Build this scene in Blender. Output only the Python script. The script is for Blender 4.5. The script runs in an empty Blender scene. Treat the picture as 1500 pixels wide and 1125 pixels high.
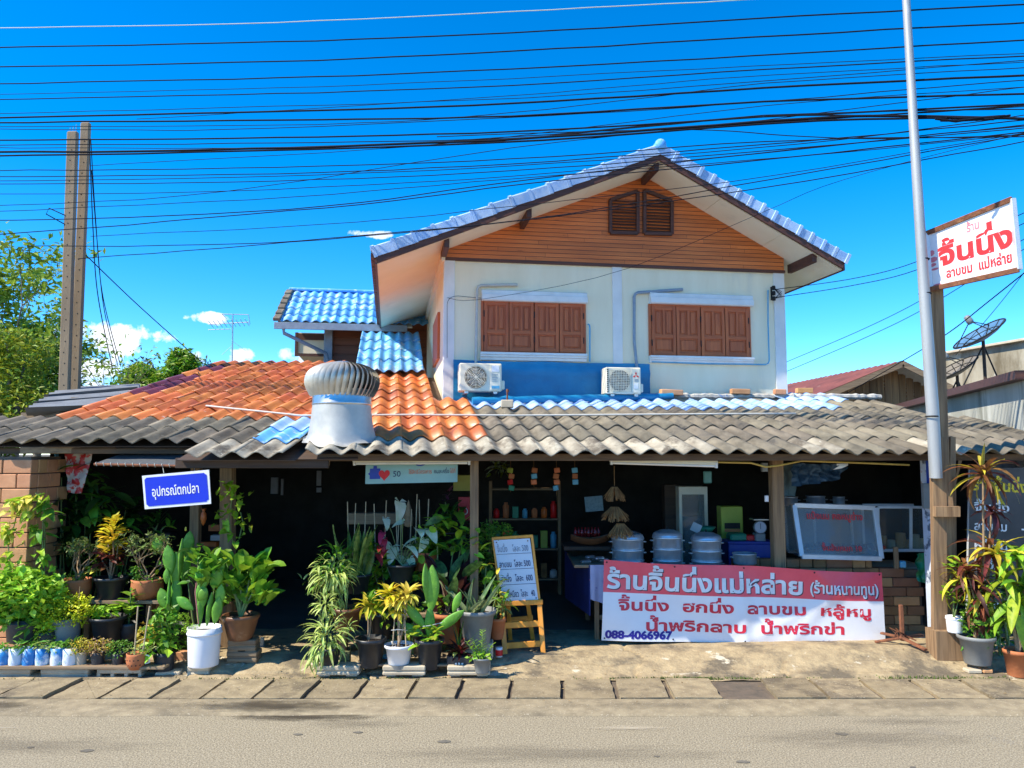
import bpy, bmesh, math, random
from math import sin, cos, pi, radians, sqrt, atan2, exp, floor
from mathutils import Vector, Matrix, Euler, noise

# ------------------------------------------------------------ camera, world, sun, exposure
sc = bpy.context.scene
col = sc.collection
RN = random.Random(11)
F, PIT, CZ = 1130.0, radians(5.1), 2.1
cam = bpy.data.cameras.new("camera")
cam.sensor_width = 36.0
cam.lens = 36.0 * F / 1500.0
cam.clip_end = 3000
cam_o = bpy.data.objects.new("camera", cam)
cam_o.location = (0, 0, CZ)
cam_o.rotation_euler = (pi / 2 + PIT, 0, 0)
col.objects.link(cam_o)
sc.camera = cam_o
sc.view_settings.view_transform = 'Standard'
sc.view_settings.look = 'None'
sc.view_settings.exposure = 0.66
sc.view_settings.gamma = 1.0
sc.view_settings.use_curve_mapping = False
SUN_DIR = Vector((-0.80, -0.37, 1.0)).normalized()      # towards the sun: behind the camera, to its left
SUN_EL = math.asin(SUN_DIR.z)

world = bpy.data.worlds.new("World")
sc.world = world
world.use_nodes = True
wt = world.node_tree
wt.nodes.clear()
def wn(t, **k):
    n = wt.nodes.new(t)
    for a, b in k.items(): setattr(n, a, b)
    return n
def vmath(op, a, b=None):
    n = wn('ShaderNodeVectorMath', operation=op)
    for i, x in enumerate((a, b)):
        if x is None: continue
        if isinstance(x, (tuple, Vector)): n.inputs[i].default_value = tuple(x)
        else: wt.links.new(x, n.inputs[i])
    return n
def fmath(op, a, b=None, clamp=False):
    n = wn('ShaderNodeMath', operation=op, use_clamp=clamp)
    for i, x in enumerate((a, b)):
        if x is None: continue
        if isinstance(x, (int, float)): n.inputs[i].default_value = x
        else: wt.links.new(x, n.inputs[i])
    return n.outputs[0]
sky = wn('ShaderNodeTexSky', sky_type='NISHITA')
sky.sun_disc = False
sky.sun_elevation = SUN_EL
sky.sun_rotation = atan2(SUN_DIR.x, SUN_DIR.y)
sky.altitude = 3500
sky.air_density = 1.0
sky.dust_density = 0.0
sky.ozone_density = 3.0
hs = wn('ShaderNodeHueSaturation')
hs.inputs['Hue'].default_value = 0.500
hs.inputs['Saturation'].default_value = 1.40
hs.inputs['Value'].default_value = 1.9
wt.links.new(sky.outputs[0], hs.inputs['Color'])
tc = wn('ShaderNodeTexCoord')
def skyray(px, py):
    u = (px - 750) / F; v = (562.5 - py) / F
    return Vector((u, cos(PIT) - v * sin(PIT), sin(PIT) + v * cos(PIT)))
cn = wn('ShaderNodeTexNoise')
cn.inputs['Scale'].default_value = 34.0
cn.inputs['Detail'].default_value = 7.0
cn.inputs['Roughness'].default_value = 0.6
wt.links.new(tc.outputs['Generated'], cn.inputs['Vector'])
nz = fmath('MULTIPLY', fmath('SUBTRACT', cn.outputs['Fac'], 0.52), 5.5)
total = None
# small cumulus puffs low in the sky (direction, half width, half height in radians)
for (px, py, a, b, dens) in [(172, 497, .052, .021, 1.0), (150, 540, .05, .014, .95), (308, 467, .032, .0075, .9), (545, 343, .03, .005, .75),
                             (352, 521, .018, .010, .85), (275, 528, .018, .012, .85), (440, 520, .022, .009, .7), (120, 570, .09, .014, .8),
                             (60, 560, .06, .03, .8), (1900, 520, .1, .03, .9), (-420, 500, .1, .04, .9), (2300, 400, .12, .03, .8)]:
    d = skyray(px, py).normalized()
    r_ = d.cross(Vector((0, 0, 1))).normalized(); u_ = r_.cross(d)
    du = fmath('DIVIDE', vmath('DOT_PRODUCT', tc.outputs['Generated'], r_).outputs['Value'], a)
    dv0 = fmath('SUBTRACT', vmath('DOT_PRODUCT', tc.outputs['Generated'], u_).outputs['Value'], 0.0)
    dv = fmath('DIVIDE', dv0, b)
    fr = fmath('GREATER_THAN', vmath('DOT_PRODUCT', tc.outputs['Generated'], d).outputs['Value'], 0.3)
    q = fmath('SUBTRACT', 1.0, fmath('ADD', fmath('MULTIPLY', du, du), fmath('MULTIPLY', dv, dv)))
    q = fmath('MULTIPLY', fmath('ADD', q, nz), 1.7, True)
    q = fmath('MULTIPLY', fmath('MULTIPLY', q, dens), fr, True)
    total = q if total is None else fmath('MAXIMUM', total, q)
mx = wn('ShaderNodeMix', data_type='RGBA')
wt.links.new(total, mx.inputs[0])
wt.links.new(hs.outputs[0], mx.inputs[6])
mx.inputs[7].default_value = (7.0, 7.4, 8.0, 1)
bg = wn('ShaderNodeBackground')
bg.inputs['Strength'].default_value = 0.118
wt.links.new(mx.outputs[2], bg.inputs[0])
wo = wn('ShaderNodeOutputWorld')
wt.links.new(bg.outputs[0], wo.inputs[0])

sun = bpy.data.lights.new("sun", 'SUN')
sun.energy = 5.0
sun.angle = radians(0.5)
sun.color = (1.0, 0.92, 0.76)
sun_o = bpy.data.objects.new("sun", sun)
sun_o.rotation_euler = SUN_DIR.to_track_quat('Z', 'Y').to_euler()
sun_o.location = (-20, -12, 30)
col.objects.link(sun_o)

# ------------------------------------------------------------ measuring helpers
CAM = Vector((0, 0, CZ))
ray = skyray
def PT(px, py, Y):
    d = ray(px, py); return CAM + d * (Y / d.y)
def GR(px, py, z):
    d = ray(px, py); return CAM + d * ((z - CZ) / d.z)
def proj(p):
    q = Vector(p) - CAM
    yc = q.y * cos(PIT) + q.z * sin(PIT); zc = -q.y * sin(PIT) + q.z * cos(PIT)
    return 750 + F * q.x / yc, 562.5 - F * zc / yc
class Frame:
    """a turned local frame standing at a place (used by the rotated house)"""
    def __init__(s, o, deg):
        s.o = Vector(o); s.a = radians(deg); s.R = Matrix.Rotation(s.a, 3, 'Z')
    def pix(s, px, py, yo=0.0):
        Ri = s.R.transposed(); d = Ri @ ray(px, py); c = Ri @ (CAM - s.o)
        return c + d * ((yo - c.y) / d.y)

# ------------------------------------------------------------ mesh builder
class MB:
    def __init__(s): s.v = []; s.f = []; s.m = []; s.sm = []; s.mats = []
    def add(s, vs, fs, mat=None, smooth=False, M=None):
        k = len(s.v)
        if mat not in s.mats: s.mats.append(mat)
        mi = s.mats.index(mat)
        s.v += [tuple(M @ Vector(v)) for v in vs] if M is not None else [tuple(v) for v in vs]
        for f in fs: s.f.append(tuple(i + k for i in f)); s.m.append(mi); s.sm.append(smooth)
        return s
    def boxp(s, x0, x1, y0, y1, z0, z1, mat=None, ch=0.0, M=None):
        if ch <= 0:
            v = [(x, y, z) for z in (z0, z1) for y in (y0, y1) for x in (x0, x1)]
            return s.add(v, [(0, 2, 3, 1), (4, 5, 7, 6), (0, 1, 5, 4), (2, 6, 7, 3), (0, 4, 6, 2), (1, 3, 7, 5)], mat, M=M)
        v = []; X = (x0, x1); Y = (y0, y1); Z = (z0, z1); ix = {}
        for a in (0, 1):
            for b in (0, 1):
                for c in (0, 1):
                    sx, sy, sz = 1 - 2 * a, 1 - 2 * b, 1 - 2 * c
                    for k, o in enumerate(((0, 1, 1), (1, 0, 1), (1, 1, 0))):
                        ix[a, b, c, k] = len(v)
                        v.append((X[a] + sx * ch * o[0], Y[b] + sy * ch * o[1], Z[c] + sz * ch * o[2]))
        f = []
        for a in (0, 1):
            q = [ix[a, 0, 0, 0], ix[a, 1, 0, 0], ix[a, 1, 1, 0], ix[a, 0, 1, 0]]; f.append(q if a else q[::-1])
            q = [ix[0, a, 0, 1], ix[1, a, 0, 1], ix[1, a, 1, 1], ix[0, a, 1, 1]]; f.append(q[::-1] if a else q)
            q = [ix[0, 0, a, 2], ix[1, 0, a, 2], ix[1, 1, a, 2], ix[0, 1, a, 2]]; f.append(q if a else q[::-1])
        for b in (0, 1):
            for c in (0, 1):
                q = [ix[0, b, c, 1], ix[1, b, c, 1], ix[1, b, c, 2], ix[0, b, c, 2]]; f.append(q if b ^ c else q[::-1])
                q = [ix[b, 0, c, 0], ix[b, 1, c, 0], ix[b, 1, c, 2], ix[b, 0, c, 2]]; f.append(q[::-1] if b ^ c else q)
                q = [ix[b, c, 0, 0], ix[b, c, 1, 0], ix[b, c, 1, 1], ix[b, c, 0, 1]]; f.append(q if b ^ c else q[::-1])
        for a in (0, 1):
            for b in (0, 1):
                for c in (0, 1):
                    q = [ix[a, b, c, 0], ix[a, b, c, 1], ix[a, b, c, 2]]; f.append(q if (a + b + c) % 2 else q[::-1])
        return s.add(v, f, mat, M=M)
    def beam(s, p, q, w, h, mat=None, ch=0.0, up=(0, 0, 1)):
        p = Vector(p); q = Vector(q); d = q - p; L = d.length; d.normalize()
        u = Vector(up)
        if abs(d.dot(u)) > .98: u = Vector((0, 1, 0))
        x = d.cross(u).normalized(); z = x.cross(d)
        M = Matrix((x, d, z)).transposed().to_4x4(); M.translation = p
        return s.boxp(-w / 2, w / 2, 0, L, -h / 2, h / 2, mat, ch, M)
    def tube(s, pts, r, n=6, mat=None, cap=True, smooth=True):
        pts = [Vector(p) for p in pts]; m = len(pts)
        rs = r if isinstance(r, (list, tuple)) else [r] * m
        vs = []; x = None
        for i, p in enumerate(pts):
            d = (pts[min(i + 1, m - 1)] - pts[max(i - 1, 0)])
            if d.length < 1e-9: d = Vector((0, 0, 1))
            d.normalize()
            if x is None: x = d.orthogonal().normalized()
            x = (x - d * x.dot(d))
            if x.length < 1e-6: x = d.orthogonal()
            x.normalize(); y = d.cross(x)
            for k in range(n):
                a = 2 * pi * k / n; vs.append(p + (x * cos(a) + y * sin(a)) * rs[i])
        fs = [(i * n + k, i * n + (k + 1) % n, (i + 1) * n + (k + 1) % n, (i + 1) * n + k) for i in range(m - 1) for k in range(n)]
        s.add(vs, fs, mat, smooth)
        if cap: s.add(vs[:n], [tuple(range(n))[::-1]], mat); s.add(vs[-n:], [tuple(range(n))], mat)
        return s
    def lathe(s, prof, n=24, mat=None, c=(0, 0, 0), smooth=True, M=None, sq=0):
        c = Vector(c); vs = []
        for r, z in prof:
            for k in range(n):
                a = 2 * pi * k / n; vs.append(c + Vector((r * cos(a), r * sin(a), z)))
        m = len(prof)
        fs = [(i * n + k, i * n + (k + 1) % n, (i + 1) * n + (k + 1) % n, (i + 1) * n + k) for i in range(m - 1) for k in range(n)]
        return s.add(vs, fs, mat, smooth, M)
    def disc(s, c, r, mat=None, n=20, normal=(0, 0, 1), ry=None):
        c = Vector(c); nn = Vector(normal).normalized(); x = nn.orthogonal().normalized() if abs(nn.z) < .9 else Vector((1, 0, 0))
        if abs(nn.z) < .9: x = Vector((0, 0, 1)).cross(nn).normalized()
        y = nn.cross(x)
        return s.add([c + x * cos(2 * pi * k / n) * r + y * sin(2 * pi * k / n) * (ry or r) for k in range(n)], [tuple(range(n))], mat)
    def poly(s, pts, mat=None): return s.add(pts, [tuple(range(len(pts)))], mat)
    def slab(s, pts, th, mat=None, mat_side=None):
        """a polygon given thickness along -normal"""
        pts = [Vector(p) for p in pts]; n = (pts[1] - pts[0]).cross(pts[2] - pts[0]).normalized() * th; k = len(pts)
        s.add(pts, [tuple(range(k))], mat)
        s.add([p - n for p in pts], [tuple(range(k))[::-1]], mat_side or mat)
        for i in range(k):
            j = (i + 1) % k; s.add([pts[i], pts[i] - n, pts[j] - n, pts[j]], [(0, 1, 2, 3)], mat_side or mat)
        return s
    def mesh(s, name):
        me = bpy.data.meshes.new(name); me.from_pydata(s.v, [], s.f)
        for m in s.mats: me.materials.append(m)
        me.polygons.foreach_set('material_index', s.m); me.polygons.foreach_set('use_smooth', s.sm); me.update()
        return me
    def build(s, name, parent=None, loc=None, kind=None):
        return ob(name, s.mesh(name), parent, loc, kind=kind)
def ob(name, me, parent=None, loc=None, rot=None, scale=None, kind=None, mw=None):
    o = bpy.data.objects.new(name, me); col.objects.link(o)
    if parent is not None: o.parent = parent
    if mw is not None: o.matrix_local = mw
    else:
        if loc is not None: o.location = loc
        if rot is not None: o.rotation_euler = rot
        if scale is not None: o.scale = scale if isinstance(scale, (tuple, list, Vector)) else (scale,) * 3
    if kind: o['kind'] = kind
    return o
def tag(o, label, cat, group=None):
    o['label'] = label; o['category'] = cat
    if group: o['group'] = group
    return o
def thing(name, label, cat, loc=(0, 0, 0), rz=0.0, group=None, rot=None):
    o = bpy.data.objects.new(name, None); o.empty_display_size = .1; col.objects.link(o)
    o.location = loc; o.rotation_euler = rot if rot else (0, 0, rz)
    return tag(o, label, cat, group)
def struct(mb, name, parent=None):
    o = mb.build(name, parent)
    if parent is None: o['kind'] = 'structure'
    return o

# ------------------------------------------------------------ materials
def pmat(name, c, c2=None, scale=6.0, rough=.75, metal=0.0, bump=.15, bscale=30.0, stretch=(1, 1, 1), rnd=0.0, hrnd=0.0,
         isl=0.0, spots=None, trans=0.0, spec=.5, detail=6.0, lo=.35, hi=.65, coat=0.0, alpha=1.0, bdist=.01, spots2=None):
    m = bpy.data.materials.new(name); m.use_nodes = True
    t = m.node_tree; N = t.nodes; L = t.links; N.clear()
    out = N.new('ShaderNodeOutputMaterial'); b = N.new('ShaderNodeBsdfPrincipled')
    L.new(b.outputs[0], out.inputs[0])
    b.inputs['Roughness'].default_value = rough; b.inputs['Metallic'].default_value = metal
    b.inputs['Specular IOR Level'].default_value = spec; b.inputs['Coat Weight'].default_value = coat
    tcn = N.new('ShaderNodeTexCoord'); mp = N.new('ShaderNodeMapping'); mp.inputs['Scale'].default_value = stretch
    oi = N.new('ShaderNodeObjectInfo')
    if rnd or hrnd:
        vm = N.new('ShaderNodeVectorMath'); vm.operation = 'SCALE'; vm.inputs[3].default_value = 37.0
        cb = N.new('ShaderNodeCombineXYZ')
        for i in range(3): L.new(oi.outputs['Random'], cb.inputs[i])
        L.new(cb.outputs[0], vm.inputs[0])
        va = N.new('ShaderNodeVectorMath'); L.new(tcn.outputs['Object'], va.inputs[0]); L.new(vm.outputs[0], va.inputs[1])
        L.new(va.outputs[0], mp.inputs[0])
    else: L.new(tcn.outputs['Object'], mp.inputs[0])
    def nz(sc_, dt=detail, rg=.6):
        n = N.new('ShaderNodeTexNoise'); n.inputs['Scale'].default_value = sc_; n.inputs['Detail'].default_value = dt
        n.inputs['Roughness'].default_value = rg; L.new(mp.outputs[0], n.inputs['Vector']); return n.outputs['Fac']
    def ramp(src, a, bb, ca, cb_):
        r = N.new('ShaderNodeValToRGB'); r.color_ramp.elements[0].position = a; r.color_ramp.elements[1].position = bb
        r.color_ramp.elements[0].color = (*ca, 1); r.color_ramp.elements[1].color = (*cb_, 1); L.new(src, r.inputs[0]); return r.outputs[0]
    c2 = c2 or tuple(x * .8 for x in c)
    cur = ramp(nz(scale), lo, hi, c2, c)
    for sp in (spots, spots2):
        if not sp: continue
        sc_, th, soft, colr = sp[:4]
        mxn = N.new('ShaderNodeMix'); mxn.data_type = 'RGBA'
        L.new(ramp(nz(sc_, 8, .65), th, th + soft, (0, 0, 0), (1, 1, 1)), mxn.inputs[0]); L.new(cur, mxn.inputs[6]); mxn.inputs[7].default_value = (*colr, 1)
        cur = mxn.outputs[2]
    if rnd or hrnd or isl:
        h = N.new('ShaderNodeHueSaturation'); L.new(cur, h.inputs['Color'])
        def rng(src, a, bb):
            r = N.new('ShaderNodeMapRange'); r.inputs[3].default_value = a; r.inputs[4].default_value = bb; L.new(src, r.inputs[0]); return r.outputs[0]
        src = oi.outputs['Random']; amt = rnd
        if isl:
            g = N.new('ShaderNodeNewGeometry'); src = g.outputs['Random Per Island']; amt = isl
        if amt: L.new(rng(src, 1 - amt, 1 + amt), h.inputs['Value'])
        if hrnd:
            fr = N.new('ShaderNodeMath'); fr.operation = 'FRACT'; mu = N.new('ShaderNodeMath'); mu.operation = 'MULTIPLY'; mu.inputs[1].default_value = 7.31
            L.new(src, mu.inputs[0]); L.new(mu.outputs[0], fr.inputs[0]); L.new(rng(fr.outputs[0], .5 - hrnd, .5 + hrnd), h.inputs['Hue'])
        cur = h.outputs[0]
    L.new(cur, b.inputs['Base Color'])
    if bump:
        bp = N.new('ShaderNodeBump'); bp.inputs['Strength'].default_value = min(1.0, bump * 2.2); bp.inputs['Distance'].default_value = bdist
        L.new(nz(bscale, 8), bp.inputs['Height']); L.new(bp.outputs[0], b.inputs['Normal'])
    if trans:
        tr = N.new('ShaderNodeBsdfTranslucent'); L.new(cur, tr.inputs[0]); ms = N.new('ShaderNodeMixShader'); ms.inputs[0].default_value = trans
        L.new(b.outputs[0], ms.inputs[1]); L.new(tr.outputs[0], ms.inputs[2]); L.new(ms.outputs[0], out.inputs[0])
    if alpha < 1:
        b.inputs['Alpha'].default_value = alpha
    return m
def woodmat(name, c, c2, sx=1.0, rough=.7, rnd=.12, axis=0, fine=26, bump=.25, spots=None, hi=.68):
    st = [fine, fine, fine]; st[axis] = fine * .06
    return pmat(name, c, c2, scale=1.0, rough=rough, bump=bump, bscale=1.6, stretch=tuple(st), rnd=rnd, detail=8, lo=.32, hi=hi, spots=spots, bdist=.004)
M = {}
M['white'] = pmat('white_paint', (.84, .82, .78), (.74, .72, .68), 5, .55, bump=.04)
M['cream'] = pmat('cream_plaster', (.97, .85, .61), (.90, .77, .53), 3, .85, stretch=(1, 1, .22), bump=.12, bscale=60, bdist=.004, spots=(1.6, .55, .25, (.68, .62, .50)), spots2=(9, .66, .10, (.70, .66, .56)))
M['trimwhite'] = pmat('white_plaster_strip', (.86, .82, .76), (.76, .73, .68), 3, .8, bump=.06, spots=(2.2, .62, .2, (.6, .6, .58)))
M['soffit'] = pmat('soffit_board', (.92, .81, .60), (.86, .75, .54), 2, .8, bump=.03, spots=(1.1, .6, .2, (.66, .58, .42)))
M['plank'] = pmat('gable_siding', (.74, .205, .045), (.56, .14, .028), 1.2, .55, bump=.12, bscale=6, stretch=(1, 1, 10), isl=.13, spots=(4, .62, .1, (.22, .06, .016)))
M['brownwood'] = woodmat('dark_brown_trim', (.13, .045, .026), (.07, .028, .018), rough=.6)
M['shutter'] = woodmat('red_brown_shutter_wood', (.62, .150, .038), (.38, .076, .020), axis=2, rough=.5, rnd=.14)
M['shutter_h'] = woodmat('red_brown_rail_wood', (.58, .14, .036), (.40, .085, .022), axis=0, rough=.5, rnd=.1)
M['bluetile'] = pmat('blue_glazed_tile', (.16, .50, .84), (.10, .36, .72), 2.5, .55, bump=.12, rnd=.22, hrnd=.012, spots=(6, .54, .10, (.50, .62, .72)), coat=.0, spots2=(11, .64, .06, (.20, .26, .32)))
M['paleblue'] = pmat('weathered_pale_blue_tile', (.46, .60, .80), (.26, .44, .74), 5, .5, bump=.08, rnd=.12, spots=(10, .62, .08, (.30, .34, .40)))
M['greytile'] = pmat('grey_cement_tile', (.245, .205, .145), (.115, .096, .068), 7, .85, bump=.25, bscale=45, rnd=.20, hrnd=.008, stretch=(1, .35, 1), spots=(3.5, .56, .10, (.085, .075, .062)), spots2=(16, .66, .06, (.38, .33, .25)), bdist=.004)
M['lighttile'] = pmat('pale_cement_tile', (.46, .41, .31), (.24, .20, .145), 6, .8, bump=.22, bscale=45, rnd=.14, stretch=(1, .4, 1), spots=(5, .52, .12, (.13, .105, .075)), spots2=(18, .64, .06, (.60, .56, .46)), bdist=.004)
M['orangetile'] = pmat('orange_glazed_tile', (.66, .205, .050), (.46, .115, .026), 4, .46, bump=.16, rnd=.20, hrnd=.008, stretch=(1, .3, 1), spots=(4.2, .58, .12, (.24, .07, .035)), spots2=(7, .64, .08, (.70, .50, .38)), coat=.06)
M['purpletile'] = pmat('purple_glazed_tile', (.22, .055, .07), (.14, .04, .06), 3, .3, bump=.1, rnd=.2)
M['greyblue'] = pmat('grey_blue_tile', (.20, .22, .24), (.13, .14, .16), 3, .7, bump=.2, rnd=.15)
M['steel'] = pmat('galvanised_steel', (.62, .62, .60), (.48, .49, .49), 9, .32, metal=.9, bump=.03)
M['alu'] = pmat('brushed_aluminium', (.70, .75, .80), (.55, .60, .65), 12, .30, metal=.65, bump=.03)
M['aluframe'] = pmat('aluminium_frame', (.72, .73, .74), (.62, .63, .64), 9, .4, metal=.35, bump=.02)
M['oldwood'] = woodmat('weathered_wood', (.34, .21, .105), (.15, .09, .05), axis=2, rough=.85, fine=30, spots=(.8, .62, .12, (.07, .05, .035)))
M['oldwood_h'] = woodmat('weathered_plank', (.34, .24, .14), (.17, .115, .07), axis=0, rough=.85, fine=30)
M['polewood'] = woodmat('sun_bleached_timber', (.38, .24, .125), (.15, .085, .042), axis=2, rough=.85, fine=30, spots=(.5, .56, .15, (.14, .085, .05)))
M['darkwood'] = woodmat('dark_timber', (.085, .05, .03), (.04, .025, .018), axis=0, rough=.8)
M['yellowwood'] = woodmat('orange_varnished_wood', (.78, .34, .045), (.62, .23, .025), axis=2, rough=.45, rnd=.06, fine=18, bump=.1)
M['brick'] = pmat('interlocking_brick', (.43, .205, .095), (.32, .145, .065), 5, .85, bump=.3, bscale=50, rnd=.22, hrnd=.014, spots=(7, .62, .12, (.20, .12, .08)), bdist=.004)
M['brickpale'] = pmat('pale_orange_brick', (.66, .34, .16), (.52, .25, .11), 5, .85, bump=.25, bscale=50, rnd=.16, hrnd=.012, spots=(6, .62, .12, (.40, .27, .17)), bdist=.004)
M['mortar'] = pmat('mortar', (.16, .12, .085), (.10, .08, .06), 10, .95, bump=.2)
M['concrete'] = pmat('cast_concrete', (.58, .49, .35), (.42, .35, .25), 4, .9, bump=.25, bscale=60, rnd=.12, spots=(3, .58, .15, (.22, .19, .14)), spots2=(30, .66, .05, (.12, .11, .09)), bdist=.004)
M['poleconc'] = pmat('pole_concrete', (.29, .215, .135), (.19, .14, .09), 3, .9, bump=.2, bscale=50, stretch=(1, 1, .2), spots=(2, .6, .15, (.17, .14, .115)))
M['soil'] = pmat('potting_soil', (.055, .038, .025), (.03, .02, .014), 30, .95, bump=.6, bscale=60)
M['blackplastic'] = pmat('black_plastic', (.028, .030, .034), (.020, .021, .024), 8, .42, bump=.05, rnd=.2, spots=(6, .60, .2, (.075, .07, .06)))
M['greyplastic'] = pmat('grey_plastic', (.24, .245, .235), (.19, .195, .19), 8, .5, bump=.05, spots=(5, .60, .2, (.30, .28, .24)))
M['terracotta'] = pmat('terracotta', (.52, .175, .065), (.40, .125, .045), 6, .8, bump=.12, rnd=.12, spots=(4, .60, .15, (.30, .17, .11)))
M['glazedbrown'] = pmat('brown_glazed_pot', (.23, .095, .04), (.13, .055, .025), 5, .4, bump=.08, spots=(5, .6, .1, (.33, .20, .11)))
M['whiteplastic'] = pmat('white_plastic', (.82, .82, .84), (.76, .76, .78), 5, .35, bump=.02, spots=(3.5, .64, .2, (.62, .60, .56)))
M['rust'] = pmat('rusty_iron', (.26, .095, .04), (.13, .05, .028), 14, .85, bump=.3, spots=(12, .6, .1, (.38, .17, .07)))
M['bluetarp'] = pmat('blue_tarpaulin', (.010, .24, .44), (.008, .17, .34), 2.5, .45, bump=.25, bscale=5, bdist=.03)
M['bluepipe'] = pmat('blue_pvc', (.12, .42, .60), (.09, .34, .52), 5, .4, bump=.02)
M['greypipe'] = pmat('grey_blue_pipe_wrap', (.30, .36, .42), (.24, .29, .35), 12, .5, bump=.08)
M['palepipe'] = pmat('pale_conduit', (.58, .56, .50), (.50, .48, .43), 12, .6, bump=.04)
M['acwhite'] = pmat('ivory_metal', (.80, .74, .58), (.74, .68, .52), 4, .4, bump=.02)
M['wire'] = pmat('black_cable', (.010, .012, .020), (.008, .010, .016), 20, .8, bump=0, spec=.1)
M['wirelight'] = pmat('pale_cable', (.48, .52, .46), (.42, .46, .40), 20, .5, bump=0)
M['black'] = pmat('matt_black', (.012, .012, .012), (.008, .008, .008), 10, .8, bump=0)
M['dark'] = pmat('shade_black', (.035, .030, .024), (.018, .015, .012), 3, .95, bump=.1)  # near-black colour puts the deep interior shade into the walls
M['red'] = pmat('red_paint', (.72, .012, .014), (.62, .01, .012), 8, .5, bump=.02)
M['navy'] = pmat('navy_print', (.018, .020, .22), (.014, .016, .18), 8, .6, bump=0)

# ------------------------------------------------------------ Thai / Latin lettering as geometry
_gl = {}
UP = set('ัิีึืํ็'); TONE = set('่้๊๋์'); LOW = set('ุู')
_tc = bpy.data.curves.new('lettering_measure', 'FONT'); _to = bpy.data.objects.new('lettering_measure', _tc); col.objects.link(_to)
def _ev(s, off):
    _tc.body = s; _tc.offset = off; _tc.resolution_u = 3
    bpy.context.view_layer.update(); dg = bpy.context.evaluated_depsgraph_get(); e = _to.evaluated_get(dg); me = e.to_mesh()
    r = ([v.co.copy() for v in me.vertices], [tuple(p.vertices) for p in me.polygons]); e.to_mesh_clear(); return r
def glyph(ch, off):
    k = (ch, off)
    if k not in _gl:
        if ch == ' ': _gl[k] = ([], [], .28); return _gl[k]
        v, f = _ev(ch, off); a = max(p.x for p in _ev('l' + ch + 'l', 0)[0]) - max(p.x for p in _ev('l', 0)[0]) - (max(p.x for p in _ev('ll', 0)[0]) - max(p.x for p in _ev('l', 0)[0]))
        _gl[k] = (v, f, a)
    return _gl[k]
def text_geo(s, off=0.0):
    s = s.replace('ำ', 'ํา') if 'ำ' in s else s
    # nikhahit must come before a tone mark for stacking
    out = []; x = 0.0; had_up = False; prev = ''
    chars = list(s); i = 0
    while i < len(chars) - 1:
        if chars[i] in TONE and chars[i + 1] == 'ํ': chars[i], chars[i + 1] = chars[i + 1], chars[i]; i += 1
        i += 1
    dz = 0.0
    for ch in chars:
        v, f, a = glyph(ch, off)
        yo = 0.0
        if ch in TONE and had_up: yo = .17
        if ch in UP: had_up = True
        elif ch not in TONE and ch not in LOW: had_up = False
        dz = (dz + .0007) % .0021
        if v: out.append(([Vector((p.x + x, p.y + yo, dz)) for p in v], f))
        if not (ch in UP or ch in TONE or ch in LOW): x += a
    return out, x
def lettering(mb, s, fn, size, mat, off=0.0, width=None, x0=0.0, y0=0.0, hs=1.0):
    """fn maps (x, y, lift) on the sign face to 3D; size = height of a consonant-ish em; width squeezes the line to fit"""
    g, w = text_geo(s, off); kx = size * hs
    if width: kx = width / w
    for vs, fs in g: mb.add([fn(x0 + p.x * kx, y0 + p.y * size, p.z) for p in vs], fs, mat)
    return w * kx
# ============================================================ GROUND
M['asphalt'] = pmat('asphalt', (.400, .335, .222), (.185, .152, .100), 80, .92, bump=.6, bscale=90, detail=5, lo=.40, hi=.60, spots=(.8, .58, .18, (.23, .195, .145)), spots2=(70, .60, .05, (.60, .52, .38)), bdist=.006)
M['gutter'] = pmat('gutter_concrete', (.34, .27, .165), (.23, .18, .11), 9, .9, bump=.4, bscale=60, spots=(1.0, .52, .14, (.155, .125, .08)), spots2=(60, .60, .06, (.48, .41, .30)), bdist=.005)
M['slab'] = pmat('drain_slab_concrete', (.34, .265, .155), (.22, .17, .10), 7, .9, bump=.45, bscale=50, rnd=.16, spots=(2.2, .54, .10, (.155, .12, .075)), spots2=(50, .60, .06, (.48, .41, .29)), bdist=.005)
M['forecourt'] = pmat('rough_cement', (.46, .355, .205), (.29, .22, .13), 7, .92, bump=.6, bscale=26, spots=(1.7, .52, .10, (.15, .12, .08)), spots2=(4.2, .62, .05, (.60, .53, .40)), bdist=.015)
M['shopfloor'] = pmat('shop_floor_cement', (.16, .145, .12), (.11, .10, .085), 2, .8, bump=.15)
M['earth'] = pmat('earth', (.16, .13, .08), (.09, .08, .05), 1.5, .95, bump=.4)
M['moss'] = pmat('moss', (.10, .15, .02), (.06, .10, .015), 14, .95, bump=.3, isl=.4)

struct(MB().add([(-900, -900, -.06), (900, -900, -.06), (900, 900, -.06), (-900, 900, -.06)], [(0, 1, 2, 3)], M['earth']), 'ground')
struct(MB().add([(-80, -7, 0), (80, -7, 0), (80, 6.40, 0), (-80, 6.40, 0)], [(0, 1, 2, 3)], M['asphalt']), 'road')
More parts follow.
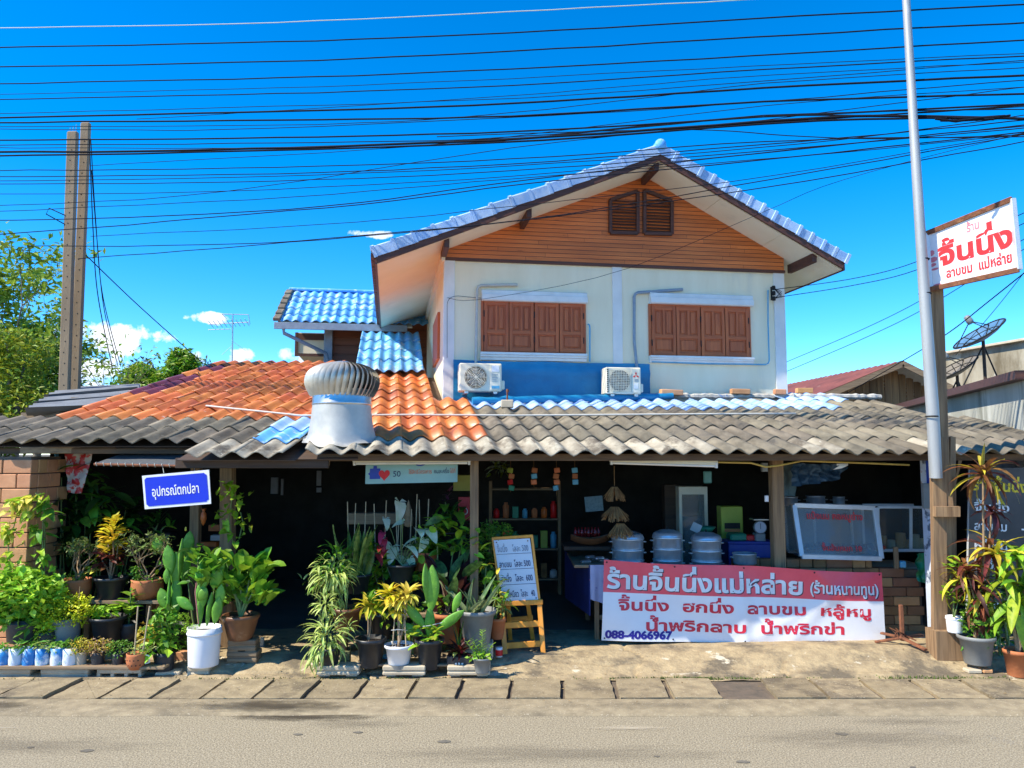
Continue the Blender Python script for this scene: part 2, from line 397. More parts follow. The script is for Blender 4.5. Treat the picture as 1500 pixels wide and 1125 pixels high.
# concrete gutter strip with a broken edge toward the asphalt
gb = MB(); xs = [-30 + i * .12 for i in range(500)]
vs = []
for x in xs:
    e = 6.385 + .025 * noise.noise((x * 1.3, 3, 0)) + .014 * noise.noise((x * 9, 1, 0))
    vs += [(x, e, .001), (x, e + .012, .016), (x, 6.735, .026)]
gb.add(vs, [(i * 3 + k, i * 3 + 3 + k, i * 3 + 4 + k, i * 3 + 1 + k) for i in range(len(xs) - 1) for k in (0, 1)], M['gutter'], True)
struct(gb, 'gutter_strip')
M['patch'] = pmat('oil_patch', (.13, .115, .09), (.19, .165, .125), 9, .85, bump=.4, bscale=70, bdist=.006)
pb = MB()
for i in range(16):
    x, y = RN.uniform(-5.2, 5.2), RN.uniform(5.25, 6.3); r = RN.uniform(.010, .032); n = 9
    pb.add([(x + r * 1.9 * cos(2 * pi * k / n) * RN.uniform(.7, 1.1), y + r * sin(2 * pi * k / n) * RN.uniform(.7, 1.1), .004) for k in range(n)], [tuple(range(n))], M['patch'])
o = struct(pb, 'road_stains'); o['kind'] = 'structure'
# drain channel with its cover slabs
pav = struct(MB().boxp(-30, 30, 6.74, 7.34, -.05, .002, M['mortar']), 'drain_channel')
x = -6.2; i = 0
while x < 6.6:
    w = .405 + RN.uniform(-.018, .018)
    gap = .026 + RN.random() * .022
    sk = .030                       # covers lie slightly askew
    b = MB(); z = .028 + RN.uniform(-.006, .010); ti = RN.uniform(-.006, .006)
    if i == 18: z -= .030; ti = -.02
    n = 5; top = []
    pts = []
    for k in range(n + 1): pts.append((w * k / n + (RN.uniform(-.004, .004)), 0 + RN.uniform(-.004, .006)))
    for k in range(n + 1): pts.append((w + RN.uniform(-.010, .006) + sk * k / n * 1.0, .56 * k / n))
    pts2 = [(w * (1 - k / n) + sk, .56 + RN.uniform(-.004, .006)) for k in range(n + 1)]
    pts3 = [(RN.uniform(-.006, .010) + sk * (1 - k / n), .56 * (1 - k / n)) for k in range(n + 1)]
    P = [Vector((px - w / 2, py, z + ti * (px / w - .5))) for px, py in pts + pts2 + pts3]
    m = len(P)
    b.add([p for p in P] + [p * 1 - Vector((0, 0, .05)) for p in P], [tuple(range(m))] + [(k, k + m, (k + 1) % m + m, (k + 1) % m) for k in range(m)], M['slab'])
    ob('slab', b.mesh('slab'), pav, (x + w / 2, 6.755 + RN.uniform(-.008, .006), 0)); x += w + gap; i += 1
# lumpy cement forecourt rising from the drain, with cracks
def fz(x, y):
    t = max(0, min(1, (y - 7.30) / .75)); t = t * t * (3 - 2 * t)
    z = .012 + .085 * t
    z += .022 * noise.noise((x * .9, y * 1.6, 0)) * min(1, t * 2.5) + .008 * noise.noise((x * 5, y * 6, 2)) + .003 * noise.noise((x * 17, y * 17, 2))
    g = (x - 3.15) / 1.15; z += .085 * exp(-g * g * 1.2) * exp(-((y - 7.95) / .36) ** 2)
    if x > .05: z += .014 * max(0, 1 - abs((y - 7.42) / .10)) * (1 if noise.noise((x * 2, 0, 0)) > -.2 else 0)
    # cracks
    for cx, cy0, cy1, wv in ((1.22, 7.3, 8.3, .06), (2.62, 7.35, 7.75, .05), (-1.3, 7.3, 8.0, .08), (-2.6, 7.3, 8.2, .05)):
        if cy0 < y < cy1:
            d = abs(x - cx - wv * sin(y * 9) - .03 * noise.noise((y * 12, cx, 0)))
            if d < .022: z -= .03 * (1 - d / .022)
    d = abs(y - 7.72 - .05 * noise.noise((x * 2.2, 9, 0)) - .02 * sin(x * 5))
    if -1.0 < x < 1.2 and d < .018: z -= .014
    if -3.9 < x < -1.2:
        d = abs(y - 7.50 - .06 * noise.noise((x * 2.2, 4, 0)))
        if d < .022: z -= .025
    return z
def grid_sheet(x0, x1, y0, y1, dx, dy, fzz, mat):
    nx = int((x1 - x0) / dx); ny = int((y1 - y0) / dy); vs = []
    for j in range(ny + 1):
        for i in range(nx + 1):
            xx = x0 + (x1 - x0) * i / nx; yy = y0 + (y1 - y0) * j / ny; vs.append((xx, yy, fzz(xx, yy)))
    return MB().add(vs, [(j * (nx + 1) + i, j * (nx + 1) + i + 1, (j + 1) * (nx + 1) + i + 1, (j + 1) * (nx + 1) + i) for j in range(ny) for i in range(nx)], mat, True)
struct(grid_sheet(-7.5, 7.5, 7.31, 9.0, .03, .022, fz, M['forecourt']), 'forecourt')
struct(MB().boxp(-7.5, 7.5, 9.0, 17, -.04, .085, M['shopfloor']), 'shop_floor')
# moss and small weeds along the joint
mb = MB()
for i in range(1500):
    r = RN.random(); x = RN.choice([RN.uniform(1.35, 2.6), RN.uniform(3.4, 4.6), RN.uniform(-5.5, 5.5), RN.uniform(-2.9, -.6), RN.uniform(.9, 1.9)]); y = 7.335 + abs(RN.gauss(0, .022)); z = fz(x, y)
    h = RN.uniform(.006, .022); a = RN.uniform(0, pi)
    mb.add([(x - .007 * cos(a), y - .007 * sin(a), z - .003), (x + .007 * cos(a), y + .007 * sin(a), z - .003), (x + RN.uniform(-.01, .01), y + RN.uniform(-.01, .01), z + h)], [(0, 1, 2)], M['moss'])
o = mb.build('moss'); o['kind'] = 'stuff'; tag(o, 'moss and tiny weeds along the joint behind the drain slabs', 'moss')
M['dryleaf'] = pmat('dry_leaf', (.30, .20, .08), (.18, .11, .04), 10, .9, bump=0, isl=.4)
mb = MB()
for i in range(150):
    x = RN.uniform(-5.3, 5.3); y = RN.uniform(6.6, 8.1); z = (fz(x, y) if y > 7.33 else .034) + .004; a = RN.uniform(0, 2 * pi); s = RN.uniform(.006, .018)
    mb.add([(x - s * cos(a), y - s * sin(a), z), (x + s * .4 * sin(a), y - s * .4 * cos(a), z + .004), (x + s * cos(a), y + s * sin(a), z + .003), (x - s * .4 * sin(a), y + s * .4 * cos(a), z + .006)], [(0, 1, 2, 3)], M['dryleaf'])
o = mb.build('fallen_leaves'); o['kind'] = 'stuff'; tag(o, 'dry leaf litter and grit scattered on the slabs and forecourt', 'litter')

# soft damp and oily stains soaked into road, gutter and forecourt
def stainmat(name, c, dens, seed):
    m = bpy.data.materials.new(name); m.use_nodes = True; t = m.node_tree; N = t.nodes; L = t.links; N.clear()
    o_ = N.new('ShaderNodeOutputMaterial'); ms = N.new('ShaderNodeMixShader'); tr = N.new('ShaderNodeBsdfTransparent'); b = N.new('ShaderNodeBsdfPrincipled')
    b.inputs['Base Color'].default_value = (*c, 1); b.inputs['Roughness'].default_value = .85
    tcn = N.new('ShaderNodeTexCoord'); ln_ = N.new('ShaderNodeVectorMath'); ln_.operation = 'LENGTH'; L.new(tcn.outputs['Object'], ln_.inputs[0])
    n = N.new('ShaderNodeTexNoise'); n.inputs['Scale'].default_value = 2.6; n.inputs['Detail'].default_value = 8; n.inputs['Roughness'].default_value = .65
    va = N.new('ShaderNodeVectorMath'); va.inputs[1].default_value = (seed, seed * 2, 0); L.new(tcn.outputs['Object'], va.inputs[0]); L.new(va.outputs[0], n.inputs['Vector'])
    a = N.new('ShaderNodeMath'); a.operation = 'SUBTRACT'; a.inputs[0].default_value = .95; L.new(ln_.outputs['Value'], a.inputs[1])
    b2 = N.new('ShaderNodeMath'); b2.operation = 'MULTIPLY_ADD'; L.new(n.outputs['Fac'], b2.inputs[0]); b2.inputs[1].default_value = 2.2; b2.inputs[2].default_value = -1.15
    s_ = N.new('ShaderNodeMath'); s_.operation = 'ADD'; L.new(a.outputs[0], s_.inputs[0]); L.new(b2.outputs[0], s_.inputs[1])
    k = N.new('ShaderNodeMath'); k.operation = 'MULTIPLY'; k.use_clamp = True; k.inputs[1].default_value = 1.3; L.new(s_.outputs[0], k.inputs[0])
    e = N.new('ShaderNodeMath'); e.operation = 'LESS_THAN'; e.inputs[1].default_value = .95; L.new(ln_.outputs['Value'], e.inputs[0])
    d = N.new('ShaderNodeMath'); d.operation = 'MULTIPLY'; d.inputs[1].default_value = dens; L.new(k.outputs[0], d.inputs[0])
    f = N.new('ShaderNodeMath'); f.operation = 'MULTIPLY'; L.new(d.outputs[0], f.inputs[0]); L.new(e.outputs[0], f.inputs[1])
    L.new(f.outputs[0], ms.inputs[0]); L.new(tr.outputs[0], ms.inputs[1]); L.new(b.outputs[0], ms.inputs[2]); L.new(ms.outputs[0], o_.inputs[0]); return m
sm = [stainmat('damp_stain', (.065, .048, .028), .85, 3.0), stainmat('faint_stain', (.15, .125, .09), .26, 7.0), stainmat('pale_stain', (.55, .47, .34), .55, 11.0)]
for k, (x, y, rx, ry, mi, z) in enumerate([(-2.0, 6.56, .75, .17, 0, .030), (-1.7, 6.36, .7, .12, 0, .008), (-2.9, 6.58, .7, .13, 1, .030), (1.2, 6.57, .8, .12, 1, .030), (3.4, 6.6, .8, .13, 1, .030), (-4.6, 6.58, .7, .12, 0, .030),
        (2.6, 5.9, 1.1, .25, 1, .006), (-3.6, 5.75, 1.3, .22, 1, .006), (.3, 5.6, 1.6, .2, 1, .007), (4.4, 5.7, .9, .25, 1, .006), (-1.2, 6.2, .5, .12, 1, .0065), (3.1, 6.25, .6, .1, 1, .0065), (.9, 6.1, .35, .06, 2, .008), (-4.2, 6.1, .5, .08, 2, .008)]):
    o = MB().add([(-1, -1, 0), (1, -1, 0), (1, 1, 0), (-1, 1, 0)], [(0, 1, 2, 3)], sm[mi]).build('ground_stain', None, (x, y, z)); o.scale = (rx, ry, 1); o['kind'] = 'structure'

# ============================================================ TREES
def leafmat(name, c, c2, isl=.35, hr=.02, trans=.35, rough=.5):
    return pmat(name, c, c2, 3, rough, bump=0, isl=isl, hrnd=hr, trans=trans)
M['leaf_tree'] = leafmat('tree_leaf_mid_green', (.30, .42, .04), (.20, .31, .03))
M['leaf_yel'] = leafmat('tree_leaf_yellow_green', (.40, .42, .03), (.24, .31, .025))
M['leaf_dk'] = leafmat('tree_leaf_dark', (.09, .19, .02), (.06, .13, .016))
M['leaf_br'] = leafmat('tree_leaf_bright', (.20, .43, .018), (.13, .31, .016))
M['bark'] = pmat('bark', (.28, .24, .19), (.15, .12, .09), 6, .9, bump=.3, stretch=(1, 1, .3))
def leaf_quad(mb, p, s, mat, rn=RN, up=.5, asp=.42, droop=0):
    d = Vector((rn.gauss(0, 1), rn.gauss(0, 1), rn.gauss(0, .6) - droop)).normalized()
    n = Vector((rn.gauss(0, .7), rn.gauss(0, .7), up + rn.random())).normalized(); x = d.cross(n)
    if x.length < .1: x = d.orthogonal()
    x.normalize(); n = x.cross(d); L = s * rn.uniform(.7, 1.3); w = L * asp
    mb.add([p, p + d * L * .45 + x * w * .5 + n * L * .06, p + d * L - n * L * .08, p + d * L * .45 - x * w * .5 + n * L * .06], [(0, 1, 2, 3)], mat)
def branch_tree(name, label, base, H, spread, levels, leafm, lsize, nleaf, seed, clump=.35, trunk_r=.12, bias=(0, 0, 0), group=None, first=.35, leaf_asp=.42):
    rn = random.Random(seed); t = thing(name, label, 'tree', base, group=group)
    wood = MB(); tips = []
    def grow(p, d, L, r, lv):
        pts = [p.copy()]; q = p.copy(); dd = d.copy(); rs = [r]
        n = 5
        for k in range(n):
            dd = (dd + Vector((rn.gauss(0, .10), rn.gauss(0, .10), rn.gauss(.03, .06)))).normalized(); q = q + dd * L / n; pts.append(q.copy()); rs.append(r * (1 - .55 * (k + 1) / n))
        wood.tube(pts, rs, 7 if lv == 0 else 5 if lv < 3 else 3, M['bark'])
        if lv >= levels: tips.append(q); tips.append(pts[3]); return
        if lv >= levels - 1: tips.append(pts[4])
        for k in range(rn.choice((3, 3, 4)) if lv else 5):
            s0 = pts[rn.choice((3, 4, 5))] if lv else pts[rn.choice((2, 3, 4, 5))]
            nd = (dd * .75 + Vector((rn.gauss(0, spread), rn.gauss(0, spread), rn.gauss(.12, .25))) + Vector(bias) * .3).normalized()
            grow(s0, nd, L * rn.uniform(.55, .8), r * .5, lv + 1)
    grow(Vector((0, 0, 0)), Vector((bias[0] * .1, 0, 1)).normalized(), H * first, trunk_r, 0)
    wood.build('trunk', t)
    fl = MB()
    for tp in tips:
        for k in range(nleaf):
            p = tp + Vector((rn.gauss(0, clump), rn.gauss(0, clump), rn.gauss(0, clump * .6)))
            leaf_quad(fl, p, lsize, leafm, rn, asp=leaf_asp)
    o = fl.build('crown', t, kind='stuff'); return t
def blob_tree(name, label, base, blobs, leafm, lsize, dens, seed, trunk=(.1, 1.5), cat='tree', group=None, leaf2=None, asp=.42):
    """a dense crown: leaves crowd the shells of several uneven lobes, gaps between"""
    rn = random.Random(seed); t = thing(name, label, cat, base, group=group)
    w = MB().tube([(0, 0, 0), (.05, 0, trunk[1] * .5), (0, .05, trunk[1])], [trunk[0], trunk[0] * .8, trunk[0] * .6], 7, M['bark'])
    for bx, by, bz, r in blobs: w.tube([(0, .05, trunk[1] * .8), (bx * .5, by * .5, (bz + trunk[1] * .8) / 2), (bx, by, bz)], [trunk[0] * .5, trunk[0] * .35, trunk[0] * .12], 5, M['bark'])
    w.build('trunk', t); fl = MB()
    for bx, by, bz, r in blobs:
        for k in range(int(dens * r * r)):
            d = Vector((rn.gauss(0, 1), rn.gauss(0, 1), rn.gauss(0, .85))).normalized()
            q = 1 + .30 * noise.noise(d * 2.3 + Vector((bx, by, bz)))
            p = Vector((bx, by, bz)) + d * r * q * rn.uniform(.62, 1.02)
            leaf_quad(fl, p, lsize, leaf2 if leaf2 and rn.random() < .35 else leafm, rn, asp=asp)
    fl.build('crown', t, kind='stuff'); return t
def at_base(px, Y, z=-.05): p = PT(px, 600, Y); return (p.x, p.y, z)
branch_tree('feathery_tree', 'tall airy tree with thin bare-looking branches behind the concrete utility poles', at_base(50, 19), 6.3, .44, 4, M['leaf_tree'], .20, 20, 5, clump=.20, trunk_r=.12, bias=(.25, 0, .25), first=.46)
b = at_base(20, 15)
def zz(py, Y): return PT(0, py, Y).z
blob_tree('dense_tree', 'dense yellow-green tree at the left edge, lower than the airy tree', b,
          [(-.5, 0, zz(560, 15), .75), (.1, .1, zz(520, 15), .55), (.35, 0, zz(590, 15), .62), (-.2, 0, zz(500, 15), .40), (.75, .2, zz(600, 15), .4), (-.9, 0, zz(500, 15), .5), (-.8, 0, zz(610, 15), .6)], M['leaf_yel'], .13, 2600, 3, (.14, 3.0), leaf2=M['leaf_tree'])
blob_tree('shade_tree', 'darker green tree between the yellow-green tree and the concrete poles', at_base(55, 17),
          [(.1, 0, zz(520, 17), .50), (.45, 0, zz(560, 17), .5), (-.2, 0, zz(560, 17), .6), (.2, 0, zz(600, 17), .8), (.55, .1, zz(520, 17), .25)], M['leaf_dk'], .15, 2200, 4, (.12, 3.0), leaf2=M['leaf_tree'])
blob_tree('bushy_tree', 'bright green round tree rising behind the hip of the orange roof', at_base(245, 17),
          [(.30, 0, zz(535, 17), .38), (.1, 0, zz(560, 17), .42), (-.62, 0, zz(556, 17), .40), (-1.0, 0, zz(575, 17), .32), (.55, 0, zz(556, 17), .36), (-.3, 0, zz(575, 17), .5), (.22, 0, zz(518, 17), .20)], M['leaf_br'], .125, 7500, 6, (.12, 3.0), leaf2=M['leaf_tree'], asp=.5)
blob_tree('brown_shrub', 'small brownish tree top poking up behind the bright green tree', at_base(206, 19),
          [(0, 0, zz(540, 19), .30), (.25, 0, zz(548, 19), .22)], leafmat('brown_leaf', (.10, .07, .03), (.06, .045, .02)), .12, 2600, 7, (.08, 3.0))
blob_tree('far_bush', 'hazy dark treetop just over the ridge of the orange roof', at_base(292, 30),
          [(0, 0, zz(535, 30), .35), (.35, 0, zz(538, 30), .25)], M['leaf_dk'], .16, 1400, 8, (.1, 4.0))
# a little branch of leaves beside the pole
branch_tree('young_tree', 'thin sapling with sparse leaves just right of the concrete poles', at_base(150, 16), 3.5, .40, 3, M['leaf_tree'], .13, 4, 21, clump=.11, trunk_r=.035, first=.62)
# ============================================================ TWO-STOREY HOUSE (turned 9 degrees)
hp = PT(903, 560, 11.0)
HF = Frame((hp.x, hp.y, 0), 9.0)
house = thing('two_storey_house', 'white two-storey house with orange-brown timber gable and blue tiled roof', 'house', (hp.x, hp.y, 0), radians(9))
def H(px, py, yo=0.0): return HF.pix(px, py, yo)
xl = H(651, 450).x; xr = H(1149, 480).x; ztop = (H(660, 381).z + H(1140, 396).z) / 2
OV = -.66
aw = H(943, 262); LW = 7.2
bl = H(551, 374, OV); ba = H(966, 224, OV); br = H(1236, 384, OV)
xa = ba.x; za = ba.z                                     # ridge line in house coordinates
sl = (za - bl.z) / (xa - bl.x); srr = (za - br.z) / (br.x - xa)
# walls
w = MB()
w.boxp(xl, xr, 0, LW, 2.62, ztop, M['cream'])
w.build('wall', house)
g = MB()                                                  # pediment core behind the boards
zl = za - sl * (xa - xl) - .10; zr = za - srr * (xr - xa) - .10
g.slab([(xl, .03, ztop + .003), (xr, .03, ztop + .003), (xr, .03, max(ztop + .02, zr)), (xa, .03, za - .12), (xl, .03, max(ztop + .02, zl))], -.06, M['brownwood'])
g.build('pediment', house)
for x0, x1 in ((xl - .012, xl + .14), (H(897, 460).x, H(911, 460).x), (xr - .16, xr + .012)):
    MB().boxp(x0, x1, -.022, .1, 2.62, ztop - .004, M['trimwhite'], .004).build('pilaster', house)
# weatherboards of the gable: every board its own bevelled strip, too thin to pick apart
g = MB(); bh = .060; z = ztop + .012; k = 0
while z < za - .16:
    x0 = max(xl - .01, xa - (za - .11 - z) / sl); x1 = min(xr + .01, xa + (za - .11 - z) / srr)
    xs_ = [x0]; xx = x0 + RN.uniform(.3, 1.9)
    while xx < x1 - .3: xs_.append(xx); xx += RN.uniform(1.2, 2.6)
    xs_.append(x1)
    for a, b_ in zip(xs_, xs_[1:]):
        j = RN.uniform(-.0015, .0015)
        g.add([(a + .002, .0, z), (b_ - .002, .0, z), (b_ - .002, -.034 + j, z + .003), (a + .002, -.034 + j, z + .003), (a + .002, -.030, z + bh - .0045), (b_ - .002, -.030, z + bh - .0045), (a + .002, .02, z + bh), (b_ - .002, .02, z + bh)],
              [(0, 3, 2, 1), (3, 4, 5, 2), (4, 6, 7, 5), (0, 4, 3), (1, 2, 5)], M['plank'])
    z += bh
g.build('gable_boards', house, kind='stuff')
MB().boxp(xl - .02, xr + .02, -.045, .0, ztop - .03, ztop + .012, M['brownwood'], .004).build('gable_rail', house)
# louvred vents
for (pts) in ([(894, 341), (934, 342), (934, 280), (894, 293)], [(944, 342), (984, 343), (984, 294), (944, 279)]):
    q = [H(a, b_, -.05) for a, b_ in pts]
    f = MB(); c = sum(q, Vector()) / 4
    for i in range(4):
        a, b_ = q[i], q[(i + 1) % 4]; f.beam(a, b_, .05, .055, M['brownwood'], .004, up=(0, 1, 0))
    fo = f.build('louvre_vent', house)
    MB().poly([p + Vector((0, .03, 0)) for p in q], M['black']).build('vent_backing', fo)
    s = MB(); z0 = q[0].z + .03; n = 11
    for i in range(n):
        zz_ = z0 + (min(q[2].z, q[3].z) - z0 - .02) * i / (n - 1) + 0
        s.add([(q[0].x + .02, -.065, zz_), (q[1].x - .02, -.065, zz_), (q[1].x - .02, -.03, zz_ + .03), (q[0].x + .02, -.03, zz_ + .03), (q[0].x + .02, -.060, zz_ - .006), (q[1].x - .02, -.060, zz_ - .006)], [(0, 1, 2, 3), (4, 5, 1, 0)], M['brownwood'])
    hi, lo = (q[3], q[2]) if q[3].z < q[2].z else (q[2], q[3])
    s.build('slat', fo, kind='stuff')
# roof planes: left slab and right slab with soffit boards below
def roofpt(x, y, dz=0.0): return (x, y, za - (sl * (xa - x) if x < xa else srr * (x - xa)) + dz)
YB = LW + .8
for nm, xe, in (('roof_slope', bl.x), ('roof_slope', br.x)):
    r_ = MB(); a = [roofpt(xe, OV + .02, .02), roofpt(xa, OV + .02, .02), roofpt(xa, YB, .02), roofpt(xe, YB, .02)]
    if xe > xa: a = [a[1], a[0], a[3], a[2]]
    r_.slab(a, .03, M['bluetile'], M['bluetile']); r_.build(nm, house)
    s = MB(); n = 4 if xe < xa else 3
    for i in range(n):
        fa = xe + (xa - xe) * i / n; fb = xe + (xa - xe) * (i + 1) / n
        for yy0, yy1 in ((OV + .03, 1.6), (1.604, 4.8), (4.804, YB - .05)):
            e = .002
            q = [roofpt(fa + (e if xe < xa else -e), yy0, -.10), roofpt(fb - (e if xe < xa else -e), yy0, -.10), roofpt(fb - (e if xe < xa else -e), yy1, -.10), roofpt(fa + (e if xe < xa else -e), yy1, -.10)]
            pn = MB().slab(q if xe < xa else [q[1], q[0], q[3], q[2]], .012, M['soffit']); pn.build('soffit_panel', house)
# barge boards, ridge tile, verge tiles
def along(xe, n, mats, L0):
    pass
for side, xe, n in ((-1, bl.x, 15), (1, br.x, 15)):
    p = Vector(roofpt(xe, OV - .012, -.035)); q = Vector(roofpt(xa, OV - .012, -.035))
    MB().beam(p, q, .028, .15, M['brownwood'], .004, up=(0, 0, 1)).build('barge_board', house)
    d = (q - p); L = d.length; d.normalize(); nrm = Vector((-d.z, 0, d.x)) if d.x > 0 else Vector((d.z, 0, -d.x))
    if nrm.z < 0: nrm = -nrm
    v = MB(); tl = L / n
    # one verge tile: a folded cap with a raised lower lip
    X0, X1 = -.02, tl + .035
    prof = [(-.030, -.075), (-.036, .055), (-.022, .070), (.16, .060), (.18, .02), (.17, .02), (.15, .045), (-.014, .052), (-.018, -.075)]
    lip = [(-.040, -.085), (-.046, .064), (-.028, .082), (.165, .070), (.19, .02), (.17, .02), (.15, .045), (-.014, .052), (-.018, -.075)]
    vs = []
    for tx, pr in ((X0, lip), (X0 + .045, lip), (X0 + .05, prof), (X1, prof)):
        for a, b_ in pr: vs.append(Vector((0, 0, 0)) + Vector((tx, a, b_ - (.012 if tx > .2 else 0))))
    m = len(prof)
    v.add(vs, [(i * m + k, i * m + (k + 1) % m, (i + 1) * m + (k + 1) % m, (i + 1) * m + k) for i in range(3) for k in range(m)] + [tuple(range(m)), tuple(range(3 * m, 4 * m))[::-1]], M['paleblue'])
    me = v.mesh('verge_tile'); y_ = nrm.cross(d)
    if y_.y < 0: y_ = -y_
    for i in range(n):
        mw = Matrix((d, y_, nrm)).transposed().to_4x4(); mw.translation = p + d * (tl * i) + nrm * (.085 + RN.uniform(-.004, .004)) + Vector((0, RN.uniform(-.006, .006), 0))
        o = ob('verge_tile', me, house, mw=mw @ Matrix.Rotation(RN.uniform(-.02, .02), 4, 'Z'))
rg = MB()
for i in range(18): 
    y0 = OV - .07 + i * .48
    rg.lathe([(0, 0), (.078, 0), (.082, .02), (.074, .04), (.068, .5), (0, .5)], 12, M['bluetile'], M=Matrix.Translation((xa, y0, za + .10)) @ Matrix.Rotation(-pi / 2, 4, 'X'))
rg.build('ridge_tile', house, kind='stuff')
# brackets (purlin ends) under the gable overhang
for pt, yw in (((652, 392), 0), ((770, 318), 0), ((952, 240), 0), ((1178, 376), 0)):
    c = H(pt[0], pt[1], OV * .5); x = max(bl.x + .3, min(br.x - .3, c.x))
    z0 = roofpt(x, 0)[2] - .16
    MB().beam((x, OV + .05, z0), (x, .1, z0), .07, .13, M['brownwood'], .005).build('rafter_end', house)
# eave boards left and right (running back)
for xe in (bl.x, br.x):
    p = roofpt(xe, OV, -.06); q = roofpt(xe, YB, -.06)
    MB().beam(p, q, .03, .12, M['brownwood']).build('fascia', house)
eb = MB()
for i in range(46):
    y0 = OV + i * .17; p = Vector(roofpt(bl.x - .05, y0, 0))
    eb.boxp(p.x - .02, p.x + .06, y0, y0 + .12, p.z - .02, p.z + .05, M['brownwood'])
eb.build('eave_tile_edge', house, kind='stuff')
# windows: shutters of four leaves, frame, hood and sill
def shutter_window(x0, x1, z0, z1, hood, sill):
    f = MB(); t = .035
    for a, b_, c, d in ((x0 - t, x0, z0 - t, z1 + t), (x1, x1 + t, z0 - t, z1 + t)): f.boxp(a, b_, -.035, .02, c, d, M['shutter'], .003)
    f.boxp(x0, x1, -.035, .02, z1, z1 + t, M['shutter_h'], .003); f.boxp(x0, x1, -.035, .02, z0 - t, z0, M['shutter_h'], .003)
    wnd = f.build('window', house)
    MB().boxp(x0, x1, -.004, .02, z0, z1, M['black']).build('dark_gap', wnd)
    W = (x1 - x0) / 4
    lf = MB(); a = .045; hz = (z1 - z0)
    s0 = .004; ww = W - .006
    lf.boxp(s0, s0 + a, -.045, -.012, 0, hz, M['shutter'], .003); lf.boxp(ww - a, ww, -.045, -.012, 0, hz, M['shutter'], .003)
    for zz0, zz1 in ((0, .055), (hz * .35, hz * .35 + .05), (hz - .055, hz)): lf.boxp(s0 + a, ww - a, -.043, -.012, zz0, zz1, M['shutter_h'], .002)
    mid = (s0 + ww) / 2
    lf.boxp(mid - .016, mid + .016, -.042, -.012, hz * .35 + .05, hz - .055, M['shutter'], .002)
    for pa, pb_, qa, qb in ((s0 + a, ww - a, .055, hz * .35), (s0 + a, mid - .016, hz * .35 + .05, hz - .055), (mid + .016, ww - a, hz * .35 + .05, hz - .055)):
        lf.boxp(pa, pb_, -.022, -.012, qa, qb, M['shutter']); lf.boxp(pa + .022, pb_ - .022, -.034, -.02, qa + .022, qb - .022, M['shutter'], .008)
    me = lf.mesh('shutter_leaf')
    hg = MB().boxp(-.008, .008, -.052, -.040, -.045, .045, M['black'], .002).mesh('hinge')
    for i in range(4):
        o = ob('shutter_leaf', me, wnd, (x0 + i * W + (.004 if i > 1 else 0), RN.uniform(-.004, .002), z0), (0, 0, RN.uniform(-.006, .006)))
    for xx in (x0 + .004, (x0 + x1) / 2, x1 - .004):
        for fr in (.25, .75): ob('hinge', hg, wnd, (xx, 0, z0 + hz * fr))
    for (ax0, az0, ax1, az1, nm) in (hood + ('window_hood',), sill + ('window_sill',)):
        h_ = MB(); H3 = az1 - az0
        prof = [(0, az0), (-.10, az0), (-.115, az0 + .012), (-.115, az0 + H3 * .55), (-.085, az0 + H3 * .62), (-.085, az1 - .01), (-.07, az1), (0, az1)]
        if nm == 'window_sill': prof = [(0, az0), (-.05, az0), (-.06, az0 + H3 * .35), (-.085, az0 + H3 * .42), (-.085, az0 + H3 * .62), (-.105, az0 + H3 * .7), (-.105, az1), (0, az1)]
        m = len(prof)
        h_.add([(ax, b_, c) for ax in (ax0, ax1) for b_, c in prof], [(k, (k + 1) % m, m + (k + 1) % m, m + k) for k in range(m)] + [tuple(range(m))[::-1], tuple(range(m, 2 * m))], M['white'])
        h_.build(nm, house)
def HX(px, py): return H(px, py).x
def HZ(px, py): return H(px, py).z
shutter_window(HX(708, 480), HX(854, 480), H(780, 516).z, H(780, 444).z,
               (HX(705, 430), H(780, 444).z, HX(858, 430), H(780, 428).z), (HX(703, 520), H(780, 529).z, HX(858, 520), H(780, 518).z))
shutter_window(HX(953, 480), HX(1095, 480), H(1023, 522).z, H(1023, 451).z,
               (HX(950, 440), H(1023, 448).z, HX(1099, 440), H(1023, 432).z), (HX(950, 525), H(1023, 533).z, HX(1101, 525), H(1023, 523).z))
# side shutters on the left wall
MB().boxp(xl - .04, xl + .02, .9, 2.2, H(780, 516).z, H(780, 444).z, M['shutter']).build('side_shutter', house)
MB().boxp(xl - .05, xl, -.1, LW, ztop - .05, ztop + .25, M['soffit']).build('eave_beam', house)
# pipes and conduits on the front wall
def wpipe(name, pts, r, mat, label=None, n=8):
    P_ = [H(a, b_, -.05) for a, b_ in pts]; out = []
    for i, p in enumerate(P_):
        if 0 < i < len(P_) - 1:
            a = (P_[i - 1] - p).normalized() * min(.06, (P_[i - 1] - p).length / 3); b_ = (P_[i + 1] - p).normalized() * min(.06, (P_[i + 1] - p).length / 3)
            out += [p + a, p + (a + b_) * .30, p + b_]
        else: out.append(p)
    o = MB().tube(out, r, n, mat).build(name, house)
    if label: o['label'] = label
wpipe('air_conditioner_pipe', [(758, 417), (699, 418), (697, 532)], .020, M['palepipe'], 'pale pipe over the left window')
wpipe('air_conditioner_pipe', [(1000, 424), (929, 429), (929, 500), (933, 540)], .022, M['greypipe'], 'grey-blue pipe beside the right window')
wpipe('water_pipe', [(861, 475), (864, 476), (864, 530)], .012, M['bluepipe'])
wpipe('water_pipe', [(1125, 425), (1125, 470), (1127, 534), (1040, 533), (955, 530)], .011, M['bluepipe'])
wpipe('thin_cable', [(708, 437), (665, 433), (655, 440), (655, 524)], .004, M['wire'], n=4)
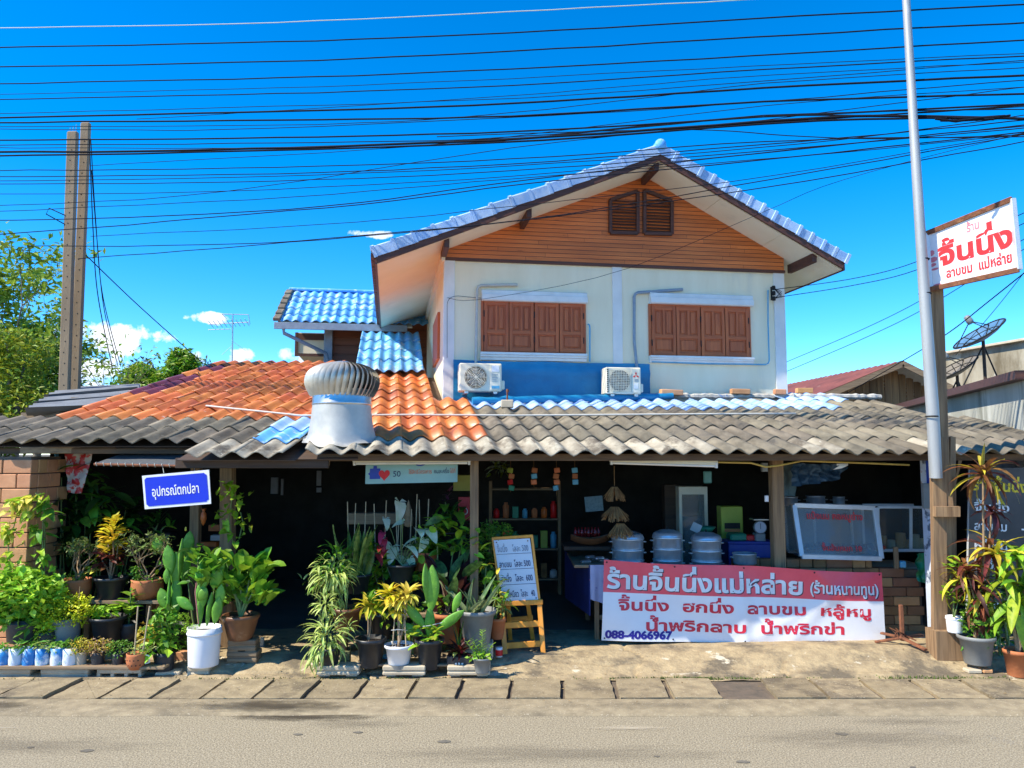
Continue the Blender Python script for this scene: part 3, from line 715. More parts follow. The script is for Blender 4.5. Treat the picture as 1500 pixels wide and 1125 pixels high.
# service bracket with insulators at the right corner
sv = MB(); c = H(1130, 430, -.08)
sv.beam(c + Vector((0, 0, -.10)), c + Vector((0, 0, .1)), .02, .02, M['black'])
for dz_ in (-.08, .0, .08): sv.lathe([(0, -.03), (.025, -.03), (.03, 0), (.025, .03), (0, .03)], 8, M['black'], c + Vector((.02, -.03, dz_)))
for k in range(4): sv.tube([c + Vector((.02, -.03, .08)), c + Vector((.12, -.08, .02 - k * .03)), c + Vector((.03, -.04, -.08))], .005, 4, M['wire'])
sv.build('wire_bracket', house)

# ---- rear wing of the house
rw = thing('rear_wing', 'low rear wing left of the house with shiny blue tiled roof and brown boards', 'building', (hp.x, hp.y, 0), radians(9))
YR = 4.6
ea = H(406, 471, YR); eb_ = H(574, 478, YR); tb = H(560, 432, YR + 1.6); ta = H(427, 428, YR + 1.6)
zt = (ta.z + tb.z) / 2; ze = (ea.z + eb_.z) / 2
def tile_patch(parent, o0, ex, ey, nu, nv, tw, tl, mat, amp=.035, ribs=2, th=.010, inside=None, sample=8, name='roof_tile', matf=None):
    """rows of two-rib roof tiles; ex along the eave, ey up the slope"""
    ex = Vector(ex).normalized(); ey = Vector(ey).normalized(); nn = ex.cross(ey).normalized()
    if nn.z < 0: nn = -nn
    meshes = {}
    def mesh_for(mt):
        if mt in meshes: return meshes[mt]
        b = MB(); m = ribs * sample + 2; vs = []
        for t_ in (0, tl * 1.14):
            for k in range(m):
                s_ = k / sample / ribs * tw; ph = 2 * pi * k / sample; c_ = cos(ph); hgt = amp * (c_ * .5 + .5) ** .8
                base = ex * s_ + ey * t_ + nn * (hgt + (.016 if t_ == 0 else 0) + (.003 if t_ == 0 else 0))
                vs.append(base); vs.append(base - nn * th)
        fs = []
        for k in range(m - 1):
            a = 2 * k; fs += [(a, a + 2, 2 * m + a + 2, 2 * m + a), (a + 1, 2 * m + a + 1, 2 * m + a + 3, a + 3), (a, a + 1, a + 3, a + 2)]
        fs += [(0, 2 * m, 2 * m + 1, 1), (2 * m - 2, 2 * m - 1, 4 * m - 1, 4 * m - 2)]
        b.add(vs, fs, mt, False); me = b.mesh(name)
        # smooth only the corrugated faces
        for p in me.polygons: p.use_smooth = abs(p.normal.dot(nn)) > .3
        meshes[mt] = me; return me
    for j in range(nv):
        for i in range(nu):
            p = Vector(o0) + ex * (i * tw) + ey * (j * tl)
            cpt = p + ex * tw / 2 + ey * tl / 2
            mt = matf(cpt, i, j) if matf else mat
            if mt is None or (inside and not inside(cpt)): continue
            o = ob(name, mesh_for(mt), parent, p + nn * RN.uniform(0, .004) + ey * (RN.uniform(-.016, .016) - (.05 if RN.random() < .05 else 0)), (RN.uniform(-.006, .006), RN.uniform(-.004, .004), RN.uniform(-.010, .010)))
Lx = (eb_ - ea).length; sd = Vector((0, 1.6, zt - ze)); sld = sd.length
tile_patch(rw, (ea.x, YR, ze), (1, 0, 0), sd, int(Lx / .36) + 2, 5, .36, sld / 5, M['bluetile'], amp=.045)
MB().slab([(ea.x, YR, ze - .02), (eb_.x + .4, YR, ze - .02), (eb_.x + .4, YR + 1.6, zt - .02), (ea.x, YR + 1.6, zt - .02)], .03, M['soffit']).build('roof_deck', rw)
MB().boxp(ea.x - .05, eb_.x + .3, YR - .06, YR - .02, ze - .13, ze + .0, M['greypipe'], .004).build('fascia_gutter', rw)
vt = MB().boxp(-.05, .09, -.02, .30, 0, .07, M['greytile'], .012).mesh('verge_tile')
for i in range(6):
    p = Vector((ea.x - .03, YR, ze)).lerp(Vector((ea.x + .0, YR + 1.6, zt)), i / 6); o = ob('verge_tile', vt, rw, p + Vector((0, 0, .03)), (atan2(zt - ze, 1.6) - .12, 0, RN.uniform(-.05, .05)))
MB().boxp(ea.x, eb_.x + .4, YR + 1.52, YR + 1.72, zt + .03, zt + .09, M['bluetile'], .02).build('ridge_cap', rw)
cx0, cx1 = H(475, 500, YR + .5).x, H(487, 500, YR + .5).x
MB().boxp(cx0, cx1, YR + .45, YR + .7, 2.9, ze + .1, M['greypipe'], .005).build('column', rw)
bb = MB(); z = 2.9
while z < ze + .3:
    bb.add([(cx1, YR + .60, z), (xl, YR + .60, z), (xl, YR + .565, z + .004), (cx1, YR + .565, z + .004), (cx1, YR + .59, z + .17), (xl, YR + .59, z + .17)], [(0, 3, 2, 1), (3, 4, 5, 2)], pmat('rear_board', (.26, .085, .035), (.17, .055, .025), 2, .6, stretch=(.3, 1, 8), bump=.1) if 'rear_board' not in bpy.data.materials else bpy.data.materials['rear_board']); z += .17
bb.build('board_wall', rw, kind='stuff')
MB().boxp(cx1, xl, YR + .61, YR + 2.5, 2.9, ze, M['brownwood']).build('wall', rw)
q0 = H(437, 490, YR + .9); q1 = H(475, 490, YR + .9)
MB().boxp(q0.x, q1.x, YR + .9, YR + 2.4, H(450, 520, YR + .9).z, ze - .05, M['soffit']).build('rear_wall', rw)
MB().boxp(q0.x - .01, q1.x, YR + .87, YR + .9, H(450, 498, YR + .9).z, H(450, 489, YR + .9).z, M['brownwood']).build('rear_rail', rw)
MB().boxp(q0.x - .06, q0.x, YR + .87, YR + .93, H(450, 522, YR + .9).z, ze - .05, M['brownwood']).build('rear_post', rw)
MB().boxp(q0.x, q1.x, YR + .865, YR + .895, H(450, 522, YR + .9).z, H(450, 518, YR + .9).z, M['brownwood']).build('rear_rail', rw)
MB().tube([H(415, 477, YR), H(416, 488, YR), H(478, 518, YR + .3), H(481, 530, YR + .4), H(481, 560, YR + .4)], .035, 8, M['greypipe']).build('downpipe', rw)
# lean-to roof between wing and house (blue corrugated)
l0 = H(526, 540, 2.2); l1 = H(640, 540, 2.2); m0 = H(536, 490, 4.5)
tile_patch(rw, (l0.x - .05, 2.0, l0.z - .08), (1, 0, 0), (0, 2.5, m0.z - l0.z + .08), 8, 4, .36, .68, M['bluetile'], amp=.05, inside=lambda c: c.x < xl - .02 - .1)

# ---- blue tarpaulin skirting on the house wall
tp = MB(); nx, nz_ = 60, 8; A = [H(664, 527, -.03), H(951, 533, -.03)]; zb = H(800, 590, -.03).z
vs = []
for j in range(nz_ + 1):
    for i in range(nx + 1):
        f = i / nx; x = A[0].x + (A[1].x - A[0].x) * f; zt_ = A[0].z + (A[1].z - A[0].z) * f - .03 * abs(sin(f * 7)) * .3; z = zb + (zt_ - zb) * j / nz_
        vs.append((x, -.035 - .020 * (noise.noise((x * 3, z * 2, 0)) + .5) - (.025 if j == 6 else 0) - .012 * sin(x * 9 + z * 3), z))
tp.add(vs, [(j * (nx + 1) + i, j * (nx + 1) + i + 1, (j + 1) * (nx + 1) + i + 1, (j + 1) * (nx + 1) + i) for j in range(nz_) for i in range(nx)], M['bluetarp'], True)
o = tp.build('blue_tarpaulin'); o.location = (hp.x, hp.y, 0); o.rotation_euler = (0, 0, radians(9))
tag(o, 'blue tarpaulin nailed along the foot of the house wall behind the air conditioners', 'tarpaulin')

# ---- air-conditioner outdoor units
def ac_unit(x0, x1, z0, z1, label, rnd_grille, mark):
    W = x1 - x0; Hh = z1 - z0; D = .26
    t = thing('air_conditioner', label, 'air conditioner', HF.o + HF.R @ Vector((x0, -.42, z0)), radians(9), 'air conditioner outdoor units on the house wall')
    MB().boxp(0, W, 0, D, 0, Hh, M['acwhite'], .012).build('casing', t)
    cx = W * .385; r = Hh * .40; cz = Hh * .5
    MB().disc((cx, -.003, cz), r, M['dark'], 32, (0, -1, 0)).build('fan_opening', t)
    fb = MB()
    for k in range(5):
        a = 2 * pi * k / 5
        fb.add([(cx + .03 * cos(a), .0 - .006, cz + .03 * sin(a)), (cx + r * .85 * cos(a), -.006, cz + r * .85 * sin(a)), (cx + r * .85 * cos(a + .8), -.004, cz + r * .85 * sin(a + .8)), (cx + .03 * cos(a + 1), -.004, cz + .03 * sin(a + 1))], [(0, 1, 2, 3)], M['greyplastic'])
    fb.build('fan', t)
    gl = MB()
    if rnd_grille:
        for i in range(1, 8): gl.tube([(cx + r * i / 7.5 * cos(2 * pi * k / 28), -.018, cz + r * i / 7.5 * sin(2 * pi * k / 28)) for k in range(29)], .0035, 4, M['acwhite'], False)
        for k in range(12): gl.beam((cx, -.02, cz), (cx + r * cos(2 * pi * k / 12), -.016, cz + r * sin(2 * pi * k / 12)), .005, .005, M['acwhite'])
    else:
        for i in range(-6, 7):
            hh = r * .98; gl.beam((cx - hh, -.02, cz + hh * i / 6.2), (cx + hh, -.02, cz + hh * i / 6.2), .006, .006, M['acwhite'])
            gl.beam((cx + hh * i / 6.2, -.016, cz - hh), (cx + hh * i / 6.2, -.016, cz + hh), .006, .006, M['acwhite'])
    gl.build('grille', t, kind='stuff')
    MB().boxp(W * .72, W * .97, -.008, 0, Hh * .05, Hh * .95, M['acwhite'], .004).build('service_panel', t)
    if mark:   # three red diamonds and a print block
        b = MB(); cxm, czm, s = W * .85, Hh * .70, .030
        for a in (90, 210, 330):
            a = radians(a); u = Vector((cos(a), 0, sin(a))); v_ = Vector((-sin(a), 0, cos(a))); c = Vector((cxm, -.0115, czm))
            b.poly([c, c + u * s * .9 + v_ * s * .42, c + u * s * 1.75, c + u * s * .9 - v_ * s * .42], M['red'])
        b.build('red_emblem', t)
        b = MB()
        for k in range(3): b.boxp(W * .80, W * .92, -.0115, -.009, Hh * (.47 + .04 * k), Hh * (.49 + .04 * k), M['greypipe'])
        b.boxp(W * .79, W * .91, -.0115, -.009, Hh * .20, Hh * .40, M['white'])
        b.build('rating_label', t, kind='stuff')
        vs_ = MB()
        for k in range(12): vs_.boxp(.012, .03, -.006, .02, Hh * (.06 + .075 * k), Hh * (.10 + .075 * k), M['black'])
        vs_.build('side_vent', t, kind='stuff')
    else:
        b = MB().boxp(W * .76, W * .93, -.0115, -.009, Hh * .70, Hh * .92, M['whiteplastic'])
        for k in range(5): b.boxp(W * .76, W * (.90 - .03 * (k % 2)), -.0115, -.009, Hh * (.36 + .06 * k), Hh * (.375 + .06 * k), M['greypipe'])
        b.boxp(W * .76, W * .94, -.0115, -.009, Hh * .10, Hh * .20, M['bluepipe'])
        b.build('rating_label', t)
    MB().boxp(W, W + .045, .04, D - .02, Hh * .08, Hh * .40, M['acwhite'], .008).build('valve_cover', t)
    f = MB()
    for xx in (.12 * W, .8 * W): f.boxp(xx, xx + .05, -.02, D + .16, -.035, -.002, M['steel'], .004)
    f.build('mounting_bracket', t)
ac_unit(H(673, 560, -.42).x, H(735, 560, -.42).x, H(700, 573, -.42).z, H(700, 532, -.42).z, 'air conditioner unit with round grille nearest the orange roof', True, False)
ac_unit(H(888, 560, -.42).x, H(939, 560, -.42).x, H(910, 577, -.42).z, H(910, 538, -.42).z, 'smaller air conditioner unit with red three-diamond emblem', False, True)

# ============================================================ NEIGHBOUR HOUSES ON THE RIGHT
def W3(px, py, Y): return PT(px, py, Y)
M['redroof'] = pmat('rusty_red_metal_roof', (.24, .075, .055), (.14, .045, .035), 2, .6, bump=.1, spots=(2.5, .62, .12, (.36, .24, .19)))
M['oldboards'] = woodmat('old_brown_boards', (.36, .20, .085), (.15, .08, .04), axis=2, rough=.9, fine=12, rnd=.35, bump=.3)
nh = thing('timber_house', 'old timber house with rusty red metal roof right of the white house', 'house', (0, 0, 0))
ap = W3(1322, 529, 17); le = W3(1180, 588, 17); re = W3(1418, 577, 17)
rp = Vector((ap.x - .55, 24, ap.z)); 
off = rp - ap
def corr(p00, p10, p11, p01, n, amp, mat, th=.015):
    """corrugated sheet between four corners; ribs run p00->p01"""
    b = MB(); vs = []; k2 = n * 4
    p00, p10, p11, p01 = map(Vector, (p00, p10, p11, p01)); nn = (p10 - p00).cross(p01 - p00).normalized()
    if nn.z < 0: nn = -nn
    for (a, c) in ((p00, p10), (p01, p11)):
        for k in range(k2 + 1): vs.append(a.lerp(c, k / k2) + nn * amp * cos(2 * pi * k / 4))
    b.add(vs, [(k, k + 1, k2 + 2 + k, k2 + 1 + k) for k in range(k2)], mat, True); return b
corr(le, le + off, ap + off, ap, 26, .022, M['redroof']).build('roof_sheet', nh)
corr(re, re + off, ap + off, ap, 26, .022, M['redroof']).build('roof_sheet', nh)
MB().slab([ap + Vector((0, .02, -.05)), re + Vector((0, .02, -.05)), re + Vector((0, 3, -.05)), ap + Vector((0, 3, -.05))], .02, M['white']).build('soffit', nh)
for a, c in ((le, ap), (ap, re)): MB().beam(a + Vector((0, -.02, -.06)), c + Vector((0, -.02, -.06)), .03, .13, M['oldwood_h']).build('barge_board', nh)
bw = .17; x = le.x + .35
while x < re.x - .2:
    zt_ = (le.z + (ap.z - le.z) * (x - le.x) / (ap.x - le.x)) if x < ap.x else (ap.z + (re.z - ap.z) * (x - ap.x) / (re.x - ap.x))
    zm = W3(1300, 597, 17.6).z
    ob('board', MB().boxp(0, bw - .012, 0, .025, zm, zt_ - .12, M['oldboards'], .003).mesh('board'), nh, (x, 17.6 + RN.uniform(-.012, .012), 0), (0, 0, RN.uniform(-.03, .03)))
    ob('board', MB().boxp(0, bw - .014, 0, .025, 1.2, zm - .02, M['oldboards'], .003).mesh('board'), nh, (x, 17.56 + RN.uniform(-.012, .012), 0), (0, 0, RN.uniform(-.03, .03)))
    x += bw
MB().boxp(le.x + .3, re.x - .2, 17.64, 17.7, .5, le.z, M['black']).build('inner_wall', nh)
ob('brick', MB().boxp(-.17, .17, -.08, .08, 0, .11, M['brickpale'], .006).mesh('brick'), nh, W3(1178, 576, 16.9))

M['stained'] = pmat('stained_cement_wall', (.45, .41, .31), (.24, .20, .13), 1.1, .9, bump=.15, stretch=(1, 1, .35), spots=(1.6, .52, .16, (.15, .12, .07)), spots2=(2.8, .62, .08, (.62, .59, .50)))
M['streaked'] = pmat('streaked_white_wall', (.58, .58, .52), (.38, .38, .33), 2.2, .9, bump=.1, stretch=(1, 1, .14), spots=(3.4, .54, .14, (.17, .17, .13)), spots2=(7, .64, .08, (.70, .71, .68)))
a = W3(1372, 521, 19); b_ = W3(1560, 479, 15.5)
fw = MB(); dirv = Vector((b_.x - a.x, b_.y - a.y, 0)); zt_ = a.z
fw.slab([(a.x, a.y, 0), (b_.x, b_.y, 0), (b_.x, b_.y, zt_), (a.x, a.y, zt_)], .2, M['stained'])
t = thing('far_cement_wall', 'tall brown-stained cement wall behind the satellite dishes', 'wall'); fw.build('wall', t)
MB().beam((a.x, a.y - .05, zt_ + .02), (b_.x, b_.y - .05, zt_ + .02), .26, .05, M['concrete']).build('coping', t)
a = W3(1300, 605, 16.5); zt_ = a.z; b_ = PT(1500, 547, 8.6); b_ = Vector((5.9, 8.75, zt_)); 
t = thing('boundary_wall', 'grey streaked boundary wall with dark sloping metal coping beside the shop roof', 'wall')
MB().slab([(a.x, a.y, 0), (b_.x, b_.y, 0), (b_.x, b_.y, zt_), (a.x, a.y, zt_)], .15, M['streaked']).build('wall', t)
MB().beam((a.x - .04, a.y, zt_ + .04), (b_.x - .04, b_.y, zt_ + .04), .22, .10, M['brownwood']).build('coping', t)
# satellite dishes
M['dishblue'] = pmat('blue_dish_mesh', (.10, .22, .38), (.07, .17, .30), 6, .5, bump=.05)
M['dishgrey'] = pmat('grey_dish_mesh', (.22, .19, .15), (.16, .14, .11), 6, .6, bump=.05)
def dish(px, py, Y, rad, tilt, az, mat, label):
    c = PT(px, py, Y); t = thing('satellite_dish', label, 'satellite dish', c, group='satellite dishes on the wall')
    Rm = (Matrix.Rotation(az, 4, 'Z') @ Matrix.Rotation(tilt, 4, 'Y'))
    b = MB(); n = 28; prof = [(0.001, 0), (rad * .35, rad * .03), (rad * .7, rad * .12), (rad, rad * .26)]
    b.lathe(prof, n, mat, M=Rm); b.lathe([(r, z - .008) for r, z in prof], n, mat, M=Rm); b.build('dish', t)
    rb = MB()
    for k in range(12):
        a = 2 * pi * k / 12; rb.tube([Rm @ Vector((r * cos(a), r * sin(a), z + .004)) for r, z in prof], .009, 4, M['black'])
    rb.tube([Rm @ Vector((rad * cos(2 * pi * k / 28), rad * sin(2 * pi * k / 28), rad * .26)) for k in range(29)], .014, 5, M['black'], False)
    rb.tube([Rm @ Vector((rad * .7 * cos(2 * pi * k / 28), rad * .7 * sin(2 * pi * k / 28), rad * .12 + .005)) for k in range(29)], .008, 4, M['black'], False)
    rb.build('rib', t, kind='stuff')
    f = MB(); fp = Rm @ Vector((0, 0, rad * .85))
    for k in range(3):
        a = 2 * pi * k / 3 + .5; f.tube([Rm @ Vector((rad * .9 * cos(a), rad * .9 * sin(a), rad * .22)), fp], .009, 4, M['black'])
    f.build('feed_strut', t)
    MB().lathe([(0, -.05), (.05, -.05), (.06, 0), (.05, .10), (0, .12)], 10, M['greyplastic'], M=Matrix.Translation(fp) @ Rm.to_3x3().to_4x4()).build('feed_horn', t)
    MB().tube([(0, 0, -.02), (.02, .03, -1.4)], .028, 8, M['darkwood']).tube([(0, 0, -.1), (.35, .1, -.85)], .014, 4, M['black']).tube([(0, 0, -.1), (-.35, .1, -.85)], .014, 4, M['black']).build('mast', t)
dish(1440, 497, 13.5, .46, radians(-34), radians(0), M['dishblue'], 'blue mesh satellite dish tilted up against the sky')
dish(1402, 548, 14.5, .46, radians(-32), radians(0), M['dishgrey'], 'smaller grey dish below it, half hidden by the timber post')
# TV antenna behind the orange roof
t = thing('tv_antenna', 'thin television aerial on a mast behind the orange roof', 'antenna', PT(340, 560, 16))
q = lambda a, b_: PT(a, b_, 16) - PT(340, 560, 16)
MB().tube([q(340, 560), q(341, 460)], .016, 5, M['steel']).build('mast', t)
s = MB(); s.tube([q(306, 475), q(364, 472)], .010, 4, M['steel'])
for k in range(9): c = q(309 + k * 6.6, 475 - k * .35); s.tube([c + Vector((0, -.15, .05)), c + Vector((0, .15, -.05))], .006, 4, M['steel'])
s.tube([q(325, 460), q(364, 461)], .010, 4, M['steel']); s.tube([q(325, 460), q(332, 467)], .007, 4, M['steel']); s.tube([q(364, 461), q(366, 475)], .01, 4, M['steel'])
s.tube([q(305, 483), q(338, 482)], .008, 4, M['steel']); s.build('boom', t)
MB().tube([q(341, 505), q(325, 520)], .004, 3, M['wirelight']).tube([q(341, 500), q(360, 514)], .004, 3, M['wirelight']).build('guy_wire', t)
# ============================================================ OPEN-FRONTED SHOP
shop = thing('open_shop', 'low open-fronted shop with patchwork roof of grey, orange and blue corrugated tiles', 'shop', (0, 0, 0))
ZS = .085
def rz_(Y, X=0.0): return 2.1 + .25 * (Y - 7.6)          # left roof plane
T9 = math.tan(radians(9))
ex2 = Vector((cos(radians(5)), sin(radians(5)), 0)); ey2 = Vector((-T9, 1, .25)); ey2.normalize()
o2 = Vector((-1.98, 7.42, 2.065))
n2 = ex2.cross(ey2).normalized()
def rroof(X, Y): return o2.z - (n2.x * (X - o2.x) + n2.y * (Y - o2.y)) / n2.z
def seamX(Y): return -1.78 - (Y - 7.42) * T9
def lin(x, pts):
    for (x0, y0), (x1, y1) in zip(pts, pts[1:]):
        if x0 <= x <= x1: return y0 + (y1 - y0) * (x - x0) / (x1 - x0)
    return pts[0][1] if x < pts[0][0] else pts[-1][1]
def right_mat(c, i, j):
    px, py = proj(c)
    loc = HF.R.transposed() @ (c - HF.o)
    if loc.y > -.22 and loc.x > xl - .16: return None
    if px > 1700: return None
    top = lin(px, [(400, 546), (660, 546), (690, 575), (1150, 580), (1290, 597), (1500, 636), (1700, 650)])
    if py < top: return None
    if j == 0: return M['lighttile'] if px < 1010 or RN.random() < .12 else M['greytile']
    lim = 628 + (py - 545) * 1.05
    if px < lim:
        if j == 1 and 560 < px < 612: return M['purpletile']
        
        return M['orangetile']
    if py < 598 and px < 1270: return M['paleblue']
    return M['greytile']
tile_patch(shop, o2, ex2, ey2, 21, 10, .45, .60, None, amp=.060, matf=right_mat)
def left_mat(c, i, j):
    px, py = proj(c)
    if c.x + .18 > seamX(c.y) and j > 0: return None
    if py < 531: return None
    if j == 0:
        return M['lighttile'] if -3.20 < c.x < -2.2 else None
    hip = 130 + (598 - py) * 2.85
    if j >= 3 and px < hip: return None
    if j <= 2:
        if -2.75 < c.x < -2.15: return M['bluetile'] if j == 1 else M['paleblue']
        return M['greytile']
    if px < hip + 45 and 540 < py < 585: return M['purpletile'] if RN.random() < .6 else M['orangetile']
    return M['orangetile']
tile_patch(shop, (-6.70, 7.36, rz_(7.36) - .0), (1, 0, 0), (0, 1, .25), 14, 13, .45, .58, None, amp=.060, matf=left_mat)
# side hip of darker tiles at the far left
for k in range(3):
    A, B, C, D = PT(36 + k * 14, 604 - k * 10, 9.6 + k), PT(60 + k * 18, 592 - k * 10, 11 + k), PT(190 + k * 8, 577 - k * 5, 11.4 + k), PT(130 + k * 36, 600 - k * 14, 9.9 + k)
    s = corr(A, B, C, D, 4, .06, M['greyblue']); s.build('hip_sheet', shop)
# dark sheet added under the tiles so that no daylight leaks through; purlins below
ln = MB()
P0 = [(-6.0, 8.05), (-3.25, 8.05), (-3.25, 7.50), (-2.1, 7.50), (-2.1, 7.55), (-1.5, 7.55), (-2.6, 13.0), (-5.1, 13.0), (-5.1, 9.8), (-6.0, 9.4)]
ln.slab([(x, y, rz_(y) - .055) for x, y in P0][::1], .01, M['darkwood'])
P1 = [(-1.9, 7.60), (5.9, 8.28), (5.9, 8.7), (5.9, 10.6), (2.8, 11.1), (-.6, 10.55), (-.8, 13), (-2.5, 13)]
ln.slab([(x, y, rroof(x, y) - .06) for x, y in P1], .01, M['darkwood'])
ln.build('light_block_sheet', shop)
for k in range(4):
    Y0 = 7.72 + k * 1.1
    MB().beam((-6.3 if k else -3.1, Y0 + (.45 if not k else 0), rz_(Y0 + (.45 if not k else 0)) - .11), (seamX(Y0), Y0 + (.0), rz_(Y0) - .11), .06, .09, M['oldwood_h']).build('purlin', shop)
M['darkoak'] = woodmat('aged_brown_beam', (.16, .095, .05), (.08, .045, .025), rough=.85)
a = Vector((-1.9, 7.62, 2.02)); b_ = Vector((5.9, 7.62 + 7.8 * math.tan(radians(5)), 2.02))
MB().beam(a + Vector((0, 0, .035)), b_ + Vector((0, 0, .035)), .05, .07, M['darkoak'], .004).build('eave_beam', shop)
MB().beam((-3.3, 7.62, 2.0), (-1.8, 7.62, 2.0), .05, .10, M['darkwood'], .004).build('eave_beam', shop)
MB().beam((-6.5, 8.16, 2.12), (-3.2, 8.16, 2.12), .05, .06, M['darkoak'], .004).build('eave_beam', shop)
MB().beam(PT(30, 660, 8.0), PT(170, 658, 8.3), .05, .07, M['oldwood_h'], .004).build('eave_beam', shop)
def post(px, w, Y, z1, mat, z0=ZS, d=None, px2=None):
    a = PT(px, 800, Y); b = PT(px2 or px, 670, Y)
    return MB().beam((a.x, Y, z0), (b.x, Y, z1), w, d or w, mat, .006, up=(0, 1, 0)).build('post', shop)
post(695, .085, 8.0, 2.08, M['oldwood'])
post(1139, .13, 8.6, 2.10, M['oldwood'], px2=1136)
post(288, .10, 8.9, 2.2, M['oldwood']); post(338, .13, 8.25, 2.05, M['oldwood'], px2=334)
post(1380, .13, 8.8, 2.1, M['oldwood'])
# peeling painted column beside the big timber
M['peel'] = pmat('peeling_paint', (.62, .66, .74), (.52, .58, .70), 3, .8, bump=.2, spots=(5, .55, .05, (.10, .13, .18)), spots2=(4, .62, .03, (.50, .20, .07)))
a = PT(1364, 800, 8.35)
MB().boxp(a.x - .045, a.x + .045, 8.30, 8.42, ZS, 2.08, M['peel'], .008).build('painted_column', shop)
MB().boxp(a.x - .11, a.x + .04, 8.24, 8.29, PT(0, 745, 8.25).z, PT(0, 708, 8.25).z, M['greyplastic'], .004).build('meter_box', shop)
MB().boxp(a.x - .05, a.x - .01, 8.22, 8.29, PT(0, 708, 8.25).z, 2.06, pmat('blue_cloth', (.03, .08, .45), rough=.8), .004).build('blue_strip', shop)
# interior shell
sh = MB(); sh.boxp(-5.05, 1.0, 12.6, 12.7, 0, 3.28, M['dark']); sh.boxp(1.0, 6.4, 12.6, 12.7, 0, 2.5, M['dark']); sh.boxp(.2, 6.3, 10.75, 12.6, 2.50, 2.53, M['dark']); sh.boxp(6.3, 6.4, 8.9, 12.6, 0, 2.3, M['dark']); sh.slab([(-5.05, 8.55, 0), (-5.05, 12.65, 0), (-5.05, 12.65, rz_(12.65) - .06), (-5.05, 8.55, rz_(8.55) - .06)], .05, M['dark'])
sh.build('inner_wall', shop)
# pale strips painted as light through openings, far inside at the left
for (x0, y0, x1, y1) in ((392, 700, 403, 724), (407, 702, 411, 726), (460, 690, 467, 712), (460, 715, 467, 722)):
    p, q = PT(x0, y1, 12.4), PT(x1, y0, 12.4)
    MB().boxp(p.x, q.x, 12.55, 12.59, p.z, q.z, pmat('pale_sheet', (.45, .42, .42), rough=.9) if 'pale_sheet' not in bpy.data.materials else bpy.data.materials['pale_sheet']).build('painted_daylight', shop)

# ---- conduit lying along the roof
pts = [PT(302, 592, 9.6), PT(440, 596, 9.0), PT(600, 593, 9.1), PT(760, 593, 9.2), PT(1000, 594, 9.5), PT(1165, 595, 9.7)]
for i, p in enumerate(pts): p.z = (rz_(p.y) if p.x < seamX(p.y) else rroof(p.x, p.y)) + .085
o = MB().tube(pts, .012, 6, M['palepipe']).build('roof_conduit'); tag(o, 'thin pale pipe lying across the tiles of the shop roof', 'pipe')

# ---- turbine ventilator
vb = PT(500, 640, 8.0); vz = PT(500, 590, 8.0).z
vent = thing('turbine_ventilator', 'silver spinning turbine roof ventilator on a flared base', 'roof ventilator', (vb.x, 8.0, vz))
R_ = .385; hz0 = PT(0, 581, 8.0).z - vz; hz1 = PT(0, 531, 8.0).z - vz
b = MB(); n = 48; prof = []
for k in range(15):
    f = k / 14; rr = .275 + (.37 - .275) * (f ** .35); prof.append((rr, f))
vs = []; m = 9; base_r = [(.285, .0), (.29, -.05), (.30, -.12), (.315, -.20), (.335, -.28), (.37, -.34), (.42, -.40)]
b.lathe([(.300, hz0 + .07), (.300, 0.0), (.306, -.01), (.306, -.02), (.300, -.03)], 40, M['steel'])
b.build('collar', vent, (0, 0, 0))
M['dullzinc'] = pmat('dull_zinc', (.56, .54, .48), (.44, .43, .39), 5, .55, metal=.45, bump=.06, spots=(4, .6, .15, (.33, .30, .25)))
fl = MB(); nn_ = 48; rows = []
def roofz(X, Y): return (rz_(Y) if X < seamX(Y) else rroof(X, Y))
zr0 = -.0
for j, (fr, ft) in enumerate(((.298, 0), (.305, .25), (.315, .5), (.330, .75), (.345, .90), (.37, 1.0), (.40, 1.02))):
    for k in range(nn_):
        a = 2 * pi * k / nn_; x, y = fr * cos(a), fr * sin(a)
        zr = roofz(vb.x + x, 8.0 + y) - vz + .05 + .012 * cos(x * 25)
        if j >= 5: x *= (1 + .04 * sin(a * 7)); 
        rows.append((x, y, -.02 + (zr + .02) * min(1, ft) + (0.012 if j == 6 else 0)))
fl.add(rows, [(j * nn_ + k, j * nn_ + (k + 1) % nn_, (j + 1) * nn_ + (k + 1) % nn_, (j + 1) * nn_ + k) for j in range(6) for k in range(nn_)], M['dullzinc'], True)
fl.build('flared_base', vent)
M['finsteel'] = pmat('satin_steel', (.72, .66, .54), (.58, .53, .43), 8, .40, metal=.45, bump=.02)
fins = MB(); NF = 38
for i in range(NF):
    a0 = 2 * pi * i / NF; vs = []; K = 14
    for k in range(K + 1):
        f = k / K; z = hz0 + (hz1 - hz0) * f
        r = .275 + .115 * sin(min(1, f * 1.12) * pi * .5) ** .9 if f < .72 else None
        th_ = pi * (f - .02) * .98
        r = .325 + .060 * sin(pi * min(f / .42, 1) * .5) if f < .42 else .385 * (1 - ((f - .42) / .60) ** 2.6) ** .5
        a = a0 + .16 * (f - .5)
        ca, sa = cos(a), sin(a); a2 = a + .165
        vs += [(r * ca, r * sa, z), ((r - .012) * cos((a + a2) / 2), (r - .012) * sin((a + a2) / 2), z), ((r - .045) * cos(a2), (r - .045) * sin(a2), z)]
    fins.add(vs, [(3 * k + c, 3 * k + 1 + c, 3 * k + 4 + c, 3 * k + 3 + c) for k in range(K) for c in (0, 1)], M['finsteel'], True)
fins.build('fin', vent, kind='stuff')
MB().lathe([(.001, hz1 + .012), (.06, hz1 + .010), (.11, hz1 - .006), (.125, hz1 - .03), (.12, hz1 - .035)], 28, M['steel']).build('cap', vent)
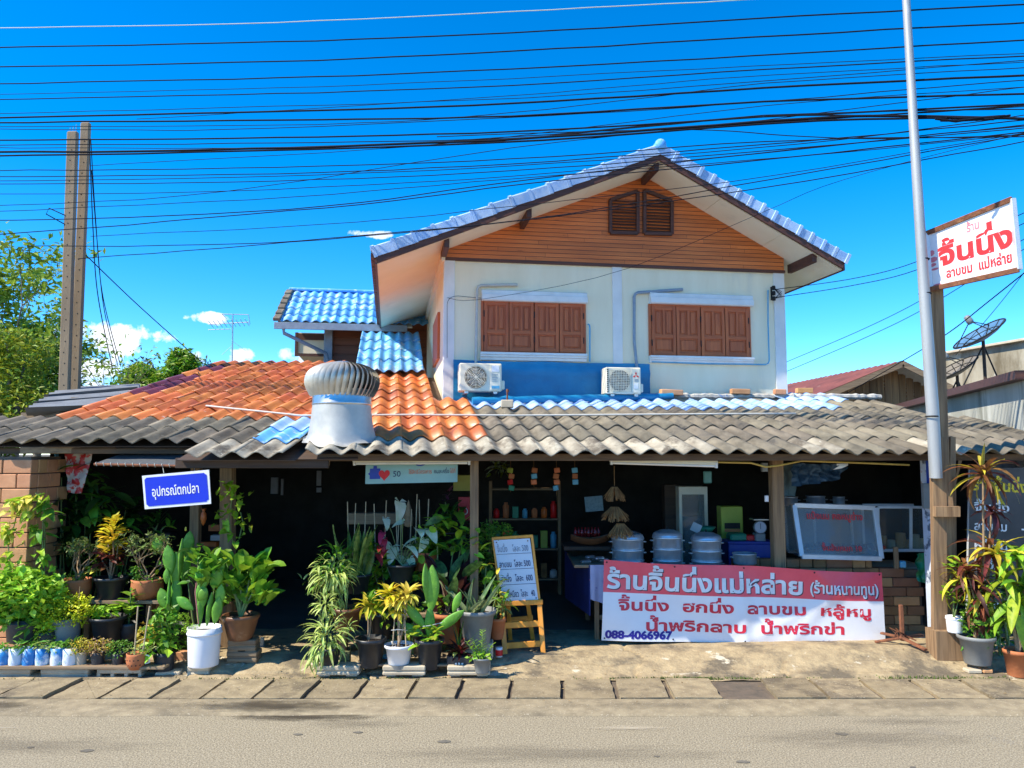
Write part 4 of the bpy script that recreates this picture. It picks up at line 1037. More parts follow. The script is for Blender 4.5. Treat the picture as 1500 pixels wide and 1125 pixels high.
MB().lathe([(.28, hz0 + .01), (.33, hz0 + .22), (.29, hz1 - .12), (.12, hz1 - .04), (.001, hz1 - .03)], 20, M['black']).build('shade_core', vent)  # black core added so the gaps between the fins look shaded

# ---- things lying on the top edge of the shop roof
def onroof(px, py, Y, dz=0.0):
    p = PT(px, py, Y); return p
tb_ = MB(); pts = []; rs = []
for i in range(30):
    f = i / 29; px = 692 + (985 - 692) * f; p = PT(px, 581 - 1.5 * f, 10.15 + 1.0 * f * .7 - .0)
    p.z = rroof(p.x, p.y) + .075 + .012 * noise.noise((i * .7, 0, 0)); pts.append(p); rs.append(.05 + .022 * noise.noise((i * .9, 5, 0)))
tb_.tube(pts, rs, 10, M['bluetarp'])
o = tb_.build('rolled_tarpaulin'); tag(o, 'faded blue tarpaulin rolled along the top edge of the grey tiles', 'tarpaulin')
M['rubble'] = pmat('crumpled_white_sheet', (.55, .52, .46), (.36, .34, .30), 12, .8, bump=.4, spots=(9, .58, .08, (.12, .22, .40)))
rb = MB(); pts = []; rs = []
for i in range(60):
    f = i / 59; p = PT(985 + (1290 - 985) * f, 580, 11.0 + .35 * f); p.z = rroof(p.x, p.y) + .05 + .02 * noise.noise((i * 1.3, 0, 0)); pts.append(p); rs.append(.040 + .028 * noise.noise((i * 1.1, 3, 0)))
rb.tube(pts, rs, 7, M['rubble'], smooth=False)
o = rb.build('crumpled_sheet'); tag(o, 'crumpled pale sheeting and mortar along the top of the roof below the right window', 'sheeting')
def roof_brick(px, w, label, name='brick', mat=None, Y=None, h=.075):
    Y = Y or 10.9; p = PT(px, 580, Y); z = rroof(p.x, p.y) + .085
    o = MB().boxp(-w / 2, w / 2, -.06, .06, 0, h, mat or M['brickpale'], .008).build(name, None, (p.x, p.y, z)); o.rotation_euler = (0.05, .03, RN.uniform(-.15, .15)); tag(o, label, 'brick', 'bricks weighing down the roof edge'); return o
roof_brick(983, .32, 'pale orange brick on the roof edge below the left end of the right window')
roof_brick(1084, .27, 'pale orange brick on the roof edge below the right end of the right window', Y=11.1)
roof_brick(1142, .16, 'short brick end on the roof edge at the corner of the house', Y=11.15)
t = thing('concrete_block', 'small concrete block with a metal valve on the tiles near the round-grilled unit', 'block', (PT(743, 585, 9.8).x, 9.8, rroof(PT(743, 585, 9.8).x, 9.8) + .06))
MB().boxp(-.08, .08, -.06, .06, 0, .10, M['concrete'], .01).build('block', t)
MB().tube([(0, 0, .1), (0, 0, .19), (.005, 0, .21), (0, 0, .24)], [.012, .010, .02, .012], 8, M['rust']).build('valve', t)
# ---- fluorescent tubes and conduits under the eave
def tube_lamp(x0, x1, y0, y1, Y, label):
    a, b_ = PT(x0, y0, Y), PT(x1, y1, Y + .0); t = thing('fluorescent_lamp', label, 'lamp', a, group='fluorescent lamps under the eave'); d = b_ - a
    MB().beam((0, 0, 0), d, .05, .045, M['acwhite'], .005).build('fitting', t)
    MB().tube([Vector((0, -.01, -.035)) + d * .03, Vector((0, -.01, -.035)) + d * .97], .013, 8, M['white']).build('tube', t)
    for f in (.015, .985): MB().boxp(-.012, .012, -.03, .02, -.055, -.0, M['white'], .003).build('socket', t, d * f)
tube_lamp(517, 690, 674, 673, 7.95, 'fluorescent lamp above the pale green health banner')
tube_lamp(893, 1051, 673, 678, 8.1, 'fluorescent lamp over the entrance right of the price board')
yc = pmat('yellow_conduit', (.62, .45, .12), (.5, .35, .08), rough=.5)
o = MB().tube([PT(1052, 677, 8.2), PT(1100, 678, 8.25), PT(1122, 684, 8.3), PT(1140, 682, 8.35), PT(1175, 675, 8.4), PT(1260, 678, 8.4), PT(1332, 681, 8.4)], .011, 6, yc).build('conduit'); tag(o, 'yellowed electrical conduit running under the right eave', 'pipe')
t = thing('bulb_shade', 'small white folded card shade hanging under the right eave', 'lamp shade', PT(1230, 682, 8.45))
MB().slab([(-.07, 0, -.045), (.02, 0, -.03), (.09, 0, 0), (-.0, 0, .0)], .01, M['white']).slab([(-.02, .02, 0), (.10, .02, 0), (.10, .02, .02), (-.02, .02, .02)], .01, M['white']).build('shade', t)

# ---- brick pillar at the far left: bricks laid in bond
pil = thing('brick_pillar', 'orange brick pillar at the left end of the shop', 'pillar', (PT(20, 800, 8.0).x, 8.0, 0))
ppx = PT(41, 800, 8.0).x - pil.location.x
MB().boxp(ppx - 1.2, ppx - .030, .020, .55, .02, 2.06, M['mortar']).build('core', pil)
bwid, bhgt = .30, .150; z = .09; r = 0
bme = {}
def bm(w, d, h, mat):
    k = (round(w, 3), round(d, 3), mat.name)
    if k not in bme: bme[k] = MB().boxp(0, w, 0, d, 0, h, mat, .006).mesh('brick')
    return bme[k]
while z < 1.95:
    x = ppx - .002; first = .15 if r % 2 else .30
    while x > ppx - 1.15:
        w = first; first = .30; x -= w
        ob('brick', bm(w - .010, .12, bhgt - .010, M['brickpale']), pil, (x, RN.uniform(-.004, .003), z), (0, 0, RN.uniform(-.01, .01)))
    y = .125
    while y < .5:
        w = .15 if (r % 2 == 0 and y < .2) else .20
        o = ob('brick', bm(w - .010, .12, bhgt - .010, M['brickpale']), pil, (ppx - .004, y, z), (0, 0, pi / 2)); y += w
    z += bhgt; r += 1
# ---- brick counter at the right
ctr = thing('brick_counter', 'brick counter under the glass food cabinet, partly covered by the pink banner', 'counter', (0, 8.9, 0))
cz = PT(0, 818, 8.9).z; cx0 = PT(1075, 820, 8.9).x; cx1 = PT(1352, 820, 8.9).x; cxs = PT(1318, 820, 8.9).x
MB().boxp(cx0 + .02, cx1 - .02, .03, .75, ZS - .02, cz - .13, M['mortar']).build('core', ctr)
hh = .105; z = cz - .105; r = 0
while z > ZS - .02:
    x = cx0; w0 = (.30 if r == 0 else (.15 if r % 2 else .30)); xe = PT(1278, 820, 8.9).x if r == 0 else (PT(1325, 820, 8.9).x if r == 1 else cx1)
    while x < xe - .05:
        w = w0; w0 = RN.choice((.15, .15, .15, .30)) if r == 0 else .30; w = min(w, xe - x)
        mt = M['brickpale'] if RN.random() < (.06 if r < 4 else .2) else M['brick']
        if not (r > 5 and PT(1338, 0, 8.9).x < x):
            ob('brick', MB().boxp(0, w - .008, 0, .12, 0, hh - .007, mt, .005).mesh('brick') if w not in (.15, .30) else bm(w - .008, .12, hh - .007, mt), ctr, (x, RN.uniform(-.006, .006), z), (0, RN.uniform(-.006, .006), RN.uniform(-.01, .01)))
        x += w
    z -= hh; r += 1
MB().boxp(cx0, cx1 + .2, .12, .8, cz - .20, cz - .125, M['concrete'], .01).build('top_slab', ctr)

# ============================================================ SIGNS, EASEL, BANNERS
def plane_fn(o0, ux, uy, lift=.003):
    ux = Vector(ux); uy = Vector(uy); n_ = ux.cross(uy).normalized(); o0 = Vector(o0)
    if n_.y > 0: n_ = -n_
    return lambda x, y, dz: o0 + ux * x + uy * y + n_ * (lift + dz)
def unit(v): return Vector(v).normalized()
# long pink and white banner
M['bannerpink'] = pmat('banner_pink', (.84, .085, .12), (.78, .065, .10), 5, .38, bump=.05, spec=.6)
M['bannerwhite'] = pmat('banner_white', (.80, .80, .82), (.76, .76, .78), 5, .36, bump=.04, spec=.6)
M['bannerred'] = pmat('banner_red', (.70, .022, .055), rough=.4, bump=0)
M['letterwhite'] = pmat('letter_white', (.78, .82, .86), rough=.4, bump=0)
M['lettershadow'] = pmat('letter_shadow', (.05, .03, .05), rough=.5, bump=0)
M['letterblue'] = pmat('letter_blue', (.015, .01, .26), rough=.5, bump=0)
BY = 8.30
TL, TR, BL, BR = PT(885, 820, BY), PT(1292, 838, BY + .12), PT(881, 938, BY - .02), PT(1297, 945, BY + .10)
def banner(u, v, dz=0.0):
    """u right 0..1, v up 0..1"""
    p = BL.lerp(BR, u).lerp(TL.lerp(TR, u), v)
    fold = .011 * exp(-((u - .505 + .02 * v) / .018) ** 2) - .006 * exp(-((u - .535) / .024) ** 2) + .010 * sin(u * 15 + v * 3.0) * (1 - .5 * v) + .012 * sin((u * 2.2 + v) * 5.2) + .010 * exp(-((u - .78 - .25 * (v - .5)) / .03) ** 2)
    fold += .010 * exp(-((u - .70 - .5 * (v - .4)) / .04) ** 2) + .012 * exp(-((u - .9 + .3 * (v - .5)) / .03) ** 2)
    sag = -.010 * sin(pi * u) ** 2 - .012 * sin(u * 9) * v
    return p + Vector((0, -fold - dz, sag * (.5 + .5 * v)))
bn = thing('shop_banner', 'long pink and white vinyl banner with Thai menu lettering tied across the front', 'banner', BL)
def shift(mb): mb.v = [tuple(Vector(v) - BL) for v in mb.v]; return mb
nu, nv = 120, 24; hb = 14
for nm, j0, j1, mt in (('lower_panel', 0, hb, M['bannerwhite']), ('upper_panel', hb, nv, M['bannerpink'])):
    b = MB(); vs = [banner(i / nu, (.60 * j / hb) if j <= hb else .60 + .40 * (j - hb) / (nv - hb)) for j in range(j0, j1 + 1) for i in range(nu + 1)]
    b.add(vs, [(j * (nu + 1) + i, j * (nu + 1) + i + 1, (j + 1) * (nu + 1) + i + 1, (j + 1) * (nu + 1) + i) for j in range(j1 - j0) for i in range(nu)], mt, True)
    shift(b).build(nm, bn)
BW = (TR - TL).length; BH = (TL - BL).length
def bfn(x, y, dz): return banner(x / BW, y / BH, .0026 + dz * .6)
def bfs(x, y, dz): return banner((x + .010) / BW, (y - .010) / BH, .0014 + dz * .25)
def bline(s, u0, u1, v0, size, mat, off, shadow=False, name='lettering'):
    if shadow:
        b = MB(); lettering(b, s, bfs, size, M['lettershadow'], off, (u1 - u0) * BW, u0 * BW, v0 * BH); shift(b).build('letter_shadow', bn)
    b = MB(); lettering(b, s, bfn, size, mat, off, (u1 - u0) * BW, u0 * BW, v0 * BH); shift(b).build(name, bn)
bline('ร้านจิ้นนึ่งแม่หล่าย', .012, .715, .655, .255, M['letterwhite'], .030, True)
bline('(ร้านหนานทูน)', .735, .985, .690, .17, M['letterwhite'], .025, True)
bline('จิ้นนึ่ง  ฮกนึ่ง  ลาบขม  หลู้หมู', .055, .955, .385, .155, M['bannerred'], .030)
bline('น้ำพริกลาบ  น้ำพริกข่า', .15, .86, .135, .155, M['bannerred'], .030)
bline('088-4066967', .012, .245, .035, .11, M['letterblue'], .05)
bline('081-9834992', .77, .985, -.035, .095, M['letterblue'], .04)
b = MB()
for u in (.01, .25, .5, .75, .99):
    for v in (.03, .97): b.disc(banner(u, v, .006) , .009, M['black'], 10, (0, -1, 0))
shift(b).build('eyelet', bn, kind='stuff')
# timber frame behind the banner
t = thing('table_frame', 'rough timber trestle whose feet show under the pink banner', 'trestle', (BL.x, BY + .22, 0))
for px in (889, 1010, 1127, 1010.5):
    x = PT(px, 950, BY + .1).x - BL.x; MB().boxp(x - .022, x + .022, 0 if px != 1010.5 else .5, .05 if px != 1010.5 else .55, .06, .70, M['oldwood'], .004).build('leg', t)
MB().boxp(0, BW - .1, 0, .05, .66, .74, M['oldwood_h'], .004).build('rail', t)
MB().boxp(0, 1.9, .06, .55, .74, .78, M['darkwood'], .004).build('tabletop', t)

# sagging cloth-covered table left of the banner
M['bluecloth'] = pmat('dark_blue_cloth', (.02, .035, .19), (.014, .02, .12), 4, .8, bump=.1, spots=(14, .66, .04, (.20, .08, .20)))
M['paleprint'] = pmat('pale_print_vinyl', (.46, .46, .62), (.32, .34, .52), 3, .6, bump=.08, spots=(11, .58, .05, (.10, .10, .36)))
t = thing('covered_table', 'wooden table draped with dark blue and pale vinyl left of the banner', 'table', PT(860, 925, 8.7) * 1)
zt_ = PT(0, 822, 8.75).z; o0 = t.location; z0 = ZS - o0.z
xa0, xa1 = PT(832, 850, 9.4).x - o0.x, PT(880, 850, 8.4).x - o0.x
MB().boxp(xa0, xa1 + .3, -.25, .95, zt_ - o0.z - .03, zt_ - o0.z, M['oldwood_h'], .004).build('tabletop', t)
MB().slab([(xa0 - .02, .95, zt_ - o0.z), (xa0 - .02, .95, .0 + z0 + .25), (xa0 + .16, -.26, z0 + .28), (xa0 + .16, -.26, zt_ - o0.z)], .01, M['bluecloth']).build('blue_cloth', t)
nx = 14
vs = []
for j in range(5):
    for i in range(nx + 1):
        f = i / nx; vs.append((xa0 + .17 + f * .28, -.27 - .02 * sin(f * 14) * (1 - j / 5), zt_ - o0.z + .004 - (.36 + .10 * f) * (1 - j / 4)))
MB().add(vs, [(j * (nx + 1) + i, j * (nx + 1) + i + 1, (j + 1) * (nx + 1) + i + 1, (j + 1) * (nx + 1) + i) for j in range(4) for i in range(nx)], M['paleprint'], True).build('pale_sheet', t)
for x, y in ((xa0 + .22, -.20), (xa0 + .22, .85), (xa1 + .2, -.2)): MB().boxp(x, x + .05, y, y + .05, z0, zt_ - o0.z - .03, M['oldwood'], .004).build('leg', t)
MB().boxp(xa0 + .22, xa1 + .2, -.18, -.14, z0 + .22, z0 + .27, M['oldwood_h'], .004).build('stretcher', t)

# easel price board
ez = GR(762, 957, .095); Ey = ez.y
es = thing('easel_board', 'orange wooden easel with white hand-lettered price list in Thai', 'easel', (ez.x, Ey, .09))
def e_(px, py, dy=0.0): return PT(px, py, Ey + dy) - Vector((ez.x, Ey, .09))
tilt = .10
fl_, fr_ = e_(740, 962), e_(796, 958); tl_, tr_ = e_(722, 789, tilt * 2), e_(779, 785, tilt * 2)
bl_, brr = e_(735, 884, tilt), e_(790, 881, tilt)
for a, b_ in ((tl_, bl_), (tr_, brr)): MB().beam(a, b_, .028, .03, M['yellowwood'], .004, up=(0, 1, 0)).build('stile', es)
for a, b_ in ((bl_ + (tl_ - bl_) * -.0, fl_), (brr, fr_)): MB().beam(a, b_, .05, .032, M['yellowwood'], .005, up=(0, 1, 0)).build('leg', es)
MB().beam(tl_ - Vector((.012, 0, 0)), tr_ + Vector((.012, 0, 0)), .03, .032, M['yellowwood'], .004).build('top_rail', es)
MB().beam(bl_ - Vector((.03, .012, 0)), brr + Vector((.035, -.012, 0)), .045, .05, M['yellowwood'], .004).build('ledge', es)
for f in (.42, .80):
    a, b_ = bl_.lerp(fl_, f), brr.lerp(fr_, f); MB().beam(a, b_, .022, .06, M['yellowwood'], .004).build('rung', es)
bk0, bk1 = e_(748, 945, .55), e_(781, 941, .55)
for a, b_ in ((tl_.lerp(tr_, .30), bk0), (tl_.lerp(tr_, .70) , bk1)): MB().beam(a + Vector((0, .03, -.1)), b_, .045, .025, M['yellowwood'], .004, up=(0, 1, 0)).build('rear_leg', es)
MB().beam(bk0.lerp(tl_, .24) + Vector((0, .0, 0)), bk1.lerp(tr_, .24), .02, .05, M['yellowwood'], .003).build('rear_rung', es)
ux = unit(brr - bl_); uy = unit(tl_ - bl_)
bw_ = (brr - bl_).length; bh_ = (tl_ - bl_).length
M['boardwhite'] = pmat('whiteboard', (.66, .70, .76), (.60, .64, .70), 3, .45, bump=.02)
fn = plane_fn(bl_ + Vector((0, -.018, .02)), ux, uy, 0)
q = [fn(.012, .0, 0), fn(bw_ - .012, .0, 0), fn(bw_ - .004, bh_ - .035, 0), fn(.004, bh_ - .035, 0)]
MB().slab(q, .006, M['boardwhite']).build('white_panel', es)
fn = plane_fn(bl_ + Vector((0, -.018, .02)), ux, uy, .003)
M['ink'] = pmat('marker_ink', (.03, .05, .13), (.02, .03, .10), rough=.7, bump=0)
M['inkfaded'] = pmat('faded_marker_ink', (.28, .32, .38), (.22, .26, .33), rough=.7, bump=0)
lines = [('ข้าวเหนียว  โลละ   40', .045, M['ink']), ('ฮกนึ่ง   โลละ  600', .215, M['ink']), ('ลาบขม  โลละ 500', .375, M['ink']), ('จิ้นนึ่ง    โลละ 500', .545, M['inkfaded'])]
for s, yy, mt in lines:
    b = MB(); lettering(b, s, fn, .085, mt, .012, bw_ * .84, bw_ * .07, yy * bh_ / .72); b.build('lettering', es)
b = MB()
for k in (1, 2, 3): y = bh_ * (.235 * k + .015) ; b.poly([fn(.012, y, .0003), fn(bw_ - .012, y - .002, .0003), fn(bw_ - .012, y + .002, .0003), fn(.012, y + .004, .0003)], M['ink'])
b.build('ruled_line', es)
b = MB()
for x, y in ((.03, .02), (bw_ - .03, .02), (.03, bh_ - .06), (bw_ - .03, bh_ - .06)): b.disc(fn(x, y, .004), .007, M['rust'], 8, (0, -1, 0))
b.build('tack', es, kind='stuff')

# hanging blue sign
SY = 7.55
c0, c1, c2_, c3 = PT(212, 746, SY), PT(309, 738, SY - .03), PT(306, 688, SY - .03), PT(208, 697, SY)
M['signblue'] = pmat('sign_blue', (.004, .030, .60), (.004, .026, .54), 4, .35, bump=0)
hs_ = thing('hanging_sign', 'blue sign with white Thai lettering and white border hanging at a tilt over the plants', 'sign', c0)
L0 = lambda p: p - c0
q = [L0(p) for p in (c0, c1, c2_, c3)]
MB().slab(q, .012, M['whiteplastic']).build('white_plate', hs_)
ux = unit(q[1] - q[0]); uy = unit(q[3] - q[0]); Wd = (q[1] - q[0]).length; Hd = (q[3] - q[0]).length
fn = plane_fn(q[0], ux, uy, .003)
i0, i1, j0, j1 = .022, Wd - .016, .024, Hd - .022; n_ = .02
MB().poly([fn(i0 + n_, j0, 0), fn(i1 - n_, j0, 0), fn(i1 - n_, j0 + n_ * .6, 0), fn(i1, j0 + n_, 0), fn(i1, j1 - n_, 0), fn(i1 - n_, j1 - n_ * .4, 0), fn(i1 - n_, j1, 0), fn(i0 + n_, j1, 0), fn(i0 + n_ * .6, j1 - n_ * .4, 0), fn(i0, j1 - n_, 0), fn(i0, j0 + n_, 0), fn(i0 + n_ * .6, j0 + n_ * .6, 0)], M['signblue']).build('blue_field', hs_)
fn = plane_fn(q[0], ux, uy, .006)
b = MB(); lettering(b, 'อุปกรณ์ตกปลา', fn, .125, M['whiteplastic'], .016, Wd * .72, Wd * .13, Hd * .36); b.build('lettering', hs_)
b = MB()
for px in (240, 286): a = PT(px, 693, SY) - c0; b.tube([a, PT(px - 3, 676, 7.9) - c0], .003, 4, M['wirelight'])
b.build('hanging_wire', hs_)

# pale green health banner under the eave
M['minty'] = pmat('mint_vinyl', (.30, .52, .50), (.24, .44, .44), 2.5, .5, bump=.06)
hy = 8.15
c0, c1, c2_, c3 = PT(535, 709, hy), PT(670, 706, hy), PT(670, 672, hy), PT(536, 674, hy)
hbn = thing('health_banner', 'pale green banner with blue jigsaw piece and red heart under the eave', 'banner', c0)
ux = unit(c1 - c0); uy = unit(c3 - c0); Wd = (c1 - c0).length; Hd = (c3 - c0).length
def hf(x, y, dz): return ux * x + uy * y + Vector((0, -.010 * sin(x * 16) * (1 - .3 * y / Hd) - .003 - dz, 0))
b = MB(); nx = 30
b.add([hf(Wd * i / nx, Hd * j / 3, -.003) for j in range(4) for i in range(nx + 1)], [(j * (nx + 1) + i, j * (nx + 1) + i + 1, (j + 1) * (nx + 1) + i + 1, (j + 1) * (nx + 1) + i) for j in range(3) for i in range(nx)], M['minty'], True)
b.build('cloth', hbn)
bl2 = pmat('jigsaw_blue', (.015, .05, .42), rough=.5, bump=0)
b = MB(); cx_, cy_, s_ = Wd * .105, Hd * .42, .055
b.poly([hf(cx_ + x * s_, cy_ + y * s_, .001) for x, y in ((-1, -1), (1, -1), (1, -.3), (1.3, 0), (1, .3), (1, 1), (.35, 1), (.3, 1.5), (-.3, 1.5), (-.35, 1), (-1, 1), (-1, .3), (-1.35, 0), (-1, -.3))], bl2); b.build('jigsaw_piece', hbn)
b = MB(); pts = []
for k in range(28):
    t_ = 2 * pi * k / 28; pts.append(hf(Wd * .205 + .0036 * 16 * sin(t_) ** 3, Hd * .37 + .0040 * (13 * cos(t_) - 5 * cos(2 * t_) - 2 * cos(3 * t_) - cos(4 * t_)), .002))
b.poly(pts, M['red']); b.build('heart', hbn)
b = MB(); b.disc(hf(Wd * .59, Hd * .88, .001), .072, bl2, 24, (0, -1, 0), .045); b.disc(hf(Wd * .59, Hd * .88, .002), .052, pmat('emblem_pale', (.6, .62, .6), bump=0), 24, (0, -1, 0), .032); b.build('round_emblem', hbn)
b = MB(); lettering(b, '50', hf, .085, M['ink'], .006, None, Wd * .295, Hd * .28)
lettering(b, 'คนละครึ่ง', hf, .060, M['ink'], .004, Wd * .17, Wd * .74, Hd * .38); b.build('lettering', hbn)
b = MB(); lettering(b, 'ใช้สิทธิโครงการ', hf, .060, pmat('orange_print', (.72, .16, .06), bump=0), .006, Wd * .25, Wd * .47, Hd * .38); lettering(b, 'ได้ที่', hf, .060, bpy.data.materials['orange_print'], .006, Wd * .06, Wd * .92, Hd * .38); b.build('orange_lettering', hbn)

# roadside sign on the timber post at the right
PYp = 7.85
M['signred'] = pmat('sign_red', (.80, .012, .012), rough=.45, bump=0)
M['signpink'] = pmat('faded_red_print', (.78, .20, .24), rough=.5, bump=0)
M['signface'] = pmat('sign_face', (.82, .80, .80), (.78, .75, .75), 3, .45, bump=.02, spots=(3, .68, .1, (.62, .45, .40)))
c0, c1, c2_, c3 = PT(1362, 424, PYp - .02), PT(1493, 395, PYp - .55), PT(1483, 291, PYp - .55), PT(1357, 342, PYp - .02)
rs_ = thing('roadside_sign', 'white sign with big red Thai lettering in a rusty frame high on the timber post', 'sign', c0)
q = [p - c0 for p in (c0, c1, c2_, c3)]
MB().slab(q, .02, M['signface'], M['rust']).build('face', rs_)
for i in range(4): 
    a, b_ = q[i], q[(i + 1) % 4]; MB().beam(a, b_, .05, .045, M['rust'] if i in (0, 2) else M['aluframe'], .004, up=(0, 1, 0)).build('frame', rs_)
def sf(x, y, dz):   # bilinear on the skewed face, x,y in 0..1
    p = q[0].lerp(q[1], x).lerp(q[3].lerp(q[2], x), y); return p + Vector((-.45, -1, 0)).normalized() * (.003 + dz)
def sline(s, x0, x1, y0, h, mat, off):
    g_, w_ = text_geo(s, off); b = MB()
    for vs, fs in g_: b.add([sf(x0 + v.x / w_ * (x1 - x0), y0 + v.y * h, v.z) for v in vs], fs, mat)
    b.build('lettering', rs_)
sline('ร้าน', .47, .62, .76, .19, M['signpink'], .02)
sline('จิ้นนึ่ง', .13, .97, .36, .42, M['signred'], .040)
sline('ลาบขม  แม่หล่าย', .20, .94, .13, .20, M['signred'], .03)
b = MB()   # the faded red picture of a pot and bowls at the left edge
for (x, y, rx, ry) in ((.05, .62, .035, .05), (.06, .50, .06, .045), (.05, .41, .05, .03), (.075, .33, .05, .02), (.09, .05, .05, .02)):
    b.poly([sf(x + rx * cos(a * pi / 8) * (1 if a % 2 else .8), y + ry * sin(a * pi / 8), .001) for a in range(16)], M['signpink'])
b.build('faded_picture', rs_)

# the big timber post: tall squared timber with a shorter splice, cross piece and foot block
tp_ = thing('timber_post', 'tall weathered squared timber post with a foot block and a cross piece', 'post', (PT(1385, 900, PYp).x, PYp, 0))
ox = tp_.location.x
def pb2(name, xl_, xr_, y0, y1, Y, d, mat, sh=None):
    a, b_ = PT(xl_[0], y0, Y), PT(xr_[0], y0, Y); c, e = PT(xl_[1], y1, Y), PT(xr_[1], y1, Y)
    b = MB(); vs = [(p.x - ox, (Y - PYp) + dd, p.z) for dd in (0, d) for p in (a, b_, e, c)]
    b.add(vs, [(0, 1, 2, 3), (7, 6, 5, 4), (0, 4, 5, 1), (1, 5, 6, 2), (2, 6, 7, 3), (3, 7, 4, 0)], mat); return b.build(name, tp_)
pb2('timber', (1371, 1361), (1399, 1381), 905, 395, PYp, .07, M['polewood'])
pb2('splice_timber', (1386, 1393), (1402, 1400), 905, 640, PYp + .02, .06, M['polewood'])
pb2('lower_timber', (1368, 1367), (1388, 1386), 925, 640, PYp - .06, .055, M['oldwood'])
pb2('splice_board', (1381, 1379), (1397, 1388), 742, 672, PYp - .05, .045, M['polewood'])
pb2('cross_piece', (1371, 1371), (1407, 1407), 757, 742, PYp - .12, .06, M['polewood'])
pb2('foot_block', (1373, 1371), (1414, 1412), 968, 925, PYp - .14, .20, M['polewood'])
# galvanised pole
gp = thing('steel_pole', 'tall galvanised steel pole strapped to the timber post and rising past the sign', 'pole', PT(1369, 700, PYp - .10))
o0 = gp.location
MB().tube([PT(1371, 700, PYp - .06) - o0, PT(1366, 600, PYp - .10) - o0, PT(1352, 400, PYp - .12) - o0, PT(1338, 180, PYp - .12) - o0, PT(1324, -60, PYp - .12) - o0], [.060, .060, .052, .044, .036], 20, M['dullzinc2'] if 'dullzinc2' in M else pmat('galvanised_pole', (.46, .47, .46), (.34, .35, .35), 3, .5, metal=.3, bump=.04, stretch=(1, 1, .2), spots=(5, .6, .1, (.62, .64, .66)))).build('pole', gp)
b = MB()
for py in (430, 610, 380): c = PT(1355 + (py - 430) * .055, py, PYp - .11) - o0; b.lathe([(.056, -.008), (.062, -.004), (.062, .004), (.056, .008)], 18, M['black'], c)
b.build('strap', gp)

# dark price board at the right edge
M['boarddark'] = pmat('faded_black_board', (.10, .09, .085), (.06, .055, .05), 2, .75, bump=.06, spots=(2, .60, .15, (.18, .165, .15)))
M['letteryellow'] = pmat('yellow_letters', (.92, .66, .03), rough=.6, bump=0)
M['letterpale'] = pmat('pale_letters', (.88, .86, .84), rough=.6, bump=0)
dy = 8.25
c0 = PT(1417, 898, dy); c1 = PT(1590, 905, dy + .1); c2_ = PT(1585, 682, dy + .1); c3 = PT(1421, 688, dy)
mb_ = thing('menu_board', 'large dark board with yellow heading and white Thai menu behind the right-hand plants', 'board', c0)
q = [p - c0 for p in (c0, c1, c2_, c3)]
MB().slab(q, .03, M['boarddark'], M['aluframe']).build('panel', mb_)
ux = unit(q[1] - q[0]); uy = unit(q[3] - q[0]); Wd = (q[1] - q[0]).length
fn = plane_fn(q[0], ux, uy, .004); s_ = dy / F
b = MB(); lettering(b, 'ร้านจิ้นนึ่งแม่หล่าย', fn, .155, M['letteryellow'], .03, Wd * .9, .02, (898 - 722) * s_); b.build('heading', mb_)
b = MB()
for k, s in enumerate(('จิ้นนึ่ง    -ฮกนึ่ง', 'ลาบขม    -แกงอ่อม', 'หลู้หมู   -น้ำพริก', 'ไส้อั่ว      ขนมจีน', '-ตำขนุน  -ยำ', '-แกง')):
    lettering(b, s, fn, .125, M['letterpale'], .02, Wd * .80 if k < 5 else .3, .05, (898 - 752 - k * 27.5) * s_)
b.build('lettering', mb_)
for x, y in ((.0, 0),): MB().beam(q[0] + Vector((.1, .05, -.3)), q[0] + Vector((.1, .05, .1)), .05, .05, M['oldwood'], .004).beam(q[1] + Vector((-.1, .05, -.3)), q[1] + Vector((-.1, .05, .1)), .05, .05, M['oldwood'], .004).build('leg', mb_)

# black shade-cloth awning with a lashed pole, at the left
aw_ = thing('shade_awning', 'black shade-cloth awning laced to a rusty pole above the leafy plants', 'awning', PT(140, 680, 7.7))
o0 = aw_.location; a, b_, c, d = PT(138, 680, 7.7) - o0, PT(272, 683, 7.7) - o0, PT(300, 664, 8.3) - o0, PT(176, 666, 8.3) - o0
MB().slab([a, b_, c, d], -.006, pmat('shade_cloth', (.10, .11, .12), (.07, .075, .08), 40, .8, bump=.2)).build('cloth', aw_)
MB().tube([a, b_], .013, 8, M['rust']).build('rod', aw_)
b = MB()
for k in range(13):
    p = a.lerp(b_, k / 12.5); b.tube([p + Vector((0, .04, .02)), p + Vector((.02, -.012, .016)), p + Vector((.03, -.012, -.016)), p + Vector((.04, .03, -.004))], .003, 4, M['wirelight'])
b.build('lacing', aw_, kind='stuff')
